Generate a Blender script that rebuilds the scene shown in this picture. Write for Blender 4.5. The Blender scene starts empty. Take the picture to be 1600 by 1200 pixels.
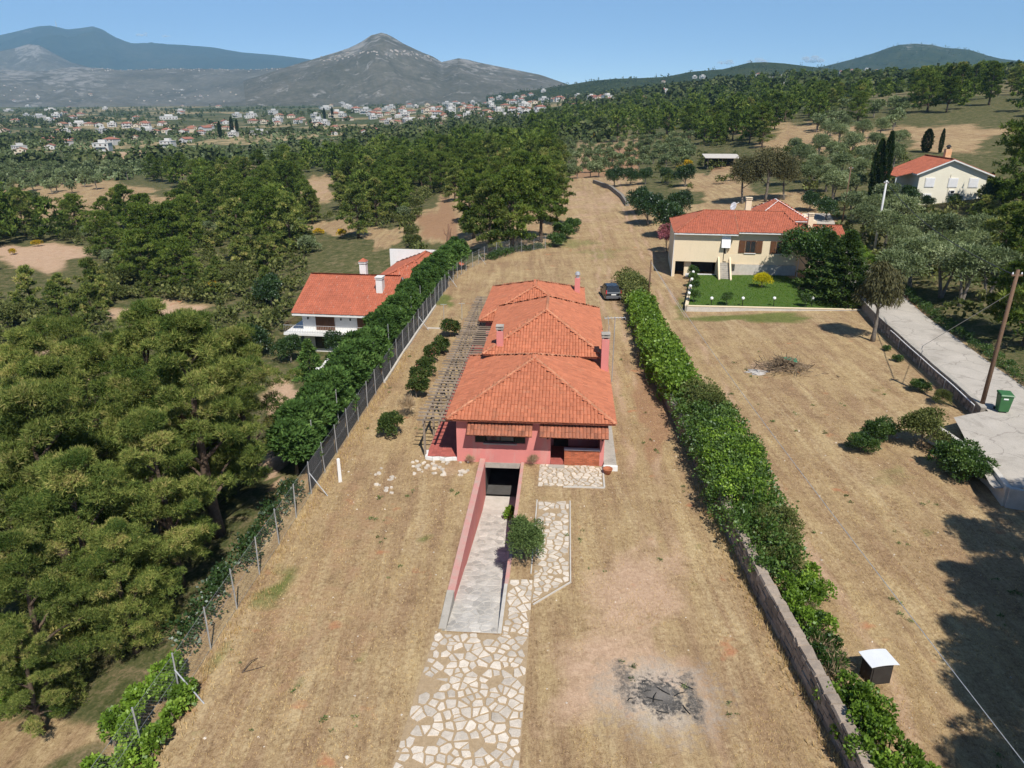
import bpy, bmesh, math, random
import numpy as np
from mathutils import Vector, Matrix

# ------------------------------------------------------------------ camera, sky, sun, exposure
scene = bpy.context.scene
COL = scene.collection
CAMH, PITCH, FPX = 20.0, math.radians(21.06), 1130.0
cam_data = bpy.data.cameras.new("drone_camera")
cam_data.sensor_width = 36.0
cam_data.lens = 36.0 * FPX / 1600.0
cam_data.clip_start = 0.1
cam_data.clip_end = 60000.0
cam = bpy.data.objects.new("drone_camera", cam_data)
cam.location = (0, 0, CAMH)
cam.rotation_euler = (math.radians(90) - PITCH, 0, 0)
COL.objects.link(cam)
scene.camera = cam

SUN_EL, SUN_AZ = math.radians(52), math.radians(17)     # azimuth: to the right of straight behind the camera
SUN_DIR = Vector((math.sin(SUN_AZ) * math.cos(SUN_EL), -math.cos(SUN_AZ) * math.cos(SUN_EL), math.sin(SUN_EL)))
world = bpy.data.worlds.new("World")
scene.world = world
world.use_nodes = True
wn = world.node_tree
bg = wn.nodes["Background"]
sky_tex = wn.nodes.new("ShaderNodeTexSky")
sky_tex.sky_type = 'NISHITA'
sky_tex.sun_disc = False
sky_tex.sun_elevation = SUN_EL
sky_tex.sun_rotation = math.atan2(SUN_DIR.x, SUN_DIR.y)
sky_tex.altitude = 200
sky_tex.air_density = 0.55
sky_tex.dust_density = 0.0
sky_tex.ozone_density = 4.0
wn.links.new(sky_tex.outputs[0], bg.inputs[0])
bg.inputs[1].default_value = 0.11
sun_data = bpy.data.lights.new("sun", 'SUN')
sun_data.energy = 4.3
sun_data.angle = math.radians(0.5)
sun_data.color = (1.0, 0.955, 0.88)
sun = bpy.data.objects.new("sun", sun_data)
sun.rotation_euler = SUN_DIR.to_track_quat('Z', 'Y').to_euler()
sun.location = (30, -40, 80)
COL.objects.link(sun)
scene.view_settings.view_transform = 'Standard'
scene.view_settings.look = 'None'
scene.view_settings.exposure = 0.32
scene.view_settings.gamma = 1.0
scene.view_settings.use_curve_mapping = False
scene.cycles.use_denoising = True
scene.cycles.max_bounces = 4
scene.cycles.diffuse_bounces = 2
scene.cycles.glossy_bounces = 2
scene.cycles.transmission_bounces = 3
scene.cycles.transparent_max_bounces = 6
scene.cycles.volume_bounces = 1
scene.cycles.use_adaptive_sampling = True
scene.cycles.adaptive_threshold = 0.02

RNG = np.random.default_rng(7)
random.seed(7)

# ------------------------------------------------------------------ frames of reference
CP, SP = math.cos(PITCH), math.sin(PITCH)
HA = math.atan(0.075)                      # the plot's long axis leans 4.3 degrees
UX, UY = math.cos(HA), -math.sin(HA)
VX, VY = math.sin(HA), math.cos(HA)
HO = (-3.3, 39.0)                          # front corner of the house


def HF(u, v):
    return (HO[0] + u * UX + v * VX, HO[1] + u * UY + v * VY)


def toHF(x, y):
    dx, dy = x - HO[0], y - HO[1]
    return dx * UX + dy * UY, dx * VX + dy * VY


def sstep(a, b, x):
    t = np.clip((x - a) / (b - a), 0, 1)
    return t * t * (3 - 2 * t)


FY = np.array([-60, 15, 18, 36, 60, 83, 92, 100, 105, 400])
FX = np.array([-17, -12.4, -12.15, -11, -9.4, -7.6, -6.2, -3.6, -3.2, -3.2])
RY = np.array([-60, 20, 34, 44.2, 65.6, 80, 100, 130, 400])
RX = np.array([24, 25.5, 27.8, 31.3, 34.6, 37.6, 43, 50, 90])
TA = (np.array([-800, 0, 200, 400, 600, 800, 900, 1000, 1100, 1200, 1400, 1600, 2400]) - 800) / 1130.0
TY = np.array([100, 150, 220, 320, 500, 800, 1200, 1700, 2600, 5000, 14000.])
TZ = np.array([
    [-8, -7, -6.6, -5.6, -3, 0, .4, .8, 1.2, 1.8, 4, 6.5, 14],
    [-10, -9, -8, -6.5, -3.5, .5, 1.2, 2, 3.2, 5, 8, 11, 20],
    [-12, -10, -9, -7.5, -4, 1, 2, 4, 6, 9, 14.5, 18, 28],
    [-12, -10, -9, -7, -4, 2, 4, 7, 11, 15.5, 22, 27, 38],
    [-11, -9, -8, -6, -3, 4, 8, 14, 21, 27, 34, 39, 48],
    [-8, -7, -6, -4, -1, 8, 16, 28, 36, 42, 47, 51, 58],
    [-4, -3, -2, 0, 6, 17, 29, 42, 52, 55, 56, 58, 62],
    [2, 4, 5, 8, 14, 24, 38, 52, 58, 56, 58, 60, 62],
    [10, 14, 15, 18, 20, 26, 34, 40, 44, 44, 44, 48, 50],
    [10, 10, 10, 10, 10, 10, 10, 10, 10, 10, 10, 10, 10],
    [0, 0, 0, 0, 0, 0, 0, 0, 0, 0, 0, 0, 0]], float)


def ground_z(x, y):
    x = np.asarray(x, float)
    y = np.asarray(y, float)
    xf = np.interp(y, FY, FX)
    d = xf - x
    depth = np.interp(y, [0, 18, 40, 62, 120], [1.6, 2.2, 4.0, 6.6, 6.6])
    near = -depth * sstep(0.8, 13, d)
    near = near - 1.2 * sstep(15, 70, d)
    xw = np.interp(y, RY, RX)
    near = near + 0.03 * np.clip(x - 16, 0, 60)
    near = near + 0.72 * sstep(-0.25, 0.45, x - xw) * sstep(28, 33, y) * (1 - sstep(84, 112, y))
    near = near + 0.14 * np.clip(x - xw - 5.5, 0, 60)
    near = near + 0.04 * np.sin(x * .7 + 1.3 * np.sin(y * .31)) * np.sin(y * .53 + x * .2) * sstep(-1, 2, np.abs(x - 1) - 7)
    a = x / np.maximum(y, 60.)
    yy = np.clip(y, TY[0], TY[-1])
    j = np.clip(np.searchsorted(TY, yy) - 1, 0, len(TY) - 2)
    t = (np.log(yy) - np.log(TY[j])) / (np.log(TY[j + 1]) - np.log(TY[j]))
    z0 = np.zeros_like(a * yy)
    z1 = np.zeros_like(z0)
    for k in range(len(TY)):
        zk = np.interp(a, TA, TZ[k])
        z0 = np.where(j == k, zk, z0)
        z1 = np.where(j + 1 == k, zk, z1)
    far = z0 * (1 - t) + z1 * t
    far = far + sstep(150, 400, y) * (1.2 * np.sin(x * .021 + 2) * np.sin(y * .017) + 2.0 * np.sin(x * .006) * np.sin(y * .008 + 1))
    b = sstep(92, 140, y)
    return near * (1 - b) + far * b


def gz(x, y):
    if y > 92:
        return float(ground_z(x, y))
    d = float(np.interp(y, FY, FX)) - x
    ss = lambda a, b, v: (lambda t: t * t * (3 - 2 * t))(min(1., max(0., (v - a) / (b - a))))
    xw = float(np.interp(y, RY, RX))
    z = -float(np.interp(y, [0, 18, 40, 62, 120], [1.6, 2.2, 4.0, 6.6, 6.6])) * ss(.8, 13, d) - 1.2 * ss(15, 70, d)
    z += .03 * min(60, max(0, x - 16)) + .72 * ss(-.25, .45, x - xw) * ss(28, 33, y) * (1 - ss(84, 112, y)) + .14 * min(60, max(0, x - xw - 5.5))
    return z + .04 * math.sin(x * .7 + 1.3 * math.sin(y * .31)) * math.sin(y * .53 + x * .2) * ss(-1, 2, abs(x - 1) - 7)


def ray(px, py):
    r, v = (px - 800) / FPX, (py - 600) / FPX
    return np.array([r, CP - v * SP, -(SP + v * CP)])


def G(px, py, dz=0.0):
    """Where the ground (plus dz) lies along the sight line through a point of the photograph."""
    d = ray(px, py)
    t = 12.0 * 1.01 ** np.arange(630)
    for _ in range(2):
        below = CAMH + d[2] * t - dz <= ground_z(d[0] * t, d[1] * t)
        k = int(np.argmax(below))
        if not below[k]:
            return None
        t = np.linspace(t[max(k - 1, 0)], t[k], 60)
    hi = float(t[k])
    return Vector((d[0] * hi, d[1] * hi, CAMH + d[2] * hi - dz))


def proj(x, y, z):
    dx, dy, dz = x, y, z - CAMH
    dep = dy * CP - dz * SP
    up = dy * SP + dz * CP
    return 800 + FPX * dx / dep, 600 - FPX * up / dep


def in_poly(p, poly):
    x, y = p
    c = False
    n = len(poly)
    for i in range(n):
        x1, y1 = poly[i]
        x2, y2 = poly[(i + 1) % n]
        if (y1 > y) != (y2 > y) and x < (x2 - x1) * (y - y1) / (y2 - y1) + x1:
            c = not c
    return c


# ------------------------------------------------------------------ objects
def link(o, parent=None):
    COL.objects.link(o)
    if parent is not None:
        o.parent = parent
    return o


def tag(o, label=None, cat=None, group=None, kind=None):
    if label:
        o["label"] = label
    if cat:
        o["category"] = cat
    if group:
        o["group"] = group
    if kind:
        o["kind"] = kind
    return o


def thing(name, label, cat, loc=(0, 0, 0), rz=0.0, group=None):
    o = bpy.data.objects.new(name, None)
    o.empty_display_size = 0.3
    o.location = loc
    o.rotation_euler = (0, 0, rz)
    link(o)
    return tag(o, label, cat, group)


def copy_tree(o, parent=None):
    c = o.copy()
    link(c, parent)
    for ch in o.children:
        copy_tree(ch, c)
    return c


def put(o, x, y, rz=0.0, s=1.0, dz=0.0, sz=None):
    o.location = (x, y, gz(x, y) + dz)
    o.rotation_euler = (0, 0, rz)
    o.scale = (s, s, s if sz is None else sz)
    return o


class MB:
    """Collects simple shapes into one mesh."""

    def __init__(self):
        self.v, self.f, self.t = [], [], []

    def poly(self, pts, tint=.5):
        n = len(self.v)
        self.v += [tuple(p) for p in pts]
        self.f.append(tuple(range(n, n + len(pts))))
        self.t.append(tint)
        return self

    def hexa(self, p, tint=.5):
        """eight corners: four below, four above, same order"""
        n = len(self.v)
        self.v += [tuple(q) for q in p]
        for f in ((3, 2, 1, 0), (4, 5, 6, 7), (0, 1, 5, 4), (1, 2, 6, 5), (2, 3, 7, 6), (3, 0, 4, 7)):
            self.f.append(tuple(n + i for i in f))
            self.t.append(tint)
        return self

    def box(self, x0, x1, y0, y1, z0, z1, tint=.5):
        return self.hexa([(x0, y0, z0), (x1, y0, z0), (x1, y1, z0), (x0, y1, z0),
                          (x0, y0, z1), (x1, y0, z1), (x1, y1, z1), (x0, y1, z1)], tint)

    def beam(self, a, b, w, h, tint=.5):
        a, b = Vector(a), Vector(b)
        d = (b - a).normalized()
        s = d.cross(Vector((0, 0, 1)))
        if s.length < 1e-3:
            s = Vector((1, 0, 0))
        s.normalize()
        u = s.cross(d)
        s, u = s * w / 2, u * h / 2
        return self.hexa([a - s - u, a + s - u, b + s - u, b - s - u, a - s + u, a + s + u, b + s + u, b - s + u], tint)

    def tube(self, pts, rad, n=6, tint=.5, cap=True):
        pts = [Vector(p) for p in pts]
        if not hasattr(rad, '__len__'):
            rad = [rad] * len(pts)
        base = len(self.v)
        for i, p in enumerate(pts):
            d = (pts[min(i + 1, len(pts) - 1)] - pts[max(i - 1, 0)]).normalized()
            s = d.cross(Vector((0.13, 0.2, 1)) if abs(d.z) < .9 else Vector((1, .1, 0))).normalized()
            u = s.cross(d)
            for k in range(n):
                an = 2 * math.pi * k / n
                self.v.append(tuple(p + s * (math.cos(an) * rad[i]) + u * (math.sin(an) * rad[i])))
        for i in range(len(pts) - 1):
            for k in range(n):
                a, b = base + i * n + k, base + i * n + (k + 1) % n
                self.f.append((a, b, b + n, a + n))
                self.t.append(tint)
        if cap:
            self.f.append(tuple(base + k for k in range(n))[::-1])
            self.f.append(tuple(base + (len(pts) - 1) * n + k for k in range(n)))
            self.t += [tint, tint]
        return self

    def lathe(self, prof, c=(0, 0), n=16, tint=.5):
        base = len(self.v)
        for r, z in prof:
            for k in range(n):
                an = 2 * math.pi * k / n
                self.v.append((c[0] + r * math.cos(an), c[1] + r * math.sin(an), z))
        for i in range(len(prof) - 1):
            for k in range(n):
                a, b = base + i * n + k, base + i * n + (k + 1) % n
                self.f.append((a, b, b + n, a + n))
                self.t.append(tint)
        self.f.append(tuple(base + k for k in range(n))[::-1])
        self.f.append(tuple(base + (len(prof) - 1) * n + k for k in range(n)))
        self.t += [tint, tint]
        return self

    def mesh(self, name, mat, smooth=False):
        me = bpy.data.meshes.new(name)
        me.from_pydata(self.v, [], self.f)
        a = me.attributes.new("tint", 'FLOAT', 'FACE')
        a.data.foreach_set("value", np.array(self.t, np.float32))
        if mat:
            me.materials.append(mat)
        if smooth:
            me.polygons.foreach_set("use_smooth", [True] * len(self.f))
        me.update()
        return me

    def build(self, name, mat, parent=None, smooth=False, bevel=0.0):
        o = bpy.data.objects.new(name, self.mesh(name, mat, smooth))
        if bevel:
            m = o.modifiers.new("bevel", 'BEVEL')
            m.width = bevel
            m.segments = 2
            m.limit_method = 'ANGLE'
        return link(o, parent)


def fast_mesh(name, V, k, mat, tint=None):
    """n separate faces of k corners each; V is (n*k, 3)"""
    V = np.ascontiguousarray(V, np.float32)
    nv = len(V)
    nf = nv // k
    me = bpy.data.meshes.new(name)
    me.vertices.add(nv)
    me.vertices.foreach_set("co", V.ravel())
    me.loops.add(nv)
    me.loops.foreach_set("vertex_index", np.arange(nv, dtype=np.int32))
    me.polygons.add(nf)
    me.polygons.foreach_set("loop_start", np.arange(0, nv, k, dtype=np.int32))
    a = me.attributes.new("tint", 'FLOAT', 'FACE')
    a.data.foreach_set("value", (np.full(nf, .5) if tint is None else tint).astype(np.float32))
    me.materials.append(mat)
    me.update(calc_edges=True)
    return me


def obj(name, me, parent=None):
    return link(bpy.data.objects.new(name, me), parent)


# ------------------------------------------------------------------ materials
class NT:
    def __init__(self, m):
        self.m, self.t = m, m.node_tree
        self.out = self.t.nodes["Material Output"]

    def n(self, kind, **kw):
        nd = self.t.nodes.new("ShaderNode" + kind)
        for k, v in kw.items():
            if k == 'ins':
                for kk, vv in v.items():
                    if hasattr(vv, 'links') or isinstance(vv, bpy.types.NodeSocket):
                        self.t.links.new(vv, nd.inputs[kk])
                    else:
                        nd.inputs[kk].default_value = vv
            else:
                setattr(nd, k, v)
        return nd

    def noise(self, vec, scale, detail=4, rough=.55, dist=0.0):
        return self.n('TexNoise', ins={'Vector': vec, 'Scale': scale, 'Detail': detail, 'Roughness': rough, 'Distortion': dist}).outputs['Fac']

    def ramp(self, fac, stops):
        r = self.n('ValToRGB', ins={'Fac': fac})
        el = r.color_ramp.elements
        while len(el) < len(stops):
            el.new(0.5)
        for e, (p, c) in zip(el, stops):
            e.position = p
            e.color = (c[0], c[1], c[2], 1) if hasattr(c, '__len__') else (c, c, c, 1)
        return r.outputs['Color']

    def mix(self, fac, a, b, mode='MIX'):
        nd = self.n('Mix', data_type='RGBA', blend_type=mode)
        for i, v in ((0, fac), (6, a), (7, b)):
            if isinstance(v, bpy.types.NodeSocket):
                self.t.links.new(v, nd.inputs[i])
            elif i == 0:
                nd.inputs[0].default_value = v
            else:
                nd.inputs[i].default_value = (v[0], v[1], v[2], 1)
        return nd.outputs[2]

    def math(self, op, a, b=0.0, c=0.0):
        nd = self.n('Math', operation=op)
        for i, v in enumerate((a, b, c)):
            if isinstance(v, bpy.types.NodeSocket):
                self.t.links.new(v, nd.inputs[i])
            else:
                nd.inputs[i].default_value = v
        return nd.outputs[0]

    def attr(self, name):
        return self.n('Attribute', attribute_name=name).outputs['Fac']

    def pos(self, scale=(1, 1, 1), rot=(0, 0, 0), obj=True):
        s = self.n('TexCoord').outputs['Object'] if obj else self.n('NewGeometry').outputs['Position']
        if scale == (1, 1, 1) and rot == (0, 0, 0):
            return s
        return self.n('Mapping', ins={'Vector': s, 'Scale': scale, 'Rotation': rot}).outputs[0]


def new_mat(name):
    m = bpy.data.materials.new(name)
    m.use_nodes = True
    nt = NT(m)
    return m, nt, nt.t.nodes["Principled BSDF"]


def surf(name, c1, c2=None, scale=3.0, rough=.8, bump=0.0, bscale=40.0, tint=0.0, metallic=0.0, fine=0.0, world_pos=False, streak=None, patch=None, cracks=0.0):
    """a plain surface: two colours mixed by noise, per-piece tint, fine grain and bump"""
    m, nt, b = new_mat(name)
    p = nt.pos(obj=not world_pos)
    c2 = c2 or tuple(x * .8 for x in c1)
    pv = p if streak is None else nt.n('Mapping', ins={'Vector': p, 'Scale': streak}).outputs[0]
    f = nt.noise(pv, scale, 5, .6)
    col = nt.mix(nt.ramp(f, [(.3, 0.), (.7, 1.)]), c1, c2)
    if patch:
        pc, psc, pth, pamt = patch[:4]
        pp_ = p if len(patch) < 5 else nt.n('Mapping', ins={'Vector': p, 'Scale': patch[4]}).outputs[0]
        col = nt.mix(nt.math('MULTIPLY', nt.ramp(nt.noise(pp_, psc, 6, .68, .5), [(pth, 0.), (pth + .09, 1.)]), pamt), col, pc)
    if cracks:
        wv = nt.n('VectorMath', operation='ADD', ins={0: p, 1: nt.n('VectorMath', operation='SCALE', ins={0: nt.n('TexNoise', ins={'Vector': p, 'Scale': 1.2}).outputs['Color'], 'Scale': .9}).outputs[0]}).outputs[0]
        vo = nt.n('TexVoronoi', feature='DISTANCE_TO_EDGE', ins={'Vector': wv, 'Scale': cracks}).outputs['Distance']
        col = nt.mix(nt.math('MULTIPLY', nt.ramp(vo, [(.004, 1.), (.016, 0.)]), .45), col, (.16, .14, .12))
    if fine:
        g = nt.noise(p, bscale * 1.7, 3, .7)
        col = nt.mix(fine, col, nt.ramp(g, [(.3, (.25, .25, .25)), (.7, (1.3, 1.3, 1.3))]), 'MULTIPLY')
    if tint:
        t = nt.attr("tint")
        k = nt.math('MULTIPLY_ADD', t, 2 * tint, 1 - tint)
        kk = nt.n('CombineColor', ins={0: k, 1: k, 2: k}).outputs[0]
        col = nt.mix(1.0, col, kk, 'MULTIPLY')
    nt.t.links.new(col, b.inputs['Base Color'])
    b.inputs['Roughness'].default_value = rough
    b.inputs['Metallic'].default_value = metallic
    b.inputs['Specular IOR Level'].default_value = .3
    if bump:
        bn = nt.n('Bump', ins={'Strength': bump, 'Distance': .03, 'Height': nt.noise(p, bscale, 4, .6)})
        nt.t.links.new(bn.outputs[0], b.inputs['Normal'])
    return m


def leafmat(name, stops, trans=.25, vary=.25, gloss=.0, bright=1.35):
    """foliage: tint picks the leaf colour, each plant shifts a little"""
    m, nt, b = new_mat(name)
    t = nt.attr("tint")
    oi = nt.n('ObjectInfo').outputs['Random']
    col = nt.ramp(t, stops)
    k = nt.math('MULTIPLY_ADD', oi, 2 * vary * bright, (1 - vary) * bright)
    kr = nt.math('MULTIPLY_ADD', oi, -.25 * vary, 1 + .1 * vary)
    kk = nt.n('CombineColor', ins={0: k, 1: nt.math('MULTIPLY', k, kr), 2: nt.math('MULTIPLY', k, kr)}).outputs[0]
    col = nt.mix(1.0, col, kk, 'MULTIPLY')
    nt.t.nodes.remove(b)
    d = nt.n('BsdfDiffuse', ins={'Color': col})
    tr = nt.n('BsdfTranslucent', ins={'Color': nt.mix(1.0, col, (1.25, 1.25, .6), 'MULTIPLY')})
    sh = nt.n('MixShader', ins={0: trans, 1: d.outputs[0], 2: tr.outputs[0]})
    if gloss:
        g = nt.n('BsdfGlossy', ins={'Roughness': .45, 'Color': (.9, .95, 1, 1)})
        sh = nt.n('MixShader', ins={0: gloss, 1: sh.outputs[0], 2: g.outputs[0]})
    nt.t.links.new(sh.outputs[0], nt.out.inputs['Surface'])
    return m


M = {}
M['pine'] = leafmat("pine_needles", [(.0, (.018, .034, .008)), (.45, (.060, .078, .019)), (.75, (.116, .128, .034)), (1., (.17, .145, .055))], .15, bright=2.4)
M['pine_dark'] = leafmat("dark_pine_needles", [(.0, (.018, .030, .008)), (.5, (.046, .070, .013)), (1., (.095, .112, .026))], .16, bright=2.25)
M['olive'] = leafmat("olive_leaves", [(.0, (.045, .062, .024)), (.5, (.098, .122, .056)), (1., (.19, .22, .125))], .2, bright=1.8)
M['broad'] = leafmat("broad_leaves", [(.0, (.018, .040, .008)), (.5, (.042, .085, .015)), (1., (.09, .145, .03))], .25, gloss=.03)
M['dark_broad'] = leafmat("dark_broad_leaves", [(.0, (.012, .028, .008)), (.5, (.026, .055, .013)), (1., (.05, .09, .022))], .2, gloss=.04)
M['vine'] = leafmat("bright_vine_leaves", [(.0, (.035, .065, .008)), (.5, (.098, .165, .018)), (1., (.20, .28, .045))], .3, gloss=.02, bright=1.9)
M['hedge'] = leafmat("conifer_hedge_sprays", [(.0, (.022, .042, .012)), (.5, (.046, .088, .022)), (1., (.095, .15, .04))], .2, bright=1.7)
M['youngolive'] = leafmat("young_olive_leaves", [(.0, (.04, .062, .02)), (.5, (.085, .125, .04)), (1., (.16, .21, .085))], .2, bright=1.5)
M['cedar'] = leafmat("cedar_sprays", [(.0, (.020, .040, .012)), (.5, (.045, .075, .02)), (1., (.095, .13, .035))], .2, bright=1.6)
M['cypress'] = leafmat("cypress_sprays", [(.0, (.010, .022, .008)), (.5, (.022, .040, .012)), (1., (.04, .06, .018))], .1)
M['euca'] = leafmat("eucalyptus_leaves", [(.0, (.05, .045, .02)), (.5, (.10, .098, .048)), (1., (.18, .16, .085))], .2)
M['oleander'] = leafmat("oleander_leaves", [(.0, (.02, .035, .01)), (.5, (.045, .07, .02)), (.9, (.09, .11, .035)), (1., (.20, .07, .06))], .2)
M['pinkbloom'] = leafmat("pink_oleander_blossom", [(.0, (.05, .06, .02)), (.4, (.17, .06, .07)), (1., (.42, .16, .2))], .2)
M['yellow'] = leafmat("golden_shrub_leaves", [(.0, (.20, .20, .01)), (.5, (.52, .45, .015)), (1., (.75, .62, .04))], .3)
M['broom'] = leafmat("flowering_broom", [(.0, (.06, .07, .01)), (.4, (.28, .2, .015)), (1., (.5, .32, .02))], .2)
M['drybush'] = leafmat("dry_twigs", [(.0, (.14, .10, .06)), (.5, (.25, .19, .12)), (1., (.36, .28, .18))], .1)
M['maquis'] = leafmat("maquis_leaves", [(.0, (.03, .04, .012)), (.5, (.068, .082, .026)), (1., (.14, .145, .055))], .2, bright=1.6)
M['straw'] = leafmat("dry_straw", [(.0, (.21, .135, .06)), (.5, (.46, .33, .155)), (1., (.64, .50, .28))], .2, 0)
M['grassblade'] = leafmat("lawn_blades", [(.0, (.035, .085, .008)), (.5, (.07, .145, .015)), (1., (.13, .2, .03))], .25, 0)
M['bark'] = surf("pine_bark", (.16, .11, .075), (.075, .055, .04), 6, .95, .6, 20)
M['greybark'] = surf("grey_bark", (.24, .21, .17), (.12, .10, .08), 5, .95, .5, 25)
M['tile'] = surf("terracotta_tile", (.52, .18, .093), (.45, .152, .08), 1.2, .75, .25, 30, tint=.17, fine=.25, patch=((.40, .22, .13), .9, .58, .3))
M['tile_old'] = surf("weathered_terracotta_tile", (.46, .16, .085), (.28, .12, .075), 3.5, .85, .3, 30, tint=.3, fine=.35)
M['tile_far'] = surf("red_roof_tile", (.48, .145, .08), (.38, .115, .065), .8, .8, .2, 20, tint=.14, fine=.2)
M['ridge'] = surf("ridge_mortar_tile", (.50, .235, .135), (.42, .17, .09), 4, .9, .3, 30, tint=.25)
M['under'] = surf("roof_underlay", (.30, .10, .06), None, 3, .9)
M['pink'] = surf("pink_render", (.69, .25, .22), (.61, .22, .195), .7, .9, .15, 30, fine=.12, patch=((.58, .33, .28), 1.0, .55, .5, (1.6, 1.6, .35)))
M['pink_worn'] = surf("worn_pink_render", (.60, .27, .24), (.50, .36, .30), 2.2, .95, .3, 20, fine=.25)
M['brick'] = surf("porch_brick", (.50, .15, .075), (.40, .12, .06), 4, .9, .3, 40, tint=.25)
M['redtile'] = surf("red_terrace_tile", (.46, .13, .10), (.38, .105, .085), 2, .7, .1, 20, tint=.12, fine=.15)
M['white'] = surf("white_render", (.80, .79, .76), (.72, .71, .68), .8, .85, .1, 30, fine=.08, patch=((.55, .52, .47), 1.2, .58, .4, (2, 2, .4)))
M['cream'] = surf("cream_render", (.80, .66, .46), (.75, .62, .42), .6, .88, .1, 30, fine=.08, patch=((.60, .50, .36), 1.0, .58, .4, (2, 2, .35)))
M['ivory'] = surf("ivory_render", (.80, .75, .60), (.75, .70, .56), .6, .88, .1, 30, fine=.06)
M['blind'] = surf("white_canvas_blind", (.82, .81, .80), (.76, .75, .74), 1, .8)
M['concrete'] = surf("concrete", (.48, .44, .38), (.37, .34, .29), 1.6, .92, .3, 25, fine=.25, patch=((.24, .22, .19), 1.3, .55, .5))
M['road'] = surf("concrete_road", (.53, .48, .415), (.43, .39, .335), .55, .93, .25, 20, fine=.35, world_pos=True, patch=((.33, .295, .25), .5, .53, .6), cracks=.32)
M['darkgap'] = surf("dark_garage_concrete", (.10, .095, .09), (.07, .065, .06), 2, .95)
M['stone'] = surf("paving_stone", (.69, .61, .51), (.52, .455, .375), 4.0, .9, .5, 18, tint=.2, fine=.3, world_pos=True)
M['rampstone'] = surf("ramp_stone", (.58, .54, .48), (.44, .41, .37), 3.5, .9, .5, 18, tint=.22, fine=.35, world_pos=True, patch=((.66, .61, .54), 1.1, .48, .7))
M['grout'] = surf("earthy_joint", (.46, .34, .21), (.36, .26, .155), 5, .97, .5, 25, fine=.35, world_pos=True)
M['cement'] = surf("cement_joint", (.62, .58, .52), (.50, .46, .40), 2.5, .95, .4, 25, fine=.25, world_pos=True)
M['wallstone'] = surf("field_stone", (.36, .29, .225), (.24, .20, .165), 3, .92, .6, 14, tint=.35, fine=.3, world_pos=True)
M['mortar'] = surf("wall_mortar", (.30, .26, .215), (.22, .19, .16), 4, .97, .4, 25, fine=.2)
M['wood_grey'] = surf("weathered_timber", (.33, .265, .20), (.21, .165, .125), 5, .9, .4, 30, tint=.25, streak=(1, 8, 8))
M['wood_pole'] = surf("creosoted_pole", (.20, .12, .075), (.13, .08, .05), 4, .9, .4, 20, streak=(8, 8, 1))
M['shutter'] = surf("brown_shutter", (.15, .065, .03), (.11, .05, .025), 4, .6, .2, 20)
M['door'] = surf("dark_wood_door", (.045, .025, .016), (.03, .018, .012), 5, .5)
M['darkgreen'] = surf("dark_green_shutter", (.028, .03, .018), (.02, .022, .014), 5, .6)
M['galv'] = surf("galvanised_steel", (.55, .56, .56), (.42, .43, .43), 5, .45, .05, 30, metallic=.4)
M['wire'] = surf("fence_wire", (.38, .40, .40), (.30, .31, .31), 5, .5, metallic=.3)
M['greymetal'] = surf("painted_grey_post", (.62, .62, .60), (.54, .54, .52), 3, .6)
M['black'] = surf("black_metal", (.02, .02, .02), (.015, .015, .015), 4, .5)
M['shade'] = surf("grey_shade_cloth", (.085, .095, .10), (.06, .065, .07), 2, .9)
M['globe'] = surf("opal_lamp_globe", (.86, .86, .84), (.83, .83, .81), 3, .25)
M['soilred'] = surf("terracotta_pot", (.42, .15, .07), (.36, .12, .06), 5, .8)
M['bin'] = surf("green_bin_plastic", (.05, .155, .055), (.042, .13, .048), 3, .45)
M['rubber'] = surf("black_rubber", (.018, .018, .018), (.024, .024, .024), 5, .8)
M['sticker'] = surf("white_sticker", (.8, .82, .78), (.7, .72, .7), 20, .6)
M['tin'] = surf("white_sheet_roof", (.80, .82, .84), (.72, .74, .77), 2, .4, metallic=.1)
M['rust'] = surf("weathered_panel", (.045, .04, .036), (.03, .026, .024), 3, .8)
M['tarp'] = surf("green_tarpaulin", (.05, .22, .12), (.04, .16, .09), 3, .5)
M['ash'] = surf("white_ash", (.52, .49, .45), (.38, .35, .32), 4, .98, .4, 20)
M['barkred'] = surf("stripped_dead_trunk", (.33, .17, .10), (.20, .13, .09), 4, .95, .5, 15)
M['carpaint'] = surf("dark_grey_car_paint", (.040, .046, .055), (.042, .048, .057), 2, .25, metallic=.5)
M['carbumper'] = surf("grey_bumper", (.115, .12, .13), (.105, .11, .12), 2, .45)
M['taillight'] = surf("red_lamp_lens", (.55, .03, .03), (.45, .02, .02), 5, .2)
M['hubcap'] = surf("silver_hubcap", (.45, .45, .46), (.40, .40, .41), 5, .3, metallic=.6)


def glassmat():
    m, nt, b = new_mat("dark_window_glass")
    b.inputs['Base Color'].default_value = (.02, .025, .03, 1)
    b.inputs['Roughness'].default_value = .08
    b.inputs['Specular IOR Level'].default_value = .6
    return m


M['glass'] = glassmat()

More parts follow.
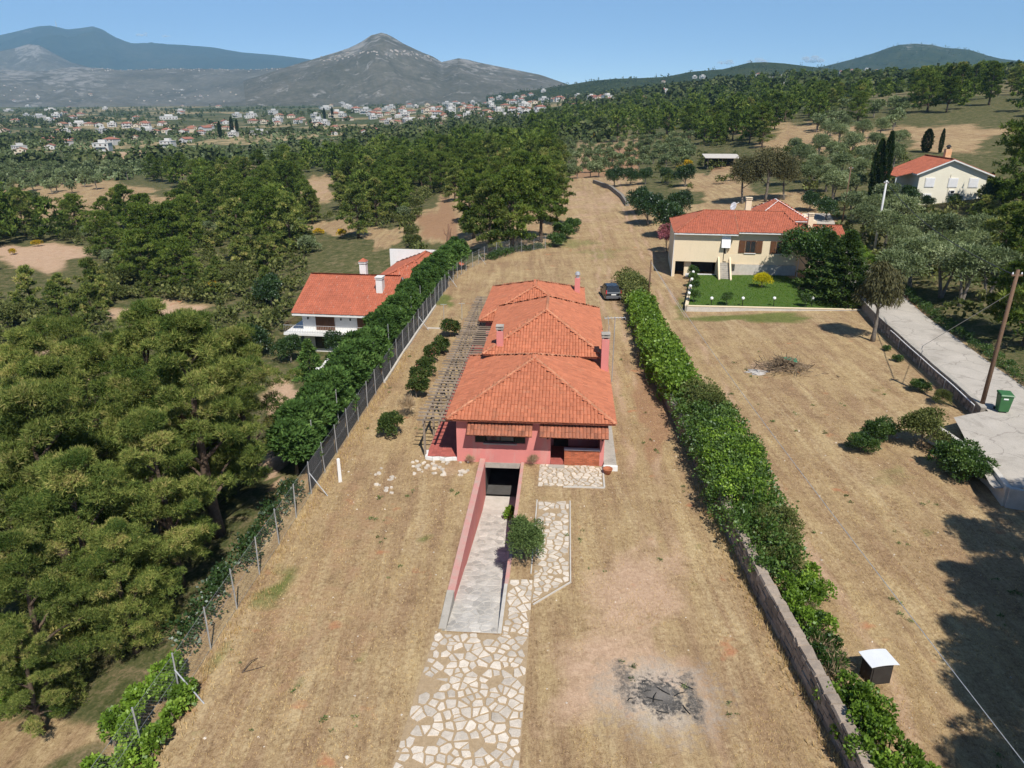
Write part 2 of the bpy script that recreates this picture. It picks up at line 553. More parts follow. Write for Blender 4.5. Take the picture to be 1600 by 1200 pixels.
# ------------------------------------------------------------------ the ground
def ground_material():
    m, nt, b = new_mat("dry_ground")
    p = nt.n('NewGeometry').outputs['Position']
    n0 = nt.noise(p, .035, 3, .5)
    n1 = nt.noise(p, .16, 4, .6, .4)
    n2 = nt.noise(p, .9, 4, .6, .5)
    n3 = nt.noise(p, 5.5, 4, .65, .6)
    n4 = nt.noise(p, 24, 3, .7)
    st = nt.noise(nt.n('Mapping', ins={'Vector': p, 'Rotation': (0, 0, HA), 'Scale': (2.2, .16, 1)}).outputs[0], 1.0, 4, .6, .3)
    st2 = nt.noise(nt.n('Mapping', ins={'Vector': p, 'Rotation': (0, 0, .6), 'Scale': (14, 3.5, 1)}).outputs[0], 1.0, 3, .6, .8)
    f = nt.math('MULTIPLY', n3, .32)
    f = nt.math('MULTIPLY_ADD', n4, .28, f)
    f = nt.math('MULTIPLY_ADD', st2, .22, f)
    f = nt.math('MULTIPLY_ADD', n2, .18, f)
    straw = nt.ramp(f, [(.36, (.150, .095, .050)), (.46, (.335, .235, .122)), (.54, (.455, .335, .178)), (.66, (.60, .465, .27))])
    brown = nt.ramp(f, [(.38, (.125, .078, .046)), (.5, (.265, .165, .095)), (.64, (.42, .285, .17))])
    uu = nt.n('VectorMath', operation='DOT_PRODUCT', ins={0: p, 1: (UX, UY, 0)}).outputs['Value']
    uw = nt.math('ADD', uu, nt.math('MULTIPLY_ADD', n1, 1.6, -.8))
    mow = nt.math('SINE', nt.math('MULTIPLY', uw, 3.7))
    mask = nt.math('ADD', nt.math('MULTIPLY', n1, .5), nt.math('MULTIPLY', st, .5))
    mask = nt.ramp(nt.math('MULTIPLY_ADD', mow, .035, mask), [(.40, 0.), (.60, 1.)])
    col = nt.mix(nt.math('MULTIPLY', mask, .75), straw, brown)
    sw_ = nt.noise(nt.n('Mapping', ins={'Vector': p, 'Rotation': (0, 0, HA), 'Scale': (.8, .075, 1)}).outputs[0], 1.0, 4, .65, 1.1)
    col = nt.mix(nt.ramp(nt.math('MULTIPLY_ADD', n3, .25, sw_), [(.66, 0.), (.82, .42)]), col, nt.ramp(f, [(.4, (.40, .30, .165)), (.62, (.66, .53, .32))]))
    col = nt.mix(nt.ramp(nt.math('MULTIPLY_ADD', n3, -.25, sw_), [(.20, .36), (.36, 0.)]), col, nt.ramp(f, [(.4, (.14, .085, .05)), (.62, (.36, .24, .145))]))
    # bare soil and red earth
    soil = nt.ramp(f, [(.38, (.34, .215, .135)), (.62, (.60, .425, .29))])
    edge = nt.math('ADD', nt.math('MULTIPLY_ADD', n2, .6, -.3), nt.math('MULTIPLY_ADD', n1, 1.3, -.65))
    sm = nt.ramp(nt.math('ADD', nt.attr("bare"), edge), [(.3, 0.), (.8, 1.)])
    col = nt.mix(sm, col, soil)
    red = nt.ramp(nt.noise(nt.n('Mapping', ins={'Vector': p, 'Location': (31, 7, 0)}).outputs[0], .62, 3, .5), [(.66, 0.), (.74, .7)])
    col = nt.mix(red, col, (.43, .18, .09))
    for tu in (10.3, 11.75, 16.9, 18.4):
        off = HO[0] * UX + HO[1] * UY
        dtr = nt.math('ABSOLUTE', nt.math('ADD', nt.math('SUBTRACT', uu, tu + off), nt.math('MULTIPLY_ADD', n1, 2.4, -1.2)))
        tr_ = nt.math('MULTIPLY', nt.ramp(nt.math('MULTIPLY_ADD', n2, .25, dtr), [(.18, .8), (.5, 0.)]), nt.ramp(nt.noise(p, .11, 2, .5), [(.4, 0.), (.6, 1.)]))
        col = nt.mix(tr_, col, soil)
    # olive-grove earth
    earth = nt.ramp(f, [(.38, (.21, .115, .062)), (.62, (.42, .26, .15))])
    col = nt.mix(nt.ramp(nt.math('ADD', nt.attr("earth"), nt.math('MULTIPLY_ADD', n2, .6, -.3)), [(.4, 0.), (.65, 1.)]), col, earth)
    # scrubby woodland floor
    scrub = nt.ramp(nt.math('ADD', nt.math('MULTIPLY', n3, .5), nt.math('MULTIPLY', n2, .5)),
                    [(.38, (.05, .06, .02)), (.48, (.085, .092, .034)), (.57, (.155, .13, .066)), (.70, (.31, .225, .13))])
    col = nt.mix(nt.ramp(nt.math('ADD', nt.attr("woods"), edge), [(.35, 0.), (.65, 1.)]), col, scrub)
    # greener grass
    lush = nt.ramp(f, [(.4, (.065, .095, .018)), (.6, (.17, .19, .055))])
    gsp = nt.ramp(nt.noise(nt.n('Mapping', ins={'Vector': p, 'Location': (5, 17, 0)}).outputs[0], .8, 3, .6), [(.66, 0.), (.8, .6)])
    col = nt.mix(gsp, col, lush)
    col = nt.mix(nt.ramp(nt.math('ADD', nt.attr("lush"), nt.math('MULTIPLY_ADD', n2, .6, -.3)), [(.35, 0.), (.8, .9)]), col, lush)
    # far land: fields, groves and maquis
    v = nt.n('TexVoronoi', ins={'Vector': p, 'Scale': .011})
    fld = nt.ramp(nt.n('SeparateColor', ins={0: v.outputs['Color']}).outputs[0],
                  [(.0, (.065, .085, .033)), (.3, (.085, .098, .042)), (.55, (.12, .12, .058)), (.72, (.20, .17, .09)), (.88, (.40, .30, .165))])
    fld = nt.mix(nt.ramp(nt.noise(p, .12, 4, .6), [(.42, 0.), (.6, .8)]), fld, (.055, .072, .028))
    col = nt.mix(nt.attr("far"), col, fld)
    # the burnt patch and its ash
    def blob(cx, cy, sx, sy, lo, hi, wob=.9):
        q = nt.n('Mapping', ins={'Vector': p, 'Location': (-cx / sx, -cy / sy, 0), 'Scale': (1 / sx, 1 / sy, 0)}).outputs[0]
        ln = nt.n('VectorMath', operation='LENGTH', ins={0: q}).outputs['Value']
        ln = nt.math('ADD', ln, nt.math('MULTIPLY_ADD', n3, wob, -.5 * wob))
        ln = nt.math('ADD', ln, nt.math('MULTIPLY_ADD', n2, wob, -.5 * wob))
        return nt.ramp(ln, [(lo, 1.), (hi, 0.)])
    col = nt.mix(nt.math('MULTIPLY', blob(5.3, 20.4, 2.6, 2.3, .3, 1.2, 1.6), .85), col, nt.ramp(f, [(.38, (.33, .27, .21)), (.62, (.62, .54, .45))]))
    char = nt.ramp(f, [(.40, (.035, .034, .033)), (.5, (.105, .097, .088)), (.62, (.32, .285, .245))])
    col = nt.mix(blob(5.45, 20.4, 1.35, 1.15, .5, .85, 1.3), col, char)
    col = nt.mix(nt.math('MULTIPLY', blob(6.5, 20.3, .42, 1.3, .4, 1.0, 1.5), .9), col, char)
    col = nt.mix(nt.math('MULTIPLY', blob(4.2, 20.9, .45, 1.4, .3, 1.0, 1.6), .75), col, char)
    col = nt.mix(nt.math('MULTIPLY', blob(5.45, 20.5, .7, .5, .2, .9, 1.6), .8), col, (.23, .21, .19))
    nt.t.links.new(col, b.inputs['Base Color'])
    b.inputs['Roughness'].default_value = 1.0
    b.inputs['Specular IOR Level'].default_value = .1
    h = nt.math('ADD', nt.math('MULTIPLY', n3, .6), nt.math('MULTIPLY', n4, .4))
    bn = nt.n('Bump', ins={'Strength': .55, 'Distance': .12, 'Height': h})
    nt.t.links.new(bn.outputs[0], b.inputs['Normal'])
    return m


RAMP_U0, RAMP_U1, RAMP_V0 = 1.55, 3.98, -15.0


def build_ground():
    cu = list(np.arange(-50, 50.01, .8)) + list(np.arange(-116, -50, 2.2)) + list(np.arange(52, 116, 2.2)) + [RAMP_U0, RAMP_U1]
    cu = np.array(sorted(set(np.round(cu, 3))))
    rows = list(np.arange(-70, 64, .8)) + [RAMP_V0, 0.0]
    v = 64.
    while v < 13000:
        rows.append(v)
        v = (v + 39) * 1.022 - 39
    rv = np.array(sorted(set(np.round(rows, 3))))
    U, V = np.meshgrid(cu, rv)
    s = np.maximum(1, (V + 39) / 100.)
    U = 6.2 + (U - 6.2) * s
    X = HO[0] + U * UX + V * VX
    Y = HO[1] + U * UY + V * VY
    Z = ground_z(X, Y)
    nr, nc = U.shape
    idx = np.arange(nr * nc).reshape(nr, nc)
    q = np.stack([idx[:-1, :-1], idx[:-1, 1:], idx[1:, 1:], idx[1:, :-1]], -1).reshape(-1, 4)
    uc = (U[:-1, :-1] + U[1:, 1:]).ravel() / 2
    vc = (V[:-1, :-1] + V[1:, 1:]).ravel() / 2
    hole = (uc > RAMP_U0) & (uc < RAMP_U1) & (vc > RAMP_V0) & (vc < 0)
    q = q[~hole]
    me = bpy.data.meshes.new("ground")
    me.vertices.add(nr * nc)
    me.vertices.foreach_set("co", np.stack([X, Y, Z], -1).astype(np.float32).ravel())
    me.loops.add(q.size)
    me.loops.foreach_set("vertex_index", q.astype(np.int32).ravel())
    me.polygons.add(len(q))
    me.polygons.foreach_set("loop_start", np.arange(0, q.size, 4, dtype=np.int32))
    me.polygons.foreach_set("use_smooth", np.ones(len(q), bool))
    x, y, z = X.ravel(), Y.ravel(), Z.ravel()
    dep = np.maximum(y * CP - (z - CAMH) * SP, 1)
    px = 800 + FPX * x / dep
    py = 600 - FPX * (y * SP + (z - CAMH) * CP) / dep
    d = np.interp(y, FY, FX) - x

    def ell(cx, cy, rx, ry, rot=0.):
        c, s_ = math.cos(rot), math.sin(rot)
        a, bb = (px - cx) * c + (py - cy) * s_, -(px - cx) * s_ + (py - cy) * c
        an = np.arctan2(bb / ry, a / rx)
        wob = 1 + .22 * np.sin(3 * an + cx) + .16 * np.sin(5 * an + 2 * cy) + .12 * np.sin(9 * an + cx + cy)
        return 1 - sstep(.45, 1.2, np.sqrt((a / rx) ** 2 + (bb / ry) ** 2) / wob)
    xw = np.interp(y, RY, RX)
    woods = sstep(.3, 2.5, d) * (y < 112)
    left = (y >= 100) & (px < 880 - (py - 290) * 1.0) & (px < 900)
    strip = (px > 700) & (px < 1010) & (py > 285) & (py < 460)
    woods = np.maximum(woods, (left & ~strip).astype(float))
    woods = np.maximum(woods, sstep(4.2, 5, x - xw) * (y > 30) * (y < 160) * .8)
    woods = np.maximum(woods, ((y > 140) & (px > 1000)) * .9)
    for e in ((250, 492, 90, 26), (110, 575, 70, 40), (60, 400, 90, 26), (495, 295, 34, 26), (690, 350, 45, 45), (520, 355, 50, 14),
              (455, 640, 50, 60), (425, 720, 30, 40), (40, 1160, 110, 60), (180, 300, 70, 12), (330, 300, 60, 10), (1480, 215, 90, 26), (1250, 220, 60, 30), (1400, 150, 50, 14),
              (1130, 285, 60, 40), (600, 370, 40, 20), (1160, 195, 80, 14), (1330, 215, 60, 22), (120, 315, 190, 40), (330, 262, 120, 16)):
        woods = woods * (1 - ell(*e))
    earth = np.maximum.reduce([ell(1430, 430, 130, 70), ell(1370, 280, 80, 40), ell(1000, 255, 120, 30), ell(1020, 640, 40, 90, -.15) * .75,
                               ell(1030, 540, 30, 70, -.1) * .55, ell(690, 350, 45, 45) * .7, ell(455, 640, 50, 60) * .3, ell(270, 262, 60, 12) * .6, ell(1060, 420, 25, 30) * .5, ell(510, 930, 120, 280, .45) * .46, ell(640, 600, 40, 130, .5) * .4])
    bare = np.maximum.reduce([ell(990, 960, 90, 150, .1) * .75, ell(950, 1060, 130, 90) * .8, ell(1010, 880, 40, 60) * .6, ell(250, 492, 90, 26) * .8,
                              ell(110, 575, 70, 40), ell(60, 400, 90, 26), ell(455, 640, 50, 60), ell(425, 720, 30, 40), ell(500, 295, 34, 26) * .5,
                              ell(920, 320, 60, 30) * .5, ell(1200, 575, 40, 12) * .8, ell(700, 735, 60, 16) * .4, ell(890, 490, 90, 30) * .2, ell(960, 350, 60, 20) * .3])
    lush = np.maximum.reduce([ell(430, 920, 60, 26, -.95) * .8, ell(940, 395, 60, 14) * .5, ell(900, 380, 60, 10) * .6, ell(1180, 497, 130, 9) * .9,
                              ell(660, 840, 20, 8) * .8, ell(1340, 1110, 60, 120, .6) * .3, ell(1250, 690, 20, 14) * .2, ell(690, 470, 26, 12) * .9, ell(1395, 745, 60, 26) * .45,
                              ell(1065, 480, 12, 26) * .7, ell(1130, 285, 70, 40) * .25, ell(880, 360, 20, 40) * .5, ell(330, 1030, 60, 20, -.95) * .6])
    far = sstep(260, 420, y)
    for k, arr in (("woods", woods), ("earth", earth), ("bare", bare), ("lush", lush), ("far", far)):
        at = me.attributes.new(k, 'FLOAT', 'POINT')
        at.data.foreach_set("value", np.where(y > 5, arr, 0).astype(np.float32))
    me.materials.append(ground_material())
    me.update(calc_edges=True)
    o = obj("ground", me)
    tag(o, "dry mown grassland of the plot running out to the valley floor", kind="structure")
    return o


build_ground()


# ------------------------------------------------------------------ hills and mountains
def hill_material(name, scrubs, rock, rockat, patch=.004):
    m, nt, b = new_mat(name)
    p = nt.n('NewGeometry').outputs['Position']
    n1 = nt.noise(p, patch, 6, .62, .4)
    n2 = nt.noise(p, patch * 9, 5, .65)
    f = nt.math('ADD', nt.math('MULTIPLY', n1, .55), nt.math('MULTIPLY', n2, .45))
    col = nt.ramp(f, [(.36, scrubs[0]), (.5, scrubs[1]), (.62, scrubs[2])])
    rk = nt.noise(p, patch * 3.2, 7, .72, .8)
    rk = nt.math('ADD', rk, nt.math('MULTIPLY', nt.attr("rock"), .13))
    col = nt.mix(nt.ramp(rk, [(rockat, 0.), (rockat + .07, .85)]), col, rock)
    nt.t.links.new(col, b.inputs['Base Color'])
    b.inputs['Roughness'].default_value = 1
    b.inputs['Specular IOR Level'].default_value = 0
    return m


def ridge(name, label, prof, R, w0, w1, mat, rough=.1, seed=0, rocky=(), foot=0.0, na=320, ny=46):
    """a real hill: crest at distance R following its skyline, falling off in front and behind"""
    pr = np.array(prof, float)
    ax = np.linspace(pr[0, 0], pr[-1, 0], na)
    crest_v = np.interp(ax, pr[:, 0], pr[:, 1])
    a = (ax - 800) / FPX
    v = (crest_v - 600) / FPX
    sl = -(SP + v * CP) / (CP - v * SP)
    zc = CAMH + sl * R
    yy = np.concatenate([np.linspace(R - w0, R, ny), np.linspace(R, R + w1, ny // 3)[1:]])
    A, Yg = np.meshgrid(a, yy)
    Zc = np.tile(zc, (len(yy), 1))
    t = np.where(Yg < R, (R - Yg) / w0, (Yg - R) / w1)
    rg = np.random.default_rng(seed)
    ph = rg.uniform(0, 6.28, 24)
    Xw = A / (CP - ((np.tile(crest_v, (len(yy), 1)) - 600) / FPX) * SP) * Yg if False else A * Yg * 1.0 / (CP - ((np.tile(crest_v, (len(yy), 1)) - 600) / FPX) * SP)
    nz = np.zeros_like(Xw)
    amp = 1.0
    fr = 2.2 / w0
    for k in range(7):
        w_ = np.sin(Xw * fr * (1 + .2 * k) + ph[k] + 1.7 * np.sin(Yg * fr * .8 + ph[k + 8])) * np.cos(Yg * fr * .5 + ph[k + 16] + 1.1 * np.sin(Xw * fr * .7))
        nz += amp * (.55 - 1.3 * np.abs(w_)) if k else amp * w_
        amp *= .6
        fr *= 1.85
    base = foot - 30
    fall = (1 - t) ** 1.25 * .75 + .25 * np.cos(t * math.pi / 2) ** 2
    Z = base + (Zc - base) * fall + nz * (Zc - base) * rough * np.sin(np.clip(t, 0, 1) * math.pi) ** .7
    nr, nc = Z.shape
    idx = np.arange(nr * nc).reshape(nr, nc)
    q = np.stack([idx[:-1, :-1], idx[:-1, 1:], idx[1:, 1:], idx[1:, :-1]], -1).reshape(-1, 4)
    me = bpy.data.meshes.new(name)
    me.vertices.add(nr * nc)
    me.vertices.foreach_set("co", np.stack([Xw, Yg, Z], -1).astype(np.float32).ravel())
    me.loops.add(q.size)
    me.loops.foreach_set("vertex_index", q.astype(np.int32).ravel())
    me.polygons.add(len(q))
    me.polygons.foreach_set("loop_start", np.arange(0, q.size, 4, dtype=np.int32))
    me.polygons.foreach_set("use_smooth", np.ones(len(q), bool))
    rock = np.zeros_like(Z)
    for (c, w, lo, hi) in rocky:
        cx = np.tile(ax, (len(yy), 1))
        rock = np.maximum(rock, np.exp(-((cx - c) / w) ** 2) * sstep(lo, hi, fall))
    at = me.attributes.new("rock", 'FLOAT', 'POINT')
    at.data.foreach_set("value", rock.astype(np.float32).ravel())
    me.materials.append(mat)
    me.update(calc_edges=True)
    o = obj(name, me)
    tag(o, label, kind="structure")
    return (Xw, Yg, Z, ax)


hm_blue = hill_material("wooded_mountain", [(.022, .030, .016), (.035, .042, .022), (.06, .06, .034)], (.22, .20, .18), .70, .0016)
hm_grey = hill_material("bare_scrub_hill", [(.075, .072, .055), (.115, .108, .085), (.165, .15, .122)], (.27, .25, .225), .58, .005)
hm_peak = hill_material("rocky_scrub_hill", [(.068, .068, .050), (.105, .10, .078), (.155, .142, .115)], (.30, .28, .255), .575, .006)
hm_wood = hill_material("pine_covered_hill", [(.020, .030, .010), (.034, .046, .015), (.06, .066, .026)], (.34, .31, .27), .635, .008)
ridge("far_mountain", "high blue wooded mountain range on the left skyline", [(-500, 75), (-300, 62), (-150, 60), (-60, 58), (0, 55), (30, 48), (60, 41), (80, 40), (105, 46), (125, 44), (145, 41), (160, 46), (180, 58), (205, 68), (260, 70), (330, 75), (380, 82), (430, 86), (480, 92), (560, 104), (700, 122), (800, 138)],
      9500, 3600, 2500, hm_blue, .13, 3, rocky=((45, 30, .5, .9), (140, 30, .5, .9), (10, 30, .7, 1)), foot=30)
ridge("rocky_spur", "grey rocky spur in front of the blue mountain", [(-500, 85), (-200, 80), (-60, 74), (0, 80), (20, 76), (45, 69), (62, 71), (85, 84), (110, 97), (150, 108), (220, 114), (320, 118), (500, 124)],
      5600, 1500, 1200, hm_grey, .16, 11, rocky=((48, 30, .6, 1.0),), foot=20)
plateau = ridge("scrub_plateau", "low bare scrub plateau with a village along its crest", [(-500, 108), (-100, 104), (0, 108), (60, 112), (110, 105), (150, 106), (190, 110), (260, 107), (330, 108), (400, 109), (470, 104), (540, 100), (600, 106), (700, 125), (800, 145)],
                4200, 1700, 900, hm_grey, .16, 5, rocky=((110, 60, .4, .8), (20, 60, .5, .9)), foot=8)
peak = ridge("rocky_hill", "conical rocky hill with a grey summit", [(380, 128), (430, 112), (470, 99), (500, 90), (525, 82), (545, 75), (558, 69), (570, 62), (580, 55), (588, 53), (596, 51), (604, 53), (614, 58), (630, 68), (645, 75), (660, 82), (676, 88), (690, 97), (703, 94), (716, 91), (730, 93), (750, 98), (775, 103), (800, 108), (825, 113), (845, 117), (865, 124), (885, 131), (920, 140), (980, 152)],
             3300, 1300, 900, hm_peak, .13, 8, rocky=((592, 42, .72, 1.0), (560, 60, .6, .95), (720, 60, .6, 1.0)), foot=8)
pinehill = ridge("pine_hill", "dark pine covered hill dotted with houses on the skyline", [(760, 150), (830, 141), (885, 133), (920, 127), (960, 123), (1000, 122), (1040, 120), (1080, 112), (1105, 110), (1130, 108), (1150, 103), (1170, 98), (1195, 97), (1225, 99), (1250, 102), (1275, 105), (1310, 109), (1380, 113), (1480, 118), (1700, 125), (2000, 130)],
                 2100, 700, 600, hm_wood, .12, 21, foot=35)
farhill = ridge("broad_hill", "broad dark hill with a pale rocky crown on the right skyline", [(1150, 122), (1240, 112), (1290, 103), (1330, 93), (1365, 83), (1390, 74), (1405, 70), (1430, 68), (1455, 70), (1475, 75), (1500, 77), (1515, 78), (1540, 86), (1565, 92), (1600, 96), (1700, 104), (1900, 115), (2100, 122)],
                3900, 1400, 900, hm_wood, .13, 31, rocky=((1430, 30, .7, 1.0), (1465, 25, .75, 1.0)), foot=40)


# ------------------------------------------------------------------ paving
def clip_half(poly, nx, ny, c):
    out = []
    for i in range(len(poly)):
        p, q = poly[i], poly[(i + 1) % len(poly)]
        dp, dq = p[0] * nx + p[1] * ny - c, q[0] * nx + q[1] * ny - c
        if dp <= 0:
            out.append(p)
        if (dp < 0 < dq) or (dq < 0 < dp):
            t = dp / (dp - dq)
            out.append((p[0] + (q[0] - p[0]) * t, p[1] + (q[1] - p[1]) * t))
    return out


def voronoi(poly, sp, rg, jit=.46):
    us = [p[0] for p in poly]
    vs = [p[1] for p in poly]
    seeds = []
    u0, u1, v0, v1 = min(us), max(us), min(vs), max(vs)
    row = 0
    v = v0 - sp
    while v < v1 + sp:
        u = u0 - sp + (sp / 2 if row % 2 else 0)
        while u < u1 + sp:
            seeds.append((u + rg.uniform(-jit, jit) * sp, v + rg.uniform(-jit, jit) * sp))
            u += sp * rg.choice([.6, .8, 1, 1.25, 1.6])
        v += sp * .88
        row += 1
    cells = []
    for i, s in enumerate(seeds):
        if not in_poly(s, poly):
            continue
        cell = [(s[0] - 2 * sp, s[1] - 2 * sp), (s[0] + 2 * sp, s[1] - 2 * sp), (s[0] + 2 * sp, s[1] + 2 * sp), (s[0] - 2 * sp, s[1] + 2 * sp)]
        for k, t in enumerate(seeds):
            if k == i or abs(t[0] - s[0]) > 3 * sp or abs(t[1] - s[1]) > 3 * sp:
                continue
            nx, ny = t[0] - s[0], t[1] - s[1]
            cell = clip_half(cell, nx, ny, (t[0] ** 2 + t[1] ** 2 - s[0] ** 2 - s[1] ** 2) / 2)
            if len(cell) < 3:
                break
        if len(cell) >= 3:
            cells.append(cell)
    return cells


def lay_stones(parent, poly, sp, gap, mat, rg, zf, thick=.035, keep=None, clip=True, join=False):
    n = 0
    allmb = MB()
    for cell in voronoi(poly, sp, rg):
        if clip:
            a2 = sum(poly[i][0] * poly[(i + 1) % len(poly)][1] - poly[(i + 1) % len(poly)][0] * poly[i][1] for i in range(len(poly)))
            convex = poly if a2 > 0 else poly[::-1]
            if all((convex[(i + 1) % len(convex)][0] - convex[i][0]) * (convex[(i + 2) % len(convex)][1] - convex[(i + 1) % len(convex)][1])
                   - (convex[(i + 1) % len(convex)][1] - convex[i][1]) * (convex[(i + 2) % len(convex)][0] - convex[(i + 1) % len(convex)][0]) > -1e-6 for i in range(len(convex))):
                for i in range(len(convex)):
                    p, q = convex[i], convex[(i + 1) % len(convex)]
                    nx, ny = (q[1] - p[1]), -(q[0] - p[0])
                    cell = clip_half(cell, nx, ny, p[0] * nx + p[1] * ny)
                    if len(cell) < 3:
                        break
        if len(cell) < 3:
            continue
        # drop tiny edges
        c2 = []
        for p in cell:
            if not c2 or math.hypot(p[0] - c2[-1][0], p[1] - c2[-1][1]) > .07:
                c2.append(p)
        if len(c2) > 3 and math.hypot(c2[0][0] - c2[-1][0], c2[0][1] - c2[-1][1]) < .07:
            c2.pop()
        if len(c2) < 3:
            continue
        cu, cv = sum(p[0] for p in c2) / len(c2), sum(p[1] for p in c2) / len(c2)
        r = sum(math.hypot(p[0] - cu, p[1] - cv) for p in c2) / len(c2)
        if r < .09:
            continue
        if keep and not keep(cu, cv, rg):
            continue
        k = max(.5, 1 - gap * rg.uniform(.7, 1.6) / r)
        pts = []
        for i, p in enumerate(c2):          # blunt corners
            w = rg.uniform(.88, 1.06)
            pts.append((cu + (p[0] - cu) * k * w, cv + (p[1] - cv) * k * w))
        if sum(pts[i][0] * pts[(i + 1) % len(pts)][1] - pts[(i + 1) % len(pts)][0] * pts[i][1] for i in range(len(pts))) < 0:
            pts.reverse()
        mb = MB()
        th = thick * rg.uniform(.6, 1.4)
        tint = float(rg.uniform(0, 1))
        bot = [(p[0], p[1], zf(p[0], p[1]) - .03) for p in pts]
        mid = [(p[0], p[1], zf(p[0], p[1]) + th * .7) for p in pts]
        top = [(cu + (p[0] - cu) * .93, cv + (p[1] - cv) * .93, zf(p[0], p[1]) + th) for p in pts]
        m_ = len(pts)
        mb.v = bot + mid + top
        for i in range(m_):
            j = (i + 1) % m_
            mb.f.append((i, j, m_ + j, m_ + i))
            mb.f.append((m_ + i, m_ + j, 2 * m_ + j, 2 * m_ + i))
        mb.f.append(tuple(range(2 * m_, 3 * m_)))
        mb.t = [tint] * len(mb.f)
        if join:
            k0 = len(allmb.v)
            allmb.v += mb.v
            allmb.f += [tuple(i + k0 for i in f) for f in mb.f]
            allmb.t += mb.t
        else:
            mb.build("stone", mat, parent)
        n += 1
    if join:
        tag(allmb.build("stones", mat, parent), kind="stuff")
    return n


def flat_sheet(name, poly, z, mat, parent=None, thick=.0, hf=True):
    mb = MB()
    mb.poly([(p[0], p[1], z(p[0], p[1]) if callable(z) else z) for p in poly])
    return mb.build(name, mat, parent)


rgp = np.random.default_rng(41)
HOUSE_RZ = -HA


def hf_empty(name, label, u=0., v=0., kind="structure"):
    o = bpy.data.objects.new(name, None)
    o.location = (HO[0], HO[1], 0)
    o.rotation_euler = (0, 0, HOUSE_RZ)
    link(o)
    tag(o, label, kind=kind)
    return o


path = hf_empty("stone_path", "crazy paving path of pale stones leading up to the pink house")
P_low = [(1.0, -22.2), (5.16, -22.2), (5.12, -15.1), (1.3, -15.1)]
P_out = [(.8, -30.), (5.2, -30.), (5.16, -22.2), (1.0, -22.2)]
P_mid = [(4.02, -15.1), (5.12, -15.1), (5.12, -11.35), (4.02, -11.35)]
P_dia = [(5.12, -13.0), (6.75, -11.3), (6.75, -11.0), (5.12, -11.0)]
P_nar = [(5.12, -11.0), (6.75, -11.0), (6.72, -4.3), (5.05, -4.3)]
for pl in (P_low, P_out, P_mid, P_dia, P_nar):
    flat_sheet("joint_bed", pl, .012, M['grout'], path)
wear = lambda u, v, r: r.uniform() > (.07 if u > 2.2 else .30)
lay_stones(path, P_low, .385, .043, M['stone'], rgp, lambda u, v: .012, keep=wear)
lay_stones(path, P_out, .4, .043, M['stone'], rgp, lambda u, v: .012, keep=wear, join=True)
lay_stones(path, P_mid, .39, .043, M['stone'], rgp, lambda u, v: .012)
lay_stones(path, P_dia, .37, .04, M['stone'], rgp, lambda u, v: .012)
lay_stones(path, P_nar, .38, .04, M['stone'], rgp, lambda u, v: .012, keep=lambda u, v, r: r.uniform() > (.08 if u > 5.3 else .3))
# edge kerbs
for a, b_ in (((6.80, -11.35), (6.78, -4.25)), ((5.0, -10.9), (5.0, -4.3)), ((5.2, -13.1), (6.82, -11.4))):
    MB().beam((a[0], a[1], .03), (b_[0], b_[1], .03), .06, .06).build("kerb", M['cement'], path)
patio = hf_empty("stone_patio", "square of pale crazy paving before the brick porch")
P_pat = [(4.95, -2.75), (8.62, -2.6), (8.66, -.06), (4.95, -.06)]
flat_sheet("joint_bed", P_pat, .014, M['grout'], patio)
lay_stones(patio, P_pat, .31, .034, M['stone'], rgp, lambda u, v: .014)
MB().beam((8.7, -2.62, .03), (8.7, -.1, .03), .1, .07).build("kerb", M['cement'], patio)
MB().beam((6.4, -2.72, .03), (8.7, -2.66, .03), .1, .07).build("kerb", M['cement'], patio)
# the ramp down to the garage


def ramp_z(v):
    return float(np.interp(v, [-15, -9.0, -8.95, -1.6, 6], [.0, -1.06, -1.16, -2.3, -2.3]))


ramp = hf_empty("garage_ramp", "stone paved driveway ramp sinking to the garage under the pink house")
mb = MB()
vs = [-15, -9.0, -8.95, -1.6, .2]
for i in range(4):
    mb.poly([(1.68, vs[i], ramp_z(vs[i])), (3.86, vs[i], ramp_z(vs[i])), (3.86, vs[i + 1], ramp_z(vs[i + 1])), (1.68, vs[i + 1], ramp_z(vs[i + 1]))])
mb.build("joint_bed", M['cement'], ramp)
lay_stones(ramp, [(1.72, -15), (3.84, -15), (3.84, -2.3), (1.72, -2.3)], .40, .022, M['rampstone'], rgp, lambda u, v: ramp_z(v), thick=.02)


def sloped_wall(name, u0, u1, va, vb, za, zb, ba, bb_, mat, parent):
    MB().hexa([(u0, va, ba), (u1, va, ba), (u1, vb, bb_), (u0, vb, bb_), (u0, va, za), (u1, va, za), (u1, vb, zb), (u0, vb, zb)]).build(name, mat, parent, bevel=.02)


lw = thing("retaining_wall", "pink retaining wall along the left side of the garage ramp", "wall", (HO[0], HO[1], 0), HOUSE_RZ)
sloped_wall("wall_panel", 1.42, 1.70, -12.6, -.02, .06, .22, -1.2, -2.6, M['pink'], lw)
sloped_wall("coping", 1.39, 1.73, -12.6, -.02, .10, .26, .062, .222, M['pink_worn'], lw)
sloped_wall("end_block", 1.40, 1.72, -14.9, -12.62, .05, .22, -.5, -1., M['concrete'], lw)
rw = thing("retaining_wall", "low worn pink wall on the right side of the garage ramp", "wall", (HO[0], HO[1], 0), HOUSE_RZ)
sloped_wall("wall_panel", 3.84, 4.02, -11.7, -.02, -.02, .06, -1.2, -2.6, M['pink'], rw)
sloped_wall("end_block", 3.84, 4.0, -14.98, -11.72, .03, .03, -.6, -1.2, M['cement'], rw)
sloped_wall("coping", 3.85, 4.04, -11.7, -.02, .01, .09, -.018, .062, M['pink_worn'], rw)

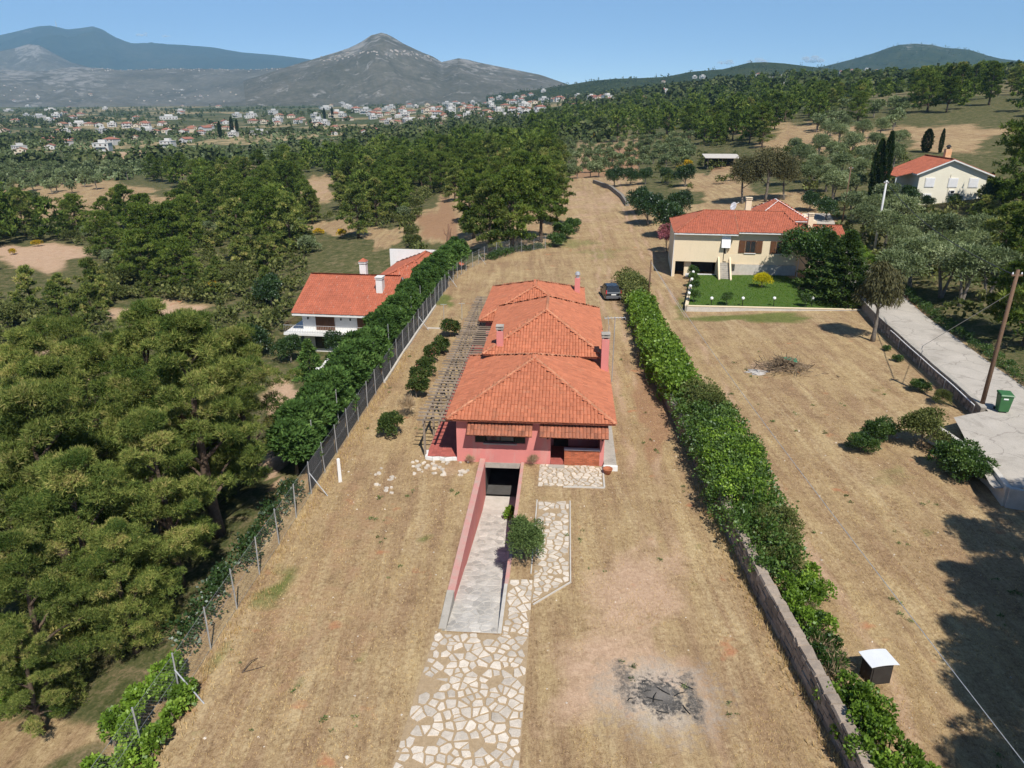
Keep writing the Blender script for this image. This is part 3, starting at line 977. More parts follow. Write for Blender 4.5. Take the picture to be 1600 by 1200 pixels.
# ------------------------------------------------------------------ roofs
def tile_plane(mb, poly, w=.205, l=.34, h=.055, rg=None, seg=5, lip=.018, jitter=.006):
    """rows of barrel tiles over a planar roof face; poly[0]->poly[1] is the eave"""
    P = [Vector(p) for p in poly]
    e = (P[1] - P[0]).normalized()
    n = (P[1] - P[0]).cross(P[-1] - P[0]).normalized()
    if n.z < 0:
        n = -n
    s = n.cross(e).normalized()
    if s.z < 0:
        s = -s
    q = [((p - P[0]).dot(e), (p - P[0]).dot(s)) for p in P]
    a0, a1 = min(x for x, _ in q), max(x for x, _ in q)
    b1 = max(y for _, y in q)
    nc = max(1, round((a1 - a0) / w))
    w = (a1 - a0) / nc
    cross = []
    for k in range(seg):
        an = math.pi * k / (seg - 1)
        cross.append((-.5 * w * math.cos(an), h * math.sin(an)))
    for r in range(int(b1 / l) + 1):
        for c in range(nc):
            ca, cb = a0 + (c + .5) * w, (r + .5) * l
            if not in_poly((ca, min(cb, b1 - .01)), q):
                if not (in_poly((ca + w * .45, cb - l * .45), q) or in_poly((ca - w * .45, cb - l * .45), q)):
                    continue
            ja, jb, jz = rg.normal(0, jitter), rg.normal(0, jitter), rg.normal(0, jitter)
            tint = float(np.clip(rg.normal(.5, .22), 0, 1))
            base = len(mb.v)
            lo = P[0] + s * (r * l - (.06 if r == 0 else .02) + jb) + n * (lip + jz)
            hi = P[0] + s * ((r + 1) * l + .03 + jb) + n * (.0 + jz)
            for o_ in (lo, hi):
                for x, z in cross:
                    mb.v.append(tuple(o_ + e * (ca + ja + x) + n * z))
            for k in range(seg - 1):
                mb.f.append((base + k, base + k + 1, base + seg + k + 1, base + seg + k))
                mb.t.append(tint)
            mb.f.append(tuple(base + k for k in range(seg)))
            mb.t.append(tint)


def cap_line(mb, a, b, r=.13, l=.42, rg=None):
    a, b = Vector(a), Vector(b)
    d = b - a
    n = max(1, int(d.length / l))
    dd = d / n
    side = d.cross(Vector((0, 0, 1))).normalized()
    up = side.cross(d).normalized()
    for i in range(n):
        p0, p1 = a + dd * i, a + dd * (i + 1.12)
        tint = float(rg.uniform(0, 1))
        base = len(mb.v)
        for p, k in ((p0, 1.0), (p1, .82)):
            for t in range(6):
                an = math.pi * (t / 5)
                mb.v.append(tuple(p - side * (r * k * math.cos(an)) + up * (r * .75 * k * math.sin(an) + .02)))
        for t in range(5):
            mb.f.append((base + t, base + t + 1, base + 7 + t, base + 6 + t))
            mb.t.append(tint)
        mb.f.append(tuple(base + t for t in range(6)))
        mb.t.append(tint)


def roof_from_planes(parent, planes, caps, mt, rg, w=.205, l=.34, name="roof", thick=.12, fascia=None, seg=5, mcap=None):
    under = MB()
    tiles = MB()
    for pl in planes:
        up = [Vector(p) - Vector((0, 0, .025)) for p in pl]
        dn = [Vector(p) - Vector((0, 0, thick)) for p in pl]
        under.poly(up)
        under.poly(dn[::-1])
        for i in range(len(pl)):
            j = (i + 1) % len(pl)
            under.poly([dn[i], dn[j], up[j], up[i]])
        tile_plane(tiles, pl, w, l, rg=rg, seg=seg)
    r = under.build(name, fascia or M['under'], parent)
    t = tiles.build("roof_tiles", mt, r)
    tag(t, kind="stuff")
    if caps:
        cp = MB()
        for a, b in caps:
            cap_line(cp, a, b, rg=rg, r=.115)
        c = cp.build("ridge_tiles", mcap or M['ridge'], r)
        tag(c, kind="stuff")
    return r


def hip_roof(parent, u0, u1, v0, v1, ze, uc, va, vb, zr, mt, rg, **kw):
    A, B, C, D = (u0, v0, ze), (u1, v0, ze), (u1, v1, ze), (u0, v1, ze)
    R0, R1 = (uc, va, zr), (uc, vb, zr)
    return roof_from_planes(parent, [[A, B, R0], [B, C, R1, R0], [C, D, R1], [D, A, R0, R1]],
                            [(A, R0), (B, R0), (C, R1), (D, R1), (R0, R1)], mt, rg, **kw)


def chimney(parent, u, v, z0, z1, w, mat, capmat, d=None):
    d = d or w
    c = MB().box(u - w / 2, u + w / 2, v - d / 2, v + d / 2, z0, z1 - .38).build("chimney", mat, parent, bevel=.01)
    m = MB()
    for sx in (-1, 1):
        for sy in (-1, 1):
            m.box(u + sx * w * .36 - .05, u + sx * w * .36 + .05, v + sy * d * .36 - .05, v + sy * d * .36 + .05, z1 - .38, z1 - .24)
    m.box(u - w * .58, u + w * .58, v - d * .58, v + d * .58, z1 - .25, z1 - .17)
    for sx in (-1, 1):
        for sy in (-1, 1):
            m.box(u + sx * w * .36 - .05, u + sx * w * .36 + .05, v + sy * d * .36 - .05, v + sy * d * .36 + .05, z1 - .17, z1 - .07)
    m.box(u - w * .6, u + w * .6, v - d * .6, v + d * .6, z1 - .07, z1)
    m.build("chimney_cap", capmat, c)
    return c


def wall_box(parent, u0, u1, v0, v1, z0, z1, mat, name="wall", bevel=0.0):
    return MB().box(u0, u1, v0, v1, z0, z1).build(name, mat, parent, bevel=bevel)


def window_front(parent, u0, u1, z0, z1, v, frame, depth=.10, panes=2, sill=None, glass=None, shut=None):
    """a window in a wall that faces -v: frame, pane, sill and shutters"""
    f = MB()
    t = .07
    f.box(u0, u1, v - .03, v + .05, z0, z0 + t).box(u0, u1, v - .03, v + .05, z1 - t, z1)
    f.box(u0, u0 + t, v - .03, v + .05, z0 + t, z1 - t).box(u1 - t, u1, v - .03, v + .05, z0 + t, z1 - t)
    for k in range(1, panes):
        c = u0 + (u1 - u0) * k / panes
        f.box(c - .03, c + .03, v - .025, v + .045, z0 + t, z1 - t)
    w = f.build("window", frame, parent)
    for k in range(panes):
        a = u0 + (u1 - u0) * k / panes
        b = u0 + (u1 - u0) * (k + 1) / panes
        MB().box(a + .035, b - .035, v + .0, v + .02, z0 + t * .5, z1 - t * .5).build("pane", glass or M['glass'], w)
    if sill:
        MB().box(u0 - .1, u1 + .1, v - .12, v - .032, z0 - .09, z0 - .01).build("sill", sill, w)
    if shut:
        for (a, b) in shut:
            m = MB()
            m.box(a, b, v - .085, v - .045, z0, z1)
            for k in range(9):
                zz = z0 + (z1 - z0) * (k + .5) / 9
                m.box(a + .06, b - .06, v - .10, v - .086, zz - .03, zz + .03)
            m.build("shutter", frame, w)
    return w


# ------------------------------------------------------------------ the pink house
rgh = np.random.default_rng(12)
house = thing("house", "pink bungalow with three stepped orange tiled hip roofs", "house", (HO[0], HO[1], 0), HOUSE_RZ)
T = .25
# front wall in pieces round the window, the porch and the garage mouth
wall_box(house, 0, 1.1, 0, T, 0, 2.95, M['pink'])
wall_box(house, 1.1, 4.1, 0, T, 0, 1.3, M['pink'])
wall_box(house, 1.1, 4.1, 0, T, 2.3, 2.95, M['pink'])
wall_box(house, 4.1, 5.6, 0, T, 0, 2.95, M['pink'])
wall_box(house, 5.6, 8.75, 0, T, 2.3, 2.95, M['pink'], name="lintel")
wall_box(house, 8.5, 8.75, 0, T, .0, 2.3, M['pink'], name="porch_column")
wall_box(house, 0, T, T, 10.2, 0, 2.95, M['pink'])
wall_box(house, 8.5, 8.75, T, 10.2, 0, 2.95, M['pink'])
wall_box(house, 5.25, 5.5, T, 2.2, .2, 2.95, M['pink'])
wall_box(house, 5.5, 8.5, 2.2, 2.4, .2, 2.95, M['pink'])
wall_box(house, 5.25, 8.5, T, 2.4, 2.952, 3.0, M['white'], name="porch_ceiling")
pf = MB()
for i in range(11):
    for j in range(7):
        pf.box(5.52 + i * .27, 5.52 + i * .27 + .262, T + j * .28, T + j * .28 + .272, .1, .2, float(rgh.uniform(0, 1)))
tag(pf.build("porch_floor_tiles", M['redtile'], house), kind="stuff")
wall_box(house, 5.62, 6.38, -.16, T - .01, .0, .17, M['redtile'], name="step")
wall_box(house, 5.5, 6.45, -.5, -.17, .0, .09, M['concrete'], name="step")
dr = MB().box(5.75, 6.65, 2.13, 2.19, .2, 2.25).build("door", M['door'], house)
MB().box(6.5, 6.54, 2.08, 2.13, 1.1, 1.25).build("door_handle", M['galv'], dr)
window_front(house, 7.0, 8.3, 1.0, 2.2, 2.16, M['darkgreen'], panes=2)
# brick parapet, brick by brick
par = MB().box(6.42, 8.5, .03, .2, 0, .98).build("brick_parapet", M['mortar'], house)
bk = MB()
for r in range(13):
    zz = .005 + r * .0755
    u = 6.42 - (.105 if r % 2 else 0)
    while u < 8.5:
        a, b_ = max(u, 6.42), min(u + .2, 8.5)
        if b_ - a > .03:
            dp = rgh.uniform(0, .008)
            bk.box(a + .004, b_ - .004, .0 - dp, .028, zz, zz + .066, float(rgh.uniform(0, 1)))
            bk.box(a + .004, b_ - .004, .202, .23, zz, zz + .066, float(rgh.uniform(0, 1)))
        u += .21
tag(bk.build("bricks", M['brick'], par), kind="stuff")
wall_box(house, 6.4, 8.52, -.03, .26, .985, 1.03, M['white'], name="parapet_coping")
# wide front window with dark shutters
w = window_front(house, 1.75, 3.45, 1.32, 2.28, .12, M['darkgreen'], panes=2, sill=None)
for a, b_ in ((1.14, 1.72), (3.48, 4.06)):
    m = MB().box(a, b_, .02, .06, 1.32, 2.28)
    for k in range(10):
        zz = 1.4 + k * .085
        m.box(a + .06, b_ - .06, -.005, .018, zz - .025, zz + .025)
    m.build("shutter", M['darkgreen'], w)
MB().box(1.6, 3.6, -.1, -.005, 1.22, 1.3).build("sill", M['concrete'], w)
# tiled awnings
for (a, b_) in ((.72, 4.52), (4.95, 8.92)):
    aw = roof_from_planes(house, [[(a, -.9, 2.22), (b_, -.9, 2.22), (b_, -.003, 2.76), (a, -.003, 2.76)]], [], M['tile_old'], rgh, name="awning", thick=.07)
    for u in np.linspace(a + .12, b_ - .12, 6):
        MB().beam((u, -.82, 2.17), (u, .0, 2.64), .07, .08).build("bracket", M['wood_grey'], aw)
for u in (5.42, 8.62):
    ln = MB().box(u - .05, u + .05, -.16, -.06, 1.72, 1.95).box(u - .07, u + .07, -.18, -.04, 1.95, 1.99).box(u - .02, u + .02, -.06, -.003, 1.86, 1.9).build("wall_lantern", M['black'], house)
# garage under the house
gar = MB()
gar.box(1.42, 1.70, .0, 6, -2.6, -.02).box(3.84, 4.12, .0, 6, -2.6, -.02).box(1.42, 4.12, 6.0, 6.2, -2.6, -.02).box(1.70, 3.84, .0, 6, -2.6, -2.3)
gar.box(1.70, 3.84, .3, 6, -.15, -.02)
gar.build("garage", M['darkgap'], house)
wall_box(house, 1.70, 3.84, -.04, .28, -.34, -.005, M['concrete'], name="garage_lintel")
# rear blocks
wall_box(house, 1.15, 8.55, 9.3, 20.6, 0, 3.85, M['pink'])
wall_box(house, -.5, 7.6, 20.62, 31.6, 0, 2.95, M['pink'])
hip_roof(house, -.5, 9.3, -.5, 10.9, 2.98, 4.4, 5.0, 5.7, 4.98, M['tile'], rgh)
hip_roof(house, .62, 9.1, 8.65, 21.5, 3.9, 4.9, 13.0, 16.9, 5.98, M['tile'], rgh)
hip_roof(house, -1.0, 8.05, 19.9, 32.3, 3.05, 3.6, 24.4, 26.4, 5.05, M['tile'], rgh)
chimney(house, 1.75, 9.55, 3.6, 5.75, .46, M['pink'], M['concrete'])
chimney(house, 9.02, 8.25, .0, 5.75, .5, M['pink'], M['concrete'])
c = MB().box(7.1, 7.6, 29.0, 29.5, 3.0, 4.75).build("chimney", M['pink'], house)
MB().lathe([(.16, 4.75), (.16, 5.05), (.26, 5.06), (.2, 5.3), (.02, 5.38)], (7.35, 29.25), 12).build("chimney_cap", M['galv'], c)
# side ledge, terrace
wall_box(house, 8.76, 9.5, -.35, 9.8, 0, .32, M['concrete'], name="side_ledge")
wall_box(house, 8.72, 9.55, -.6, -.352, 0, .28, M['white'], name="ledge_end")
ter = wall_box(house, -1.95, -.002, .25, 24, 0, .14, M['concrete'], name="terrace")
tt = MB()
for i in range(7):
    for j in range(80):
        tt.box(-1.93 + i * .275, -1.93 + i * .275 + .268, .27 + j * .295, .27 + j * .295 + .288, .14, .165, float(rgh.uniform(0, 1)))
tag(tt.build("terrace_tiles", M['redtile'], ter), kind="stuff")
ed = MB()
pts = [(-1.98, 1.0), (-1.9, .12), (-1.5, .02), (-1.1, .12), (-.75, -.02), (-.3, .14), (-.01, .14)]
for p, q in zip(pts, pts[1:]):
    ed.beam((p[0], p[1], .09), (q[0], q[1], .09), .14, .2)
ed.build("terrace_edge", M['white'], ter)
for k in range(5):
    vv = 1.6 + k * 3.6
    gl = window_front(house, 0, 0, 0, 0, 0, M['darkgreen']) if False else MB().box(-.03, -.004, vv, vv + 1.5, .2, 2.2).build("door", M['darkgreen'], house)
    MB().box(-.04, -.031, vv + .1, vv + .7, .3, 2.1).box(-.04, -.031, vv + .8, vv + 1.4, .3, 2.1).build("pane", M['glass'], gl)

# pergola
perg = thing("pergola", "weathered timber pergola beside the pink house", "pergola", (HO[0], HO[1], 0), HOUSE_RZ)
post = MB().box(-.06, .06, -.06, .06, 0, 2.3).mesh("post", M['wood_grey'])
pv = .45
while pv < 30.5:
    for u in (-2.02,):
        o = obj("post", post, perg)
        o.location = (u, pv, 0)
        MB().beam((u, pv + .05, 1.85), (u, pv + .5, 2.3), .07, .07).build("brace", M['wood_grey'], perg)
    pv += 3.0
for u in (-2.02, -1.05):
    for k in range(10):
        MB().box(u - .05, u + .05, .2 + k * 3.03, .2 + k * 3.03 + 3.02, 2.3, 2.46, float(rgh.uniform(0, 1))).build("beam", M['wood_grey'], perg)
sv = .3
while sv < 30.4:
    a = -2.45 + rgh.uniform(-.12, .12)
    b_ = (-.45 if sv < 9 else (.3 if sv < 20 else -.9)) + rgh.uniform(-.05, .05)
    MB().beam((a, sv + rgh.uniform(-.05, .05), 2.53), (b_, sv + rgh.uniform(-.05, .05), 2.53 + rgh.uniform(-.02, .03)), .06, .09, float(rgh.uniform(0, 1))).build("slat", M['wood_grey'], perg)
    sv += .56
# television aerial by the wall
x, y = HF(10.0, 14.2)
ant = thing("television_aerial", "thin television aerial mast standing beside the pink house", "aerial", (x, y, gz(x, y)))
MB().tube([(0, 0, 0), (0, 0, 5.2)], .035, 6).build("mast", M['galv'], ant)
MB().tube([(-.5, -.2, 0), (-.45, -.2, 4.6)], .03, 6).build("mast", M['galv'], ant)
am = MB().tube([(-.8, 0, 5.1), (.8, .2, 5.1)], .025, 5)
for k in range(7):
    am.tube([(-.75 + k * .25, -.35, 5.12), (-.75 + k * .25, .4, 5.12)], .018, 4)
am.tube([(-.5, -.3, 4.7), (-.5, .3, 5.2)], .02, 4)
am.build("aerial_array", M['galv'], ant)
x, y = HF(8.95, -.95)
pot = thing("flower_pot", "round terracotta pot at the corner of the brick porch", "pot", (x, y, gz(x, y)))
MB().lathe([(.15, 0), (.24, .2), (.27, .3), (.29, .3), (.29, .36), (.24, .36), (.23, .28)], n=18).build("pot_body", M['soilred'], pot, smooth=True)

# ------------------------------------------------------------------ the white house behind the hedge
rgw = np.random.default_rng(5)
d = ray(443, 520)
t = 24.0 / -d[2]
WX, WY = d[0] * t, d[1] * t
WB = gz(WX + 5, WY + 6) - .5
wh = thing("house", "white two storey house with orange gable roof beyond the conifer hedge", "house", (WX, WY, 0), HOUSE_RZ - math.radians(3))
zb = -4.0
wall_box(wh, 1.7, 11.3, 1.6, 12.4, WB, -1.45, M['white'])
wall_box(wh, 10.6, 14.6, 9.5, 21.0, WB, -.75, M['white'])
bal = wall_box(wh, 0, 11.0, 0, 1.598, zb - .25, zb, M['white'], name="balcony")
wall_box(wh, 0, 1.68, 1.6, 9.5, zb - .25, zb - .001, M['white'], name="balcony")
rail = MB()
for k in range(56):
    u = .08 + k * .196
    rail.tube([(u, .06, zb), (u, .06, zb + .9)], .014, 4)
rail.tube([(.05, .06, zb + .92), (10.95, .06, zb + .92)], .03, 5)
rail.tube([(.05, .06, zb + .12), (10.95, .06, zb + .12)], .02, 5)
rail.build("railing", M['galv'], bal)
rail = MB()
for k in range(40):
    v = .1 + k * .23
    rail.tube([(.06, v, zb), (.06, v, zb + .9)], .014, 4)
rail.tube([(.06, .05, zb + .92), (.06, 9.4, zb + .92)], .03, 5)
rail.build("railing", M['shutter'], bal)
for (a, b_) in ((3.3, 5.5), (8.2, 10.2)):
    w = MB().box(a, b_, 1.5, 1.596, zb + .02, zb + 2.1).build("balcony_door", M['shutter'], wh)
    for k in range(3):
        m = a + (b_ - a) * k / 3
        mm = MB()
        for s_ in range(14):
            mm.box(m + .06, m + (b_ - a) / 3 - .04, 1.475, 1.498, zb + .12 + s_ * .135, zb + .21 + s_ * .135)
        mm.build("shutter", M['shutter'], w)
for u in (2.4, 6.3, 7.4):
    MB().box(u - .06, u + .06, 1.45, 1.597, zb + 1.25, zb + 1.5).build("wall_lamp", M['black'], wh)
MB().box(11.302, 11.36, 6.0, 7.4, zb + .7, zb + 1.8).build("window", M['shutter'], wh)
MB().box(11.302, 11.34, 2.6, 3.6, zb + .9, zb + 1.8).build("window", M['blind'], wh)
# ground floor openings
MB().box(3, 4.6, 1.54, 1.597, zb - 2.2, zb - .8).build("window", M['glass'], wh)
E0, E1 = -1.78, 1.25
roof_from_planes(wh, [[(1.0, .5, E0), (12.0, .5, E0), (12.0, 7.2, E1), (1.0, 7.2, E1)], [(12.0, 13.6, E0), (1.0, 13.6, E0), (1.0, 7.2, E1), (12.0, 7.2, E1)]],
                 [((1.0, 7.2, E1), (12.0, 7.2, E1)), ((12.0, .5, E0), (12.0, 7.2, E1)), ((1., .5, E0), (1., 7.2, E1))], M['tile_far'], rgw, w=.25, l=.37, fascia=M['white'], thick=.3, mcap=M['tile_far'])
tri = MB().poly([(11.28, 1.6, -1.6), (11.28, 12.4, -1.6), (11.28, 7.2, .8)]).build("gable", M['white'], wh)
hip_roof(wh, 6.6, 16.4, 8.6, 24.0, -.7, 12.2, 13.5, 19., 1.9, M['tile_far'], rgw, w=.25, l=.37, fascia=M['white'], thick=.25, mcap=M['tile_far'])
wall_box(wh, 5.6, 15.2, 24.2, 24.5, -2, 1.15, M['white'], name="parapet")
chimney(wh, 10.2, 4.6, -.4, 1.75, .75, M['white'], M['white'], 1.)
cc = chimney(wh, 6.3, 10.6, -1.2, 2.2, .8, M['white'], M['white'], .8)
MB().poly([(5.8, 10.1, 2.2), (6.8, 10.1, 2.2), (6.3, 10.6, 2.6)]).poly([(6.8, 10.1, 2.2), (6.8, 11.1, 2.2), (6.3, 10.6, 2.6)]).poly([(6.8, 11.1, 2.2), (5.8, 11.1, 2.2), (6.3, 10.6, 2.6)]).poly([(5.8, 11.1, 2.2), (5.8, 10.1, 2.2), (6.3, 10.6, 2.6)]).build("cowl", M['tile_far'], cc)
gw = thing("garden_wall", "white sloping garden wall below the white house", "wall")
p, q = G(500, 592), G(533, 548)
MB().hexa([(p.x - .12, p.y, p.z - .3), (p.x + .12, p.y, p.z - .3), (q.x + .12, q.y, q.z - .3), (q.x - .12, q.y, q.z - .3), (p.x - .12, p.y, p.z + 1.0), (p.x + .12, p.y, p.z + 1.0), (q.x + .12, q.y, q.z + 1.0), (q.x - .12, q.y, q.z + 1.0)]).build("wall_panel", M['white'], gw)
MB().box(p.x - .25, p.x + .25, p.y - .5, p.y - .01, p.z - .3, p.z + 1.25).build("pillar", M['white'], gw)

# ------------------------------------------------------------------ the cream house with the lawn
rgb_ = np.random.default_rng(9)
c0 = G(1047, 432)
BX, BY, BZ = c0.x, c0.y, c0.z - .1
bh = thing("house", "cream house with red hip roof and outside stair above a lawn", "house", (BX + .2, BY, BZ), math.radians(-9))
bh.scale = (.86, .92, 1)
# main block 17.5 m wide; the left end stands on an open undercroft
wall_box(bh, 0, 6.9, .0, .25, 2.05, 5.55, M['cream'])
wall_box(bh, 7.4, 17.2, 1.2, 1.45, 1.7, 5.55, M['cream'])
wall_box(bh, 0, .25, .25, 12, 0, 5.55, M['cream'])
wall_box(bh, 16.95, 17.2, 1.45, 12, 0, 5.55, M['cream'])
wall_box(bh, .25, 16.95, 11.75, 12, 0, 5.55, M['cream'])
wall_box(bh, .25, 7.4, .26, 11.7, 2.0, 2.2, M['cream'], name="floor_slab")
wall_box(bh, 7.15, 7.4, .27, 1.45, 2.2, 5.55, M['cream'])
wall_box(bh, 0.0, .35, .0, .3, 0, 2.04, M['cream'], name="pillar")
wall_box(bh, 1.7, 2.6, .6, 1.6, 0, 1.99, M['cream'], name="pillar")
wall_box(bh, 6.0, 6.35, -.05, .3, 0, 2.04, M['cream'], name="pillar")
wall_box(bh, .3, 6.0, 3.6, 3.8, 0, 1.99, M['darkgap'], name="undercroft_wall")
wall_box(bh, 1.9, 6.0, .05, .2, 0, .55, M['white'], name="undercroft_parapet")
wall_box(bh, 7.42, 17.2, 1.0, 1.19, 0, 1.68, M['cement'], name="stone_plinth")
wall_box(bh, 7.4, 15.5, -.6, .98, 0, .25, M['cement'], name="side_walk")
# stair with cheek walls
stw = MB()
for k in range(11):
    stw.box(6.45, 7.75, -2.9 + k * .27, -2.9 + (k + 1) * .27 + .01, -.1, .2 + k * .185)
stw.build("stair", M['concrete'], bh)
for u in (6.2, 7.76):
    MB().hexa([(u, -3.0, -.1), (u + .22, -3.0, -.1), (u + .22, .0, -.1), (u, .0, -.1), (u, -3.0, .6), (u + .22, -3.0, .6), (u + .22, .0, 2.75), (u, .0, 2.75)]).build("stair_cheek", M['cream'], bh)
MB().box(6.6, 7.4, 1.0, 1.1, 2.2, 4.3).build("door", M['shutter'], bh)
MB().hexa([(6.5, -.5, 3.9), (9.1 - 1.4, -.5, 3.9), (9.1 - 1.4, .0, 5.4), (6.5, .0, 5.4), (6.5, -.52, 3.92), (7.7, -.52, 3.92), (7.7, -.02, 5.42), (6.5, -.02, 5.42)]).build("awning", M['blind'], bh)
MB().box(7.0, 9.3, -.05, .05, 2.2, 3.1).build("porch_rail", M['cream'], bh)
window_front(bh, 10.0, 11.4, 3.1, 4.6, 1.19, M['shutter'], panes=2, sill=M['white'], shut=((9.1, 9.95), (11.45, 12.3)))
window_front(bh, 14.2, 15.4, 3.1, 4.6, 1.19, M['shutter'], panes=2, sill=M['white'], shut=((13.4, 14.15), (15.45, 16.2)))
ze, zr = 5.6, 7.6
roof_from_planes(bh, [[(-.15, -.6, ze), (8.6, -.6, ze), (8.6, 5.6, zr), (4.4, 5.6, zr)],
                      [(8.6, .5, ze + .1), (17.8, .5, ze + .1), (15.5, 5.6, zr), (8.6, 5.6, zr)],
                      [(-.15, 12.6, ze), (-.15, -.6, ze), (4.4, 5.6, zr)],
                      [(17.8, 12.6, ze), (-.15, 12.6, ze), (4.4, 5.6, zr), (15.5, 5.6, zr)],
                      [(17.8, .5, ze + .1), (17.8, 12.6, ze), (15.5, 5.6, zr)]],
                 [((-.15, -.6, ze), (4.4, 5.6, zr)), ((4.4, 5.6, zr), (15.5, 5.6, zr)), ((8.6, -.6, ze), (8.6, 5.6, zr)), ((17.8, .5, ze), (15.5, 5.6, zr)), ((-.15, 12.6, ze), (4.4, 5.6, zr))],
                 M['tile_far'], rgb_, w=.25, l=.37, fascia=M['white'], thick=.2, mcap=M['tile_old'])
wall_box(bh, 13.2, 22.0, 12.1, 20, 0, 5.7, M['cream'])
hip_roof(bh, 12.6, 20.8, 11.6, 21.0, 5.8, 16.5, 15, 17.5, 7.9, M['tile_far'], rgb_, w=.25, l=.37, fascia=M['white'], thick=.2, mcap=M['white'])
wall_box(bh, 17.2, 23.5, 3.5, 10.5, 0, 4.5, M['cream'])
roof_from_planes(bh, [[(16.8, 2.6, 4.5), (24.2, 2.6, 4.5), (24.2, 7.2, 5.9), (16.8, 7.2, 5.9)], [(24.2, 11.2, 4.6), (16.8, 11.2, 4.6), (16.8, 7.2, 5.9), (24.2, 7.2, 5.9)]], [((16.8, 7.2, 5.9), (24.2, 7.2, 5.9))],
                 M['tile_far'], rgb_, w=.25, l=.37, fascia=M['white'], thick=.2, mcap=M['tile_old'])
roof_from_planes(bh, [[(15.5, .2, 4.55), (20.5, -.2, 4.35), (20.5, 2.6, 4.9), (15.5, 2.6, 4.95)]], [], M['tile_far'], rgb_, w=.25, l=.37, fascia=M['white'], thick=.15)
chimney(bh, 10.6, 6.4, 7.0, 9.2, .8, M['cream'], M['cream'])
chimney(bh, 19.6, 6.5, 5.4, 7.4, .7, M['cream'], M['cream'])
dish = MB()
dish.lathe([(.02, 0), (.3, .04), (.55, .15), (.52, .16), (.28, .06)], n=16)
ds = dish.build("satellite_dish", M['blind'], bh, smooth=True)
ds.location = (8.6, 6.6, 8.0)
ds.rotation_euler = (math.radians(70), 0, math.radians(-50))
MB().tube([(8.6, 6.6, 7.4), (8.6, 6.6, 8.0)], .04, 5).build("dish_mast", M['galv'], bh)
MB().tube([(8.1, 6.2, 8.0), (9.3, 6.9, 8.5)], .03, 5).build("aerial", M['galv'], bh)
MB().tube([(-.05, .02, .1), (-.05, .02, 5.5)], .05, 5).build("downpipe", M['white'], bh)
MB().tube([(17.3, .4, .1), (17.3, .4, 5.5)], .05, 5).build("downpipe", M['white'], bh)

# ------------------------------------------------------------------ the ivory gable house on the slope
c0 = G(1428, 322)
IX, IY, IZ = c0.x, c0.y, c0.z
ih = thing("house", "ivory two storey gable house with white shutters among olive trees on the slope", "house", (IX, IY, IZ), math.radians(-6))
GW, GD, EH, RH = 10.2, 9.5, 5.2, 7.3
wall_box(ih, 0, GW, 0, GD, -1.5, EH, M['ivory'])
gb = MB()
gb.poly([(0, 0, EH), (GW, 0, EH), (GW / 2 - .6, 0, RH - .12)]).poly([(GW, GD, EH), (0, GD, EH), (GW / 2 - .6, GD, RH - .12)]).build("gable", M['ivory'], ih)
rgi = np.random.default_rng(3)
rm = GW / 2 - .6
roof_from_planes(ih, [[(-.7, GD + .6, EH - .15), (-.7, -.6, EH - .15), (rm, -.6, RH), (rm, GD + .6, RH)], [(GW + .8, -.6, EH - .3), (GW + .8, GD + .6, EH - .3), (rm, GD + .6, RH), (rm, -.6, RH)]],
                 [((rm, -.6, RH), (rm, GD + .6, RH))], M['tile_far'], rgi, w=.26, l=.38, fascia=M['white'], thick=.22, mcap=M['tile_far'])
roof_from_planes(ih, [[(-3.1, GD - 1.5, EH - .7), (-3.1, 1.2, EH - .7), (-.5, 1.2, EH - .02), (-.5, GD - 1.5, EH - .02)]], [], M['tile_far'], rgi, w=.26, l=.38, thick=.1, name="lean_to_roof")
for u in (-3.0,):
    for v in (1.4, GD - 1.7):
        MB().tube([(u, v, -1), (u, v, EH - .8)], .07, 6).build("porch_post", M['white'], ih)
for u in (1.7, 5.2, 8.3):
    w = MB().box(u - .72, u + .72, -.09, -.003, 3.0, 4.45).build("window", M['white'], ih)
    mm = MB()
    for k in range(12):
        mm.box(u - .64, u + .64, -.115, -.091, 3.08 + k * .108, 3.17 + k * .108)
    mm.build("roller_shutter", M['blind'], w)
w = MB().box(.9, 2.3, -.08, -.003, .6, 2.0).build("window", M['white'], ih)
MB().box(4.9, 5.6, -.35, -.004, 2.05, 2.55).build("air_conditioner", M['blind'], ih)
MB().box(5.0, 5.5, -.37, -.352, 2.12, 2.48).build("fan_grille", M['rust'], ih)
MB().tube([(4.7, -.06, -1), (4.7, -.06, 5.0)], .05, 5).build("downpipe", M['ivory'], ih)
c = MB().box(rm + .3, rm + 1.2, 3.6, 4.4, 6.3, 8.6).build("chimney", surf("stained_chimney_render", (.72, .52, .33), (.62, .33, .15), 1.5, .9), ih)
MB().lathe([(.22, 8.6), (.22, 8.85), (.42, 8.87), (.3, 9.15), (.05, 9.3)], (rm + .75, 4.0), 10).build("chimney_cowl", M['rust'], c)
MB().box(GW + .003, GW + 1.6, 1.5, 3.4, 1.9, 2.0).build("side_canopy", M['tile_far'], ih)

# ------------------------------------------------------------------ road, lawn
def strip_mesh(name, left, right, zf, mat, kind="structure", label=None):
    mb = MB()
    for i in range(len(left) - 1):
        a, b, c, d_ = left[i], right[i], right[i + 1], left[i + 1]
        mb.poly([(p[0], p[1], zf(*p)) for p in (a, b, c, d_)])
    o = mb.build(name, mat)
    return tag(o, label, kind=kind)


def road_z(x, y):
    xw = float(np.interp(y, RY, RX))
    return max(gz(xw + k, y) for k in (.6, 2.4, 4.4)) + .05


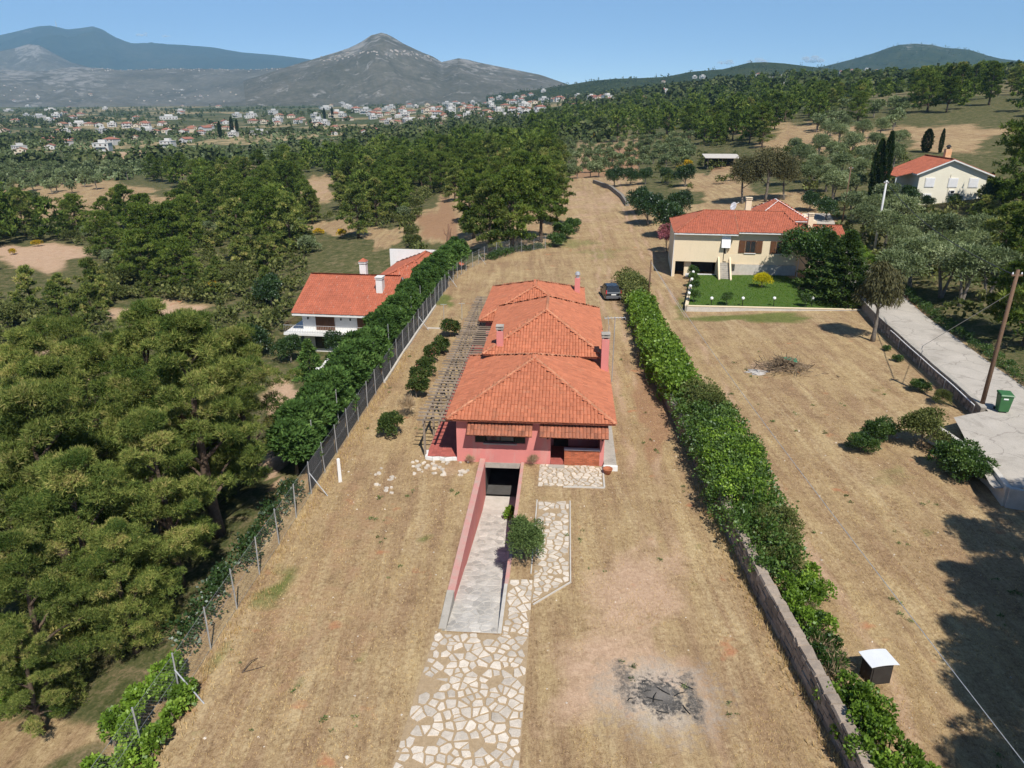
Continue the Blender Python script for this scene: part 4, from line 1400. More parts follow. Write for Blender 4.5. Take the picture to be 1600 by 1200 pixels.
ys = list(np.arange(30, 122, 1.5))
left = [(float(np.interp(y, RY, RX)) + .1, y) for y in ys]
right = [(float(np.interp(y, RY, RX)) + 4.4 + .03 * max(0, 48 - y), y) for y in ys]
strip_mesh("road", left, right, road_z, M['road'], label="narrow pale concrete lane climbing past the cream house")
ap = [(float(np.interp(y, RY, RX)) - .05 - (2.35 * float(sstep(43.6, 42.5, np.array(y))) if y < 43.6 else 0), y) for y in np.arange(33.5, 43.6, .5)]
apr = [(float(np.interp(y, RY, RX)) + .12, y) for y in np.arange(33.5, 43.6, .5)]
strip_mesh("road_apron", ap, apr, lambda x, y: road_z(x, y) + .004, M['road'], label="concrete turning apron beside the green bin")

rt = thing("retaining_wall", "long low stone retaining wall between the mown field and the lane", "wall")
ys2 = np.arange(43.8, 80, 1.0)
stonework = surf("rough_stonework", (.34, .30, .25), (.20, .18, .15), 2.5, .95, .8, 6, fine=.3)
mb = MB()
cp = MB()
for a, b in zip(ys2[:-1], ys2[1:]):
    xa, xb = float(np.interp(a, RY, RX)) - .12, float(np.interp(b, RY, RX)) - .12
    za, zb_ = road_z(0, a) + .12, road_z(0, b) + .12
    mb.hexa([(xa - .2, a, -.6), (xa + .12, a, -.6), (xb + .12, b, -.6), (xb - .2, b, -.6), (xa - .2, a, za), (xa + .12, a, za), (xb + .12, b, zb_), (xb - .2, b, zb_)])
    cp.hexa([(xa - .24, a, za + .002), (xa + .16, a, za + .002), (xb + .16, b, zb_ + .002), (xb - .24, b, zb_ + .002), (xa - .24, a, za + .07), (xa + .16, a, za + .07), (xb + .16, b, zb_ + .07), (xb - .24, b, zb_ + .07)])
mb.build("wall_core", stonework, rt)
cp.build("coping", M['concrete'], rt)
rg = np.random.default_rng(77)
for a in np.arange(44.2, 66, .62):
    for k in range(3):
        aa = a + rg.uniform(-.15, .15)
        xa = float(np.interp(aa, RY, RX)) - .34
        z = gz(xa - .5, aa) + .1 + k * .32
        if z + .28 < road_z(0, aa) + .1:
            MB().hexa([(xa - .05, aa, z), (xa + .04, aa, z), (xa + .14, aa + .5, z), (xa + .05, aa + .5, z), (xa - .03, aa + .03, z + .26), (xa + .04, aa + .02, z + .26), (xa + .14, aa + .48, z + .27), (xa + .06, aa + .47, z + .25)],
                      float(rg.uniform(0, 1))).build("stone", M['wallstone'], rt)
pr = thing("handrail", "thin white pipe rail along the foot of the lane wall", "rail")
pp = [(float(np.interp(a, RY, RX)) - .5, a, road_z(0, a) + .0) for a in np.arange(44.5, 62, 1.2)]
MB().tube(pp, .04, 5).build("rail_tube", M['blind'], pr)
pst = MB()
for q in pp[::4]:
    MB().tube([(q[0], q[1], gz(q[0], q[1]) - .1), q], .03, 5).build("post", M['galv'], pr)
lwl = thing("low_wall", "low whitewashed wall along the edge of the concrete apron", "wall")
pts = [(26.2, 41.2), (26.6, 38), (26.4, 35.2), (25.9, 33.2), (27.6, 32.4), (33, 32.0)]
for p, q in zip(pts, pts[1:]):
    za, zb_ = road_z(0, max(p[1], 33)) + .22, road_z(0, max(q[1], 33)) + .22
    dx, dy = q[0] - p[0], q[1] - p[1]
    L = math.hypot(dx, dy)
    nx, ny = -dy / L * .14, dx / L * .14
    MB().hexa([(p[0] - nx, p[1] - ny, -.4), (p[0] + nx, p[1] + ny, -.4), (q[0] + nx, q[1] + ny, -.4), (q[0] - nx, q[1] - ny, -.4),
               (p[0] - nx, p[1] - ny, za), (p[0] + nx, p[1] + ny, za), (q[0] + nx, q[1] + ny, zb_), (q[0] - nx, q[1] - ny, zb_)]).build("wall_panel", M['cement'], lwl, bevel=.03)

# lawn of the cream house
LA = [G(1072, 486), G(1328, 486), G(1308, 430), G(1076, 428)]
lz = sum(p.z for p in LA) / 4 + .1
lawn_poly = [(LA[0].x, LA[0].y), (LA[1].x + 2, LA[1].y), (LA[2].x + 2, BY - 1.0), (LA[3].x, BY - .8)]
lawn = MB().poly([(p[0], p[1], lz) for p in lawn_poly]).build("lawn", surf("lawn_turf", (.055, .115, .014), (.085, .135, .022), .8, 1, .4, 20, fine=.3, world_pos=True, streak=(6, .6, 1)))
tag(lawn, "green mown lawn in front of the cream house", kind="structure")
rg = np.random.default_rng(55)


def blades(name, pts, hmin, hmax, wd, mat, rg, per=3, lean=.6):
    n = len(pts)
    P = np.repeat(np.asarray(pts, float), per, 0)
    n = len(P)
    an = rg.uniform(0, 6.283, n)
    ln = rg.uniform(hmin, hmax, n)
    le = rg.uniform(.1, lean, n)
    tip = P + np.stack([np.cos(an) * le * ln, np.sin(an) * le * ln, ln * np.sqrt(np.clip(1 - le ** 2, .05, 1))], -1)
    sd = np.stack([-np.sin(an), np.cos(an), np.zeros(n)], -1) * (wd * rg.uniform(.6, 1.4, n))[:, None]
    V = np.stack([P - sd, P + sd, tip], 1).reshape(-1, 3)
    return fast_mesh(name, V, 3, mat, np.clip(rg.normal(.5, .25, n), 0, 1))


pts = []
while len(pts) < 8000:
    x, y = rg.uniform(lawn_poly[0][0], lawn_poly[1][0]), rg.uniform(lawn_poly[0][1], lawn_poly[2][1])
    if in_poly((x, y), lawn_poly):
        pts.append((x, y, lz))
tag(obj("lawn_grass", blades("lawn_grass", pts, .05, .11, .03, M['grassblade'], rg, 2, .8)), "short green grass of the cream house lawn", kind="stuff")
kb = thing("garden_wall", "low front wall round the green lawn with pale coping", "wall")
for p, q in ((lawn_poly[0], lawn_poly[1]), (lawn_poly[3], lawn_poly[0])):
    dx, dy = q[0] - p[0], q[1] - p[1]
    L = math.hypot(dx, dy)
    nx, ny = -dy / L, dx / L
    for (w_, z0, z1, mt, nm) in ((.13, lz - .9, lz + .12, M['cement'], "wall_panel"), (.17, lz + .122, lz + .18, M['cream'], "coping")):
        e = .0 if nm == "coping" else .001
        MB().hexa([(p[0] - nx * w_, p[1] - ny * w_, z0), (p[0] + nx * w_, p[1] + ny * w_, z0), (q[0] + nx * w_, q[1] + ny * w_, z0), (q[0] - nx * w_, q[1] - ny * w_, z0),
                   (p[0] - nx * w_, p[1] - ny * w_, z1), (p[0] + nx * w_, p[1] + ny * w_, z1), (q[0] + nx * w_, q[1] + ny * w_, z1), (q[0] - nx * w_, q[1] - ny * w_, z1)]).build(nm, mt, kb)


def lamp_mesh():
    return (MB().tube([(0, 0, 0), (0, 0, .62)], .035, 8).lathe([(.09, 0), (.09, .03), (.05, .05)], n=10).lathe([(.05, .6), (.08, .64), (.08, .67)], n=10).mesh("post", M['black']),
            MB().lathe([(.03, .66), (.11, .70), (.16, .78), (.17, .85), (.15, .93), (.09, .99), (.02, 1.01)], n=16).mesh("globe", M['globe'], True))


lm = lamp_mesh()
lx0, lx1 = lawn_poly[0], lawn_poly[1]
spots = []
for px, words in ((1125, "first along the front wall from the lawn corner"), (1176, "second along the front wall from the lawn corner"), (1227, "third along the front wall from the lawn corner"), (1289, "in the tree shadow, at the shaded end of the front wall")):
    t = ((px - 800) / FPX * 72.0 - lx0[0]) / (lx1[0] - lx0[0])
    spots.append((lx0[0] + (lx1[0] - lx0[0]) * t, lx0[1] + .35, words))
for k, (yy, words) in enumerate(((.12, "nearest the front corner on the side wall"), (.33, "second from the front corner on the side wall"), (.55, "third from the front corner on the side wall"), (.8, "fourth from the front corner on the side wall"), (.97, "beside the stair at the end of the side wall"))):
    spots.append((lawn_poly[0][0] + (lawn_poly[3][0] - lawn_poly[0][0]) * yy + .1, lawn_poly[0][1] + (lawn_poly[3][1] - lawn_poly[0][1]) * yy, words))
for x, y, words in spots:
    o = thing("garden_lamp", "white globe garden lamp " + words, "lamp", (x, y, lz if y < lawn_poly[0][1] + .4 and x > lawn_poly[0][0] + .5 else lz + .18), 0, "globe lamps round the lawn")
    obj("post", lm[0], o)
    obj("globe", lm[1], o)

# ------------------------------------------------------------------ wire fence along the left side
fence = thing("wire_fence", "galvanised post and wire mesh fence between the plot and the pines", "fence")
postm = MB().tube([(0, 0, -.3), (0, 0, 2.0)], .03, 6).mesh("post", M['galv'])
tallm = MB().tube([(0, 0, -.3), (0, 0, 3.1)], .028, 6).mesh("tall_post", M['galv'])
fpts = []
yy = 13.0
while yy < 101:
    fpts.append((float(np.interp(yy, FY, FX)), yy))
    yy += 2.45 if yy < 60 else 2.2
fpts += [(-2.2, 102.6), (-.4, 104.2), (1.4, 105.6), (3.2, 106.8), (5.0, 107.8)]
for i, (x, y) in enumerate(fpts):
    o = obj("post", postm, fence)
    o.location = (x, y, gz(x, y))
    o.rotation_euler = (random.uniform(-.03, .03), random.uniform(-.03, .03), 0)
    if 34 < y < 74 and i % 2 == 0:
        o = obj("tall_post", tallm, fence)
        o.location = (x - .7, y + .6, gz(x - .7, y + .6))
    if i in (3, 9, 22, 30, 36):
        s = 1
        MB().tube([(x, y, gz(x, y) + 1.3), (x + .95, y - .25, gz(x + .95, y - .25))], .028, 6).build("strut", M['galv'], fence)
wires = []
for (p, q) in zip(fpts, fpts[1:]):
    L = math.hypot(q[0] - p[0], q[1] - p[1])
    e = np.array([(q[0] - p[0]) / L, (q[1] - p[1]) / L])
    zp, zq = gz(*p), gz(*q)
    n = int(L / .14)
    w_ = .0030
    for k in range(-13, n):
        for s in (0, 1):
            a0, a1 = k * .14, k * .14 + 1.85
            z0, z1 = (0., 1.85) if s == 0 else (1.85, 0.)
            ta, tb = max(0, -a0 / 1.85), min(1, (L - a0) / 1.85)
            if tb <= ta:
                continue
            pa, pb = a0 + 1.85 * ta, a0 + 1.85 * tb
            za, zb_ = z0 + (z1 - z0) * ta, z0 + (z1 - z0) * tb
            A = np.array([p[0] + e[0] * pa, p[1] + e[1] * pa, zp + (zq - zp) * pa / L + za + .05])
            B = np.array([p[0] + e[0] * pb, p[1] + e[1] * pb, zp + (zq - zp) * pb / L + zb_ + .05])
            o_ = np.array([e[0], e[1], 0]) * w_ * 1.4
            wires += [A - o_, A + o_, B + o_, B - o_]
net = obj("wire_mesh", fast_mesh("wire_mesh", np.array(wires), 4, M['wire']), fence)
tag(net, kind="stuff")
lines = MB()
for zz in (.1, 1.0, 1.9):
    lines.tube([(x, y, gz(x, y) + zz) for x, y in fpts], .006, 4)
lines.build("line_wire", M['wire'], fence)
# shade cloth tied to the neighbour's side
for i, (p, q) in enumerate(zip(fpts, fpts[1:])):
    if 35 < p[1] < 82:
        o_ = -.12
        h = 1.6 + .25 * math.sin(i * 1.7)
        MB().poly([(p[0] + o_, p[1] + .04, gz(*p) + .03), (q[0] + o_, q[1] - .04, gz(*q) + .03), (q[0] + o_, q[1] - .04, gz(*q) + h), (p[0] + o_ + .02, p[1] + .04, gz(*p) + h)]).build("shade_cloth", M['shade'], fence)
    if 50 < p[1] < 74:
        MB().beam((p[0] + .06, p[1], gz(*p) + .05), (q[0] + .06, q[1], gz(*q) + .05), .16, .22).build("kerb", M['cement'], fence)
x, y = -9.77, 36.4
o = thing("marker_post", "short square white concrete post standing in the dry grass by the fence", "post", (x, y, gz(x, y)), .3)
MB().hexa([(-.1, -.1, -.2), (.1, -.1, -.2), (.1, .1, -.2), (-.1, .1, -.2), (-.085, -.085, 1.42), (.085, -.085, 1.42), (.085, .085, 1.42), (-.085, .085, 1.42)]).hexa([(-.085, -.085, 1.42), (.085, -.085, 1.42), (.085, .085, 1.42), (-.085, .085, 1.42), (-.03, -.03, 1.47), (.03, -.03, 1.47), (.03, .03, 1.47), (-.03, .03, 1.47)]).build("shaft", M['white'], o, bevel=.01)
for px, py, h, nm in ((694, 505, 1.9, "thin grey clothes line post next to the rear shrub"), (722, 500, 1.7, "thin grey clothes line post next to the pergola end")):
    p = G(px, py)
    o = thing("line_post", nm, "post", p)
    MB().tube([(0, 0, -.2), (0, 0, h)], .03, 6).tube([(-.3, 0, h), (.3, 0, h)], .02, 5).build("shaft", M['galv'], o)
p, q = G(668, 513), G(692, 514)
o = thing("paving_strip", "short pale concrete strip across the side yard", "slab")
MB().beam((p.x, p.y, p.z + .03), (q.x, q.y, q.z + .03), .22, .1).build("slab_top", M['cement'], o)
# rubble of paving by the terrace
rub = [(690 + random.uniform(-45, 45), 731 + random.uniform(-12, 12)) for _ in range(46)] + [(600 + random.uniform(-14, 14), 745 + random.uniform(-14, 26)) for _ in range(14)]
for i, (px, py) in enumerate(rub):
    p = G(px, py)
    if -0.1 < toHF(p.x, p.y)[1]:
        continue
    r = random.uniform(.08, .2)
    n = random.choice([5, 6, 7])
    an0 = random.uniform(0, 6)
    pts = [(r * random.uniform(.7, 1.15) * math.cos(an0 + 6.283 * k / n), r * random.uniform(.7, 1.15) * math.sin(an0 + 6.283 * k / n)) for k in range(n)]
    m = MB()
    m.v = [(a, b, -.03) for a, b in pts] + [(a * .9, b * .9, .04 + .03 * random.random()) for a, b in pts]
    for k in range(n):
        m.f.append((k, (k + 1) % n, n + (k + 1) % n, n + k))
    m.f.append(tuple(range(n, 2 * n)))
    m.t = [random.random()] * len(m.f)
    o = m.build("loose_stone", M['stone'])
    o.location = p
    tag(o, "loose pale paving stone lying in the grass by the terrace" if i < 46 else "loose pale stone lying in the grass near the white post", "stone", "loose stones by the terrace" if i < 46 else "loose stones near the white post")

# ------------------------------------------------------------------ stone wall on the right
WYY = np.array([9., 17.4, 26.2, 32, 46, 61.4, 74.6, 80])
WXX = np.array([10.7, 11.0, 10.85, 10.9, 11.1, 11.4, 12.5, 12.9])
sw = thing("stone_wall", "long field stone wall under the hedge on the right of the plot", "wall")
ysw = np.arange(9, 80, 1.0)
core, capm = MB(), MB()
for a, b in zip(ysw[:-1], ysw[1:]):
    xa, xb = float(np.interp(a, WYY, WXX)), float(np.interp(b, WYY, WXX))
    ha, hb = 1.05, 1.05
    za, zb_ = gz(xa, a), gz(xb, b)
    core.hexa([(xa - .16, a, za - .3), (xa + .2, a, za - .3), (xb + .2, b, zb_ - .3), (xb - .16, b, zb_ - .3), (xa - .16, a, za + ha), (xa + .2, a, za + ha), (xb + .2, b, zb_ + hb), (xb - .16, b, zb_ + hb)])
core.build("wall_core", M['mortar'], sw)
rg = np.random.default_rng(19)
for row in range(4):
    y = 12.0 + row * .17
    while y < 33:
        L = rg.uniform(.32, .68)
        x = float(np.interp(y, WYY, WXX))
        xb = float(np.interp(y + L, WYY, WXX))
        z = gz(x, y) + row * .262 + rg.uniform(-.03, .03)
        g = .02
        pr_ = rg.uniform(.03, .08)
        j = lambda: rg.uniform(-.03, .03)
        MB().hexa([(x - .16 - pr_, y + g + j(), z + g + j()), (x - .1, y + g, z + g), (xb - .1, y + L - g, z + g), (xb - .16 - pr_, y + L - g + j(), z + g + j()),
                   (x - .16 - pr_ * .8, y + g + j(), z + .25 - g + j()), (x - .1, y + g, z + .25 - g), (xb - .1, y + L - g, z + .25 - g), (xb - .16 - pr_ * .8, y + L - g + j(), z + .25 - g + j())],
                  float(rg.uniform(0, 1))).build("stone", M['wallstone'], sw)
        y += L
y = 12.
while y < 33:
    L = rg.uniform(.4, .8)
    x = float(np.interp(y, WYY, WXX))
    z = gz(x, y) + 1.05
    j = lambda: rg.uniform(-.03, .03)
    MB().hexa([(x - .2 + j(), y, z + .002), (x + .24 + j(), y, z + .002), (x + .24 + j(), y + L - .03, z + .002), (x - .2 + j(), y + L - .03, z + .002),
               (x - .18 + j(), y + .02, z + .1 + j()), (x + .22 + j(), y + .02, z + .1 + j()), (x + .22 + j(), y + L - .05, z + .1 + j()), (x - .18 + j(), y + L - .05, z + .1 + j())], float(rg.uniform(.5, 1))).build("cap_stone", M['wallstone'], sw)
    y += L

# ------------------------------------------------------------------ car
p = G(957, 471)
car = thing("car", "dark grey hatchback parked on the dry grass behind the pink house", "car", (p.x, p.y + 2.0, p.z), math.radians(3))
L2, HWD = 1.95, .86


def section(y, zb_, zs, zt, wb, wt):
    return [(-wb, y, zb_), (-wb * 1.0, y, zs), (-wt, y, zt), (wt, y, zt), (wb, y, zs), (wb, y, zb_)]


secs = [section(-L2, .34, .82, .86, HWD * .93, HWD * .88), section(-L2 + .06, .22, .9, .98, HWD * .98, HWD * .9), section(-L2 + .45, .2, .92, 1.44, HWD, HWD * .72),
        section(-L2 + .9, .2, .92, 1.52, HWD, HWD * .74), section(0.2, .2, .9, 1.53, HWD, HWD * .73), section(.75, .2, .9, 1.42, HWD, HWD * .72),
        section(1.25, .2, .86, .98, HWD, HWD * .86), section(L2 - .1, .24, .66, .78, HWD * .96, HWD * .8), section(L2, .34, .55, .62, HWD * .85, HWD * .7)]
m = MB()
for s in secs:
    m.v += s
for i in range(len(secs) - 1):
    for k in range(6):
        a, b = i * 6 + k, i * 6 + (k + 1) % 6
        m.f.append((a, a + 6, b + 6, b))
m.f.append(tuple(range(6)))
m.f.append(tuple(range(len(m.v) - 6, len(m.v)))[::-1])
m.t = [.5] * len(m.f)
body = m.build("body", M['carpaint'], car, smooth=False, bevel=.05)
# windows
MB().poly([(-.70, -L2 + .075, 1.0), (.70, -L2 + .075, 1.0), (.60, -L2 + .42, 1.42), (-.60, -L2 + .42, 1.42)]).build("rear_window", M['glass'], car)
MB().poly([(.70, 1.235, 1.02), (-.70, 1.235, 1.02), (-.60, .79, 1.40), (.60, .79, 1.40)]).build("windscreen", M['glass'], car)
for s in (-1, 1):
    MB().poly([(s * .866, -L2 + .5, .95), (s * .866, .7, .95), (s * .69, .55, 1.43), (s * .68, -L2 + .72, 1.43)]).build("side_window", M['glass'], car)
    MB().box(s * .86 - (.1 if s > 0 else 0), s * .86 + (.1 if s < 0 else 0), -L2 - .015, -L2 + .12, .82, 1.22).build("tail_light", M['taillight'], car)
    MB().box(s * .95 - .09, s * .95 + .09, .72, .84, .94, 1.06).build("wing_mirror", M['carpaint'], car)
    for y in (-1.2, 1.22):
        w = MB()
        w.tube([(s * .62, y, .3), (s * .87, y, .3)], .3, 20)
        wh_ = w.build("wheel", M['rubber'], car)
        MB().tube([(s * .86, y, .3), (s * .885, y, .3)], .18, 14).build("rim", M['hubcap'], wh_)
MB().box(-.83, .83, -L2 - .06, -L2 + .1, .3, .6).build("bumper", M['carbumper'], car, bevel=.03)
MB().box(-.26, .26, -L2 - .03, -L2 - .005, .68, .8).build("number_plate", M['sticker'], car)

# ------------------------------------------------------------------ wheelie bin
x, y = 32.0, 43.5
z = road_z(x, y)
bin_ = thing("wheelie_bin", "dark green wheelie bin standing by the wooden utility pole", "bin", (x, y, z), math.radians(-14))
MB().hexa([(-.3, -.32, .08), (.3, -.32, .08), (.3, .3, .08), (-.3, .3, .08), (-.38, -.42, 1.2), (.38, -.42, 1.2), (.38, .38, 1.2), (-.38, .38, 1.2)]).build("bin_body", M['bin'], bin_, bevel=.04)
MB().hexa([(-.42, -.48, 1.2), (.42, -.48, 1.2), (.42, .42, 1.24), (-.42, .42, 1.24), (-.36, -.4, 1.3), (.36, -.4, 1.3), (.38, .42, 1.34), (-.38, .42, 1.34)]).build("bin_lid", M['bin'], bin_, bevel=.02)
MB().box(-.2, .08, -.425, -.405, .96, 1.05).build("sticker", M['sticker'], bin_)
for s in (-1, 1):
    MB().tube([(s * .3, .32, .1), (s * .36, .32, .1)], .11, 12).build("wheel", M['rubber'], bin_)
MB().tube([(-.35, .45, 1.18), (.35, .45, 1.18)], .025, 6).build("handle", M['rubber'], bin_)

# ------------------------------------------------------------------ poles and cables


def utility_pole(name, label, x, y, h, r, mat, cross=None, lean=(0, 0), dz=0.0):
    o = thing(name, label, "pole", (x, y, gz(x, y) + dz))
    MB().tube([(0, 0, -.3), (lean[0] * .5, lean[1] * .5, h * .5), (lean[0], lean[1], h)], [r, r * .86, r * .72], 10).build("pole_shaft", mat, o, smooth=True)
    if cross:
        m = MB()
        m.beam((-.35 + lean[0], lean[1], h - .35), (.35 + lean[0], lean[1], h - .35), .08, .1)
        m.build("crossarm", M['wood_pole'], o)
        for s in (-.28, .28):
            MB().lathe([(.03, h - .3), (.05, h - .24), (.03, h - .16)], (s + lean[0], lean[1]), 8).build("insulator", M['globe'], o)
    return o


utility_pole("utility_pole", "leaning brown wooden utility pole beside the green bin", 31.25, 44.4, 9.9, .15, M['wood_pole'], True, (.15, 0))
p = G(1366, 391)
utility_pole("utility_pole", "pale grey concrete utility pole in front of the olive grove", p.x, p.y, 9.2, .17, M['greymetal'], True)
WP = (p.x, p.y, p.z + 9.0)
p = G(1316, 347)
utility_pole("utility_pole", "thin brown wooden pole behind the cream house", p.x, p.y, 8.5, .11, M['wood_pole'], True)
P3 = (p.x, p.y, p.z + 8.3)
p = G(1013, 471)
utility_pole("utility_pole", "short dark wooden pole standing in the bright hedge", p.x, p.y, 4.6, .1, M['wood_pole'], False)
P4 = (p.x, p.y, p.z + 4.4)


def cable(label, a, b, sag, r, mat, name="cable"):
    a, b = Vector(a), Vector(b)
    pts = []
    for k in range(25):
        t = k / 24
        q = a.lerp(b, t)
        q.z -= sag * 4 * t * (1 - t)
        pts.append(q)
    o = MB().tube(pts, r, 5).build(name, mat)
    return tag(o, label, "cable")


PT = (31.4, 44.4, gz(31.25, 44.4) + 9.5)
cable("black overhead cable sagging from the brown pole to the olive grove", PT, WP, 1.1, .035, M['black'])
cable("thin steel stay wire from the brown pole down to the lane", (31.4, 44.4, PT[2] - 1), (34.0, 57.0, road_z(34, 57)), .0, .02, M['galv'])
cable("long pale telephone cable crossing the mown field from the short pole", P4, (12.6, 11.5, 4.9), .55, .013, M['galv'])
cable("pale stay wire slanting from the short pole to the hedge", (P4[0], P4[1], P4[2] - .1), (P4[0] + 2.6, P4[1] - 6.5, gz(P4[0] + 2.6, P4[1] - 6.5)), 0, .016, M['galv'])
utility_pole("utility_pole", "wooden pole at the near end of the telephone cable", 12.6, 11.3, 5.1, .1, M['wood_pole'], False)

# ------------------------------------------------------------------ small things on the field
p = G(1366, 1060)
cab = thing("field_cabinet", "small dark cabinet with a white sheet metal roof beside the scrub", "cabinet", (p.x, p.y, p.z), math.radians(8))
MB().box(-.42, .42, -.3, .3, 0, .85).build("cabinet_body", M['rust'], cab)
MB().box(-.36, .36, -.33, -.302, .08, .78).build("door", M['rust'], cab)
m = MB()
ns = 8
for i in range(ns):
    a0, a1 = -.55 + 1.1 * i / ns, -.55 + 1.1 * (i + 1) / ns
    z0, z1 = 1.0 - .05 * (a0 / .55) ** 2, 1.0 - .05 * (a1 / .55) ** 2
    m.hexa([(a0, -.42, z0 - .02), (a1, -.42, z1 - .02), (a1, .42, z1 - .02), (a0, .42, z0 - .02), (a0, -.42, z0), (a1, -.42, z1), (a1, .42, z1), (a0, .42, z0)])
m.build("sheet_roof", M['tin'], cab)
for s in (-.4, .4):
    MB().box(s - .03, s + .03, -.3, .3, .852, .9).build("roof_bearer", M['rust'], cab)
p = G(1222, 578)
pile = thing("brush_pile", "heap of dry branches with a green sheet on the mown field", "pile", (p.x, p.y, p.z))
m = MB()
rg = np.random.default_rng(4)
for k in range(240):
    a = rg.uniform(0, 6.283)
    r = abs(rg.normal(0, 1.0))
    c_ = Vector((r * math.cos(a) * 1.4, r * math.sin(a) * .9, max(.05, .75 - .35 * r + rg.normal(0, .1))))
    dd = Vector((rg.normal(0, 1), rg.normal(0, .7), rg.normal(0, .25))).normalized() * rg.uniform(.4, 1.0)
    m.tube([c_ - dd, c_ + dd], rg.uniform(.012, .03), 4, tint=float(rg.uniform(0, 1)), cap=False)
m.build("branches", surf("dry_branches", (.26, .19, .12), (.15, .11, .07), 5, .95, tint=.4), pile)
m = MB()
gx, gy = 7, 5
vv = [[(-.2 + 1.3 * i / gx, -.1 + .8 * j / gy, .92 + .08 * math.sin(i * 1.7 + j) - .25 * abs(j / gy - .5) - .12 * abs(i / gx - .4)) for i in range(gx + 1)] for j in range(gy + 1)]
for j in range(gy):
    for i in range(gx):
        m.poly([vv[j][i], vv[j][i + 1], vv[j + 1][i + 1], vv[j + 1][i]])
m.build("tarpaulin", M['tarp'], pile)
p = G(1188, 581)
m = MB()
n = 14
pts = [((1.1 + .3 * math.sin(3 * k)) * math.cos(6.283 * k / n), (.7 + .2 * math.cos(5 * k)) * math.sin(6.283 * k / n)) for k in range(n)]
m.v = [(a, b, -.02) for a, b in pts] + [(0, 0, .12)]
for k in range(n):
    m.f.append((k, (k + 1) % n, n))
m.t = [.5] * n
o = m.build("ash_heap", M['ash'])
o.location = p
tag(o, "flat pale ash heap beside the pile of branches", "ash heap")
p = G(390, 1045)
tw = thing("dead_stick", "dark bent dead stick lying in the grass near the fence", "stick", (p.x, p.y, p.z + .02))
MB().tube([(-.2, -.25, .02), (0, .15, .2), (.14, .5, .05)], [.025, .02, .012], 5).tube([(-.18, -.22, .03), (.25, -.05, .03), (.55, .12, .02)], [.02, .016, .01], 5).build("twig", M['bark'], tw)
# a hut, a shed and the gate
p = G(783, 243)
hut = thing("hut", "small unfinished brick hut with a pale flat roof among the pines", "hut", (p.x, p.y, p.z), .15)
MB().box(-3.2, 3.2, 0, 5, 0, 3.0).build("wall", M['cream'], hut)
MB().box(-3.0, -1.0, -.05, -.003, .3, 2.4).build("brick_infill", M['brick'], hut)
MB().box(.6, 2.4, -.05, -.003, .6, 2.2).build("opening", M['darkgap'], hut)
MB().hexa([(-4, -1, 3.0), (4, -1, 3.0), (4, 6, 3.4), (-4, 6, 3.4), (-4, -1, 3.2), (4, -1, 3.2), (4, 6, 3.6), (-4, 6, 3.6)]).build("flat_roof", M['cement'], hut)
p = G(1128, 262)
shd = thing("shed", "open farm shed with a grey sheet roof beside the eucalyptus", "shed", (p.x, p.y, p.z), -.1)
for u in (-3.6, 0, 3.6):
    for v in (0, 5):
        MB().tube([(u, v, -.2), (u, v, 2.3)], .08, 6).build("post", M['wood_grey'], shd)
MB().hexa([(-4.4, -.6, 2.3), (4.4, -.6, 2.3), (4.4, 5.8, 2.9), (-4.4, 5.8, 2.9), (-4.4, -.6, 2.4), (4.4, -.6, 2.4), (4.4, 5.8, 3.0), (-4.4, 5.8, 3.0)]).build("sheet_roof", M['cement'], shd)
MB().box(-3.7, 3.7, 5.02, 5.12, 0, 2.6).build("back_wall", M['rust'], shd)
p = G(703, 404)
dt = thing("dead_tree", "stripped reddish dead tree trunk with broken limbs behind the fence", "tree", (p.x, p.y, p.z))
MB().tube([(0, 0, -.3), (.1, 0, 1.4), (-.15, .1, 2.8), (.05, 0, 4.2), (-.1, .05, 5.4)], [.42, .38, .36, .26, .08], 9).build("trunk", M['barkred'], dt)
MB().tube([(0, 0, 2.6), (.9, .1, 3.4), (1.3, 0, 3.6)], [.16, .12, .07], 7).build("limb", M['barkred'], dt)
MB().tube([(0, 0, 3.2), (-.7, -.1, 4.0), (-.8, 0, 4.6)], [.15, .1, .05], 7).build("limb", M['barkred'], dt)
MB().tube([(0, 0, 4.0), (.4, .1, 4.7)], [.12, .05], 7).build("limb", M['barkred'], dt)
# low dark wall along the top of the mown strip
ew = thing("dry_stone_wall", "low dark dry stone bank at the end of the mown strip", "wall")
pts = [G(928, 286), G(955, 296), G(972, 310), G(980, 322)]
for p, q in zip(pts, pts[1:]):
    MB().hexa([(p.x - .4, p.y, p.z - .3), (p.x + .4, p.y, p.z - .3), (q.x + .4, q.y, q.z - .3), (q.x - .4, q.y, q.z - .3), (p.x - .3, p.y, p.z + .8), (p.x + .3, p.y, p.z + .8), (q.x + .3, q.y, q.z + .8), (q.x - .3, q.y, q.z + .8)]).build("bank", stonework, ew)

# ------------------------------------------------------------------ plants
ORD = ("first", "second", "third", "fourth", "fifth", "sixth", "seventh", "eighth", "ninth", "tenth", "eleventh", "twelfth", "thirteenth", "fourteenth", "fifteenth", "sixteenth", "seventeenth", "eighteenth")


def unit(v):
    return v / np.maximum(np.linalg.norm(v, axis=-1, keepdims=True), 1e-6)


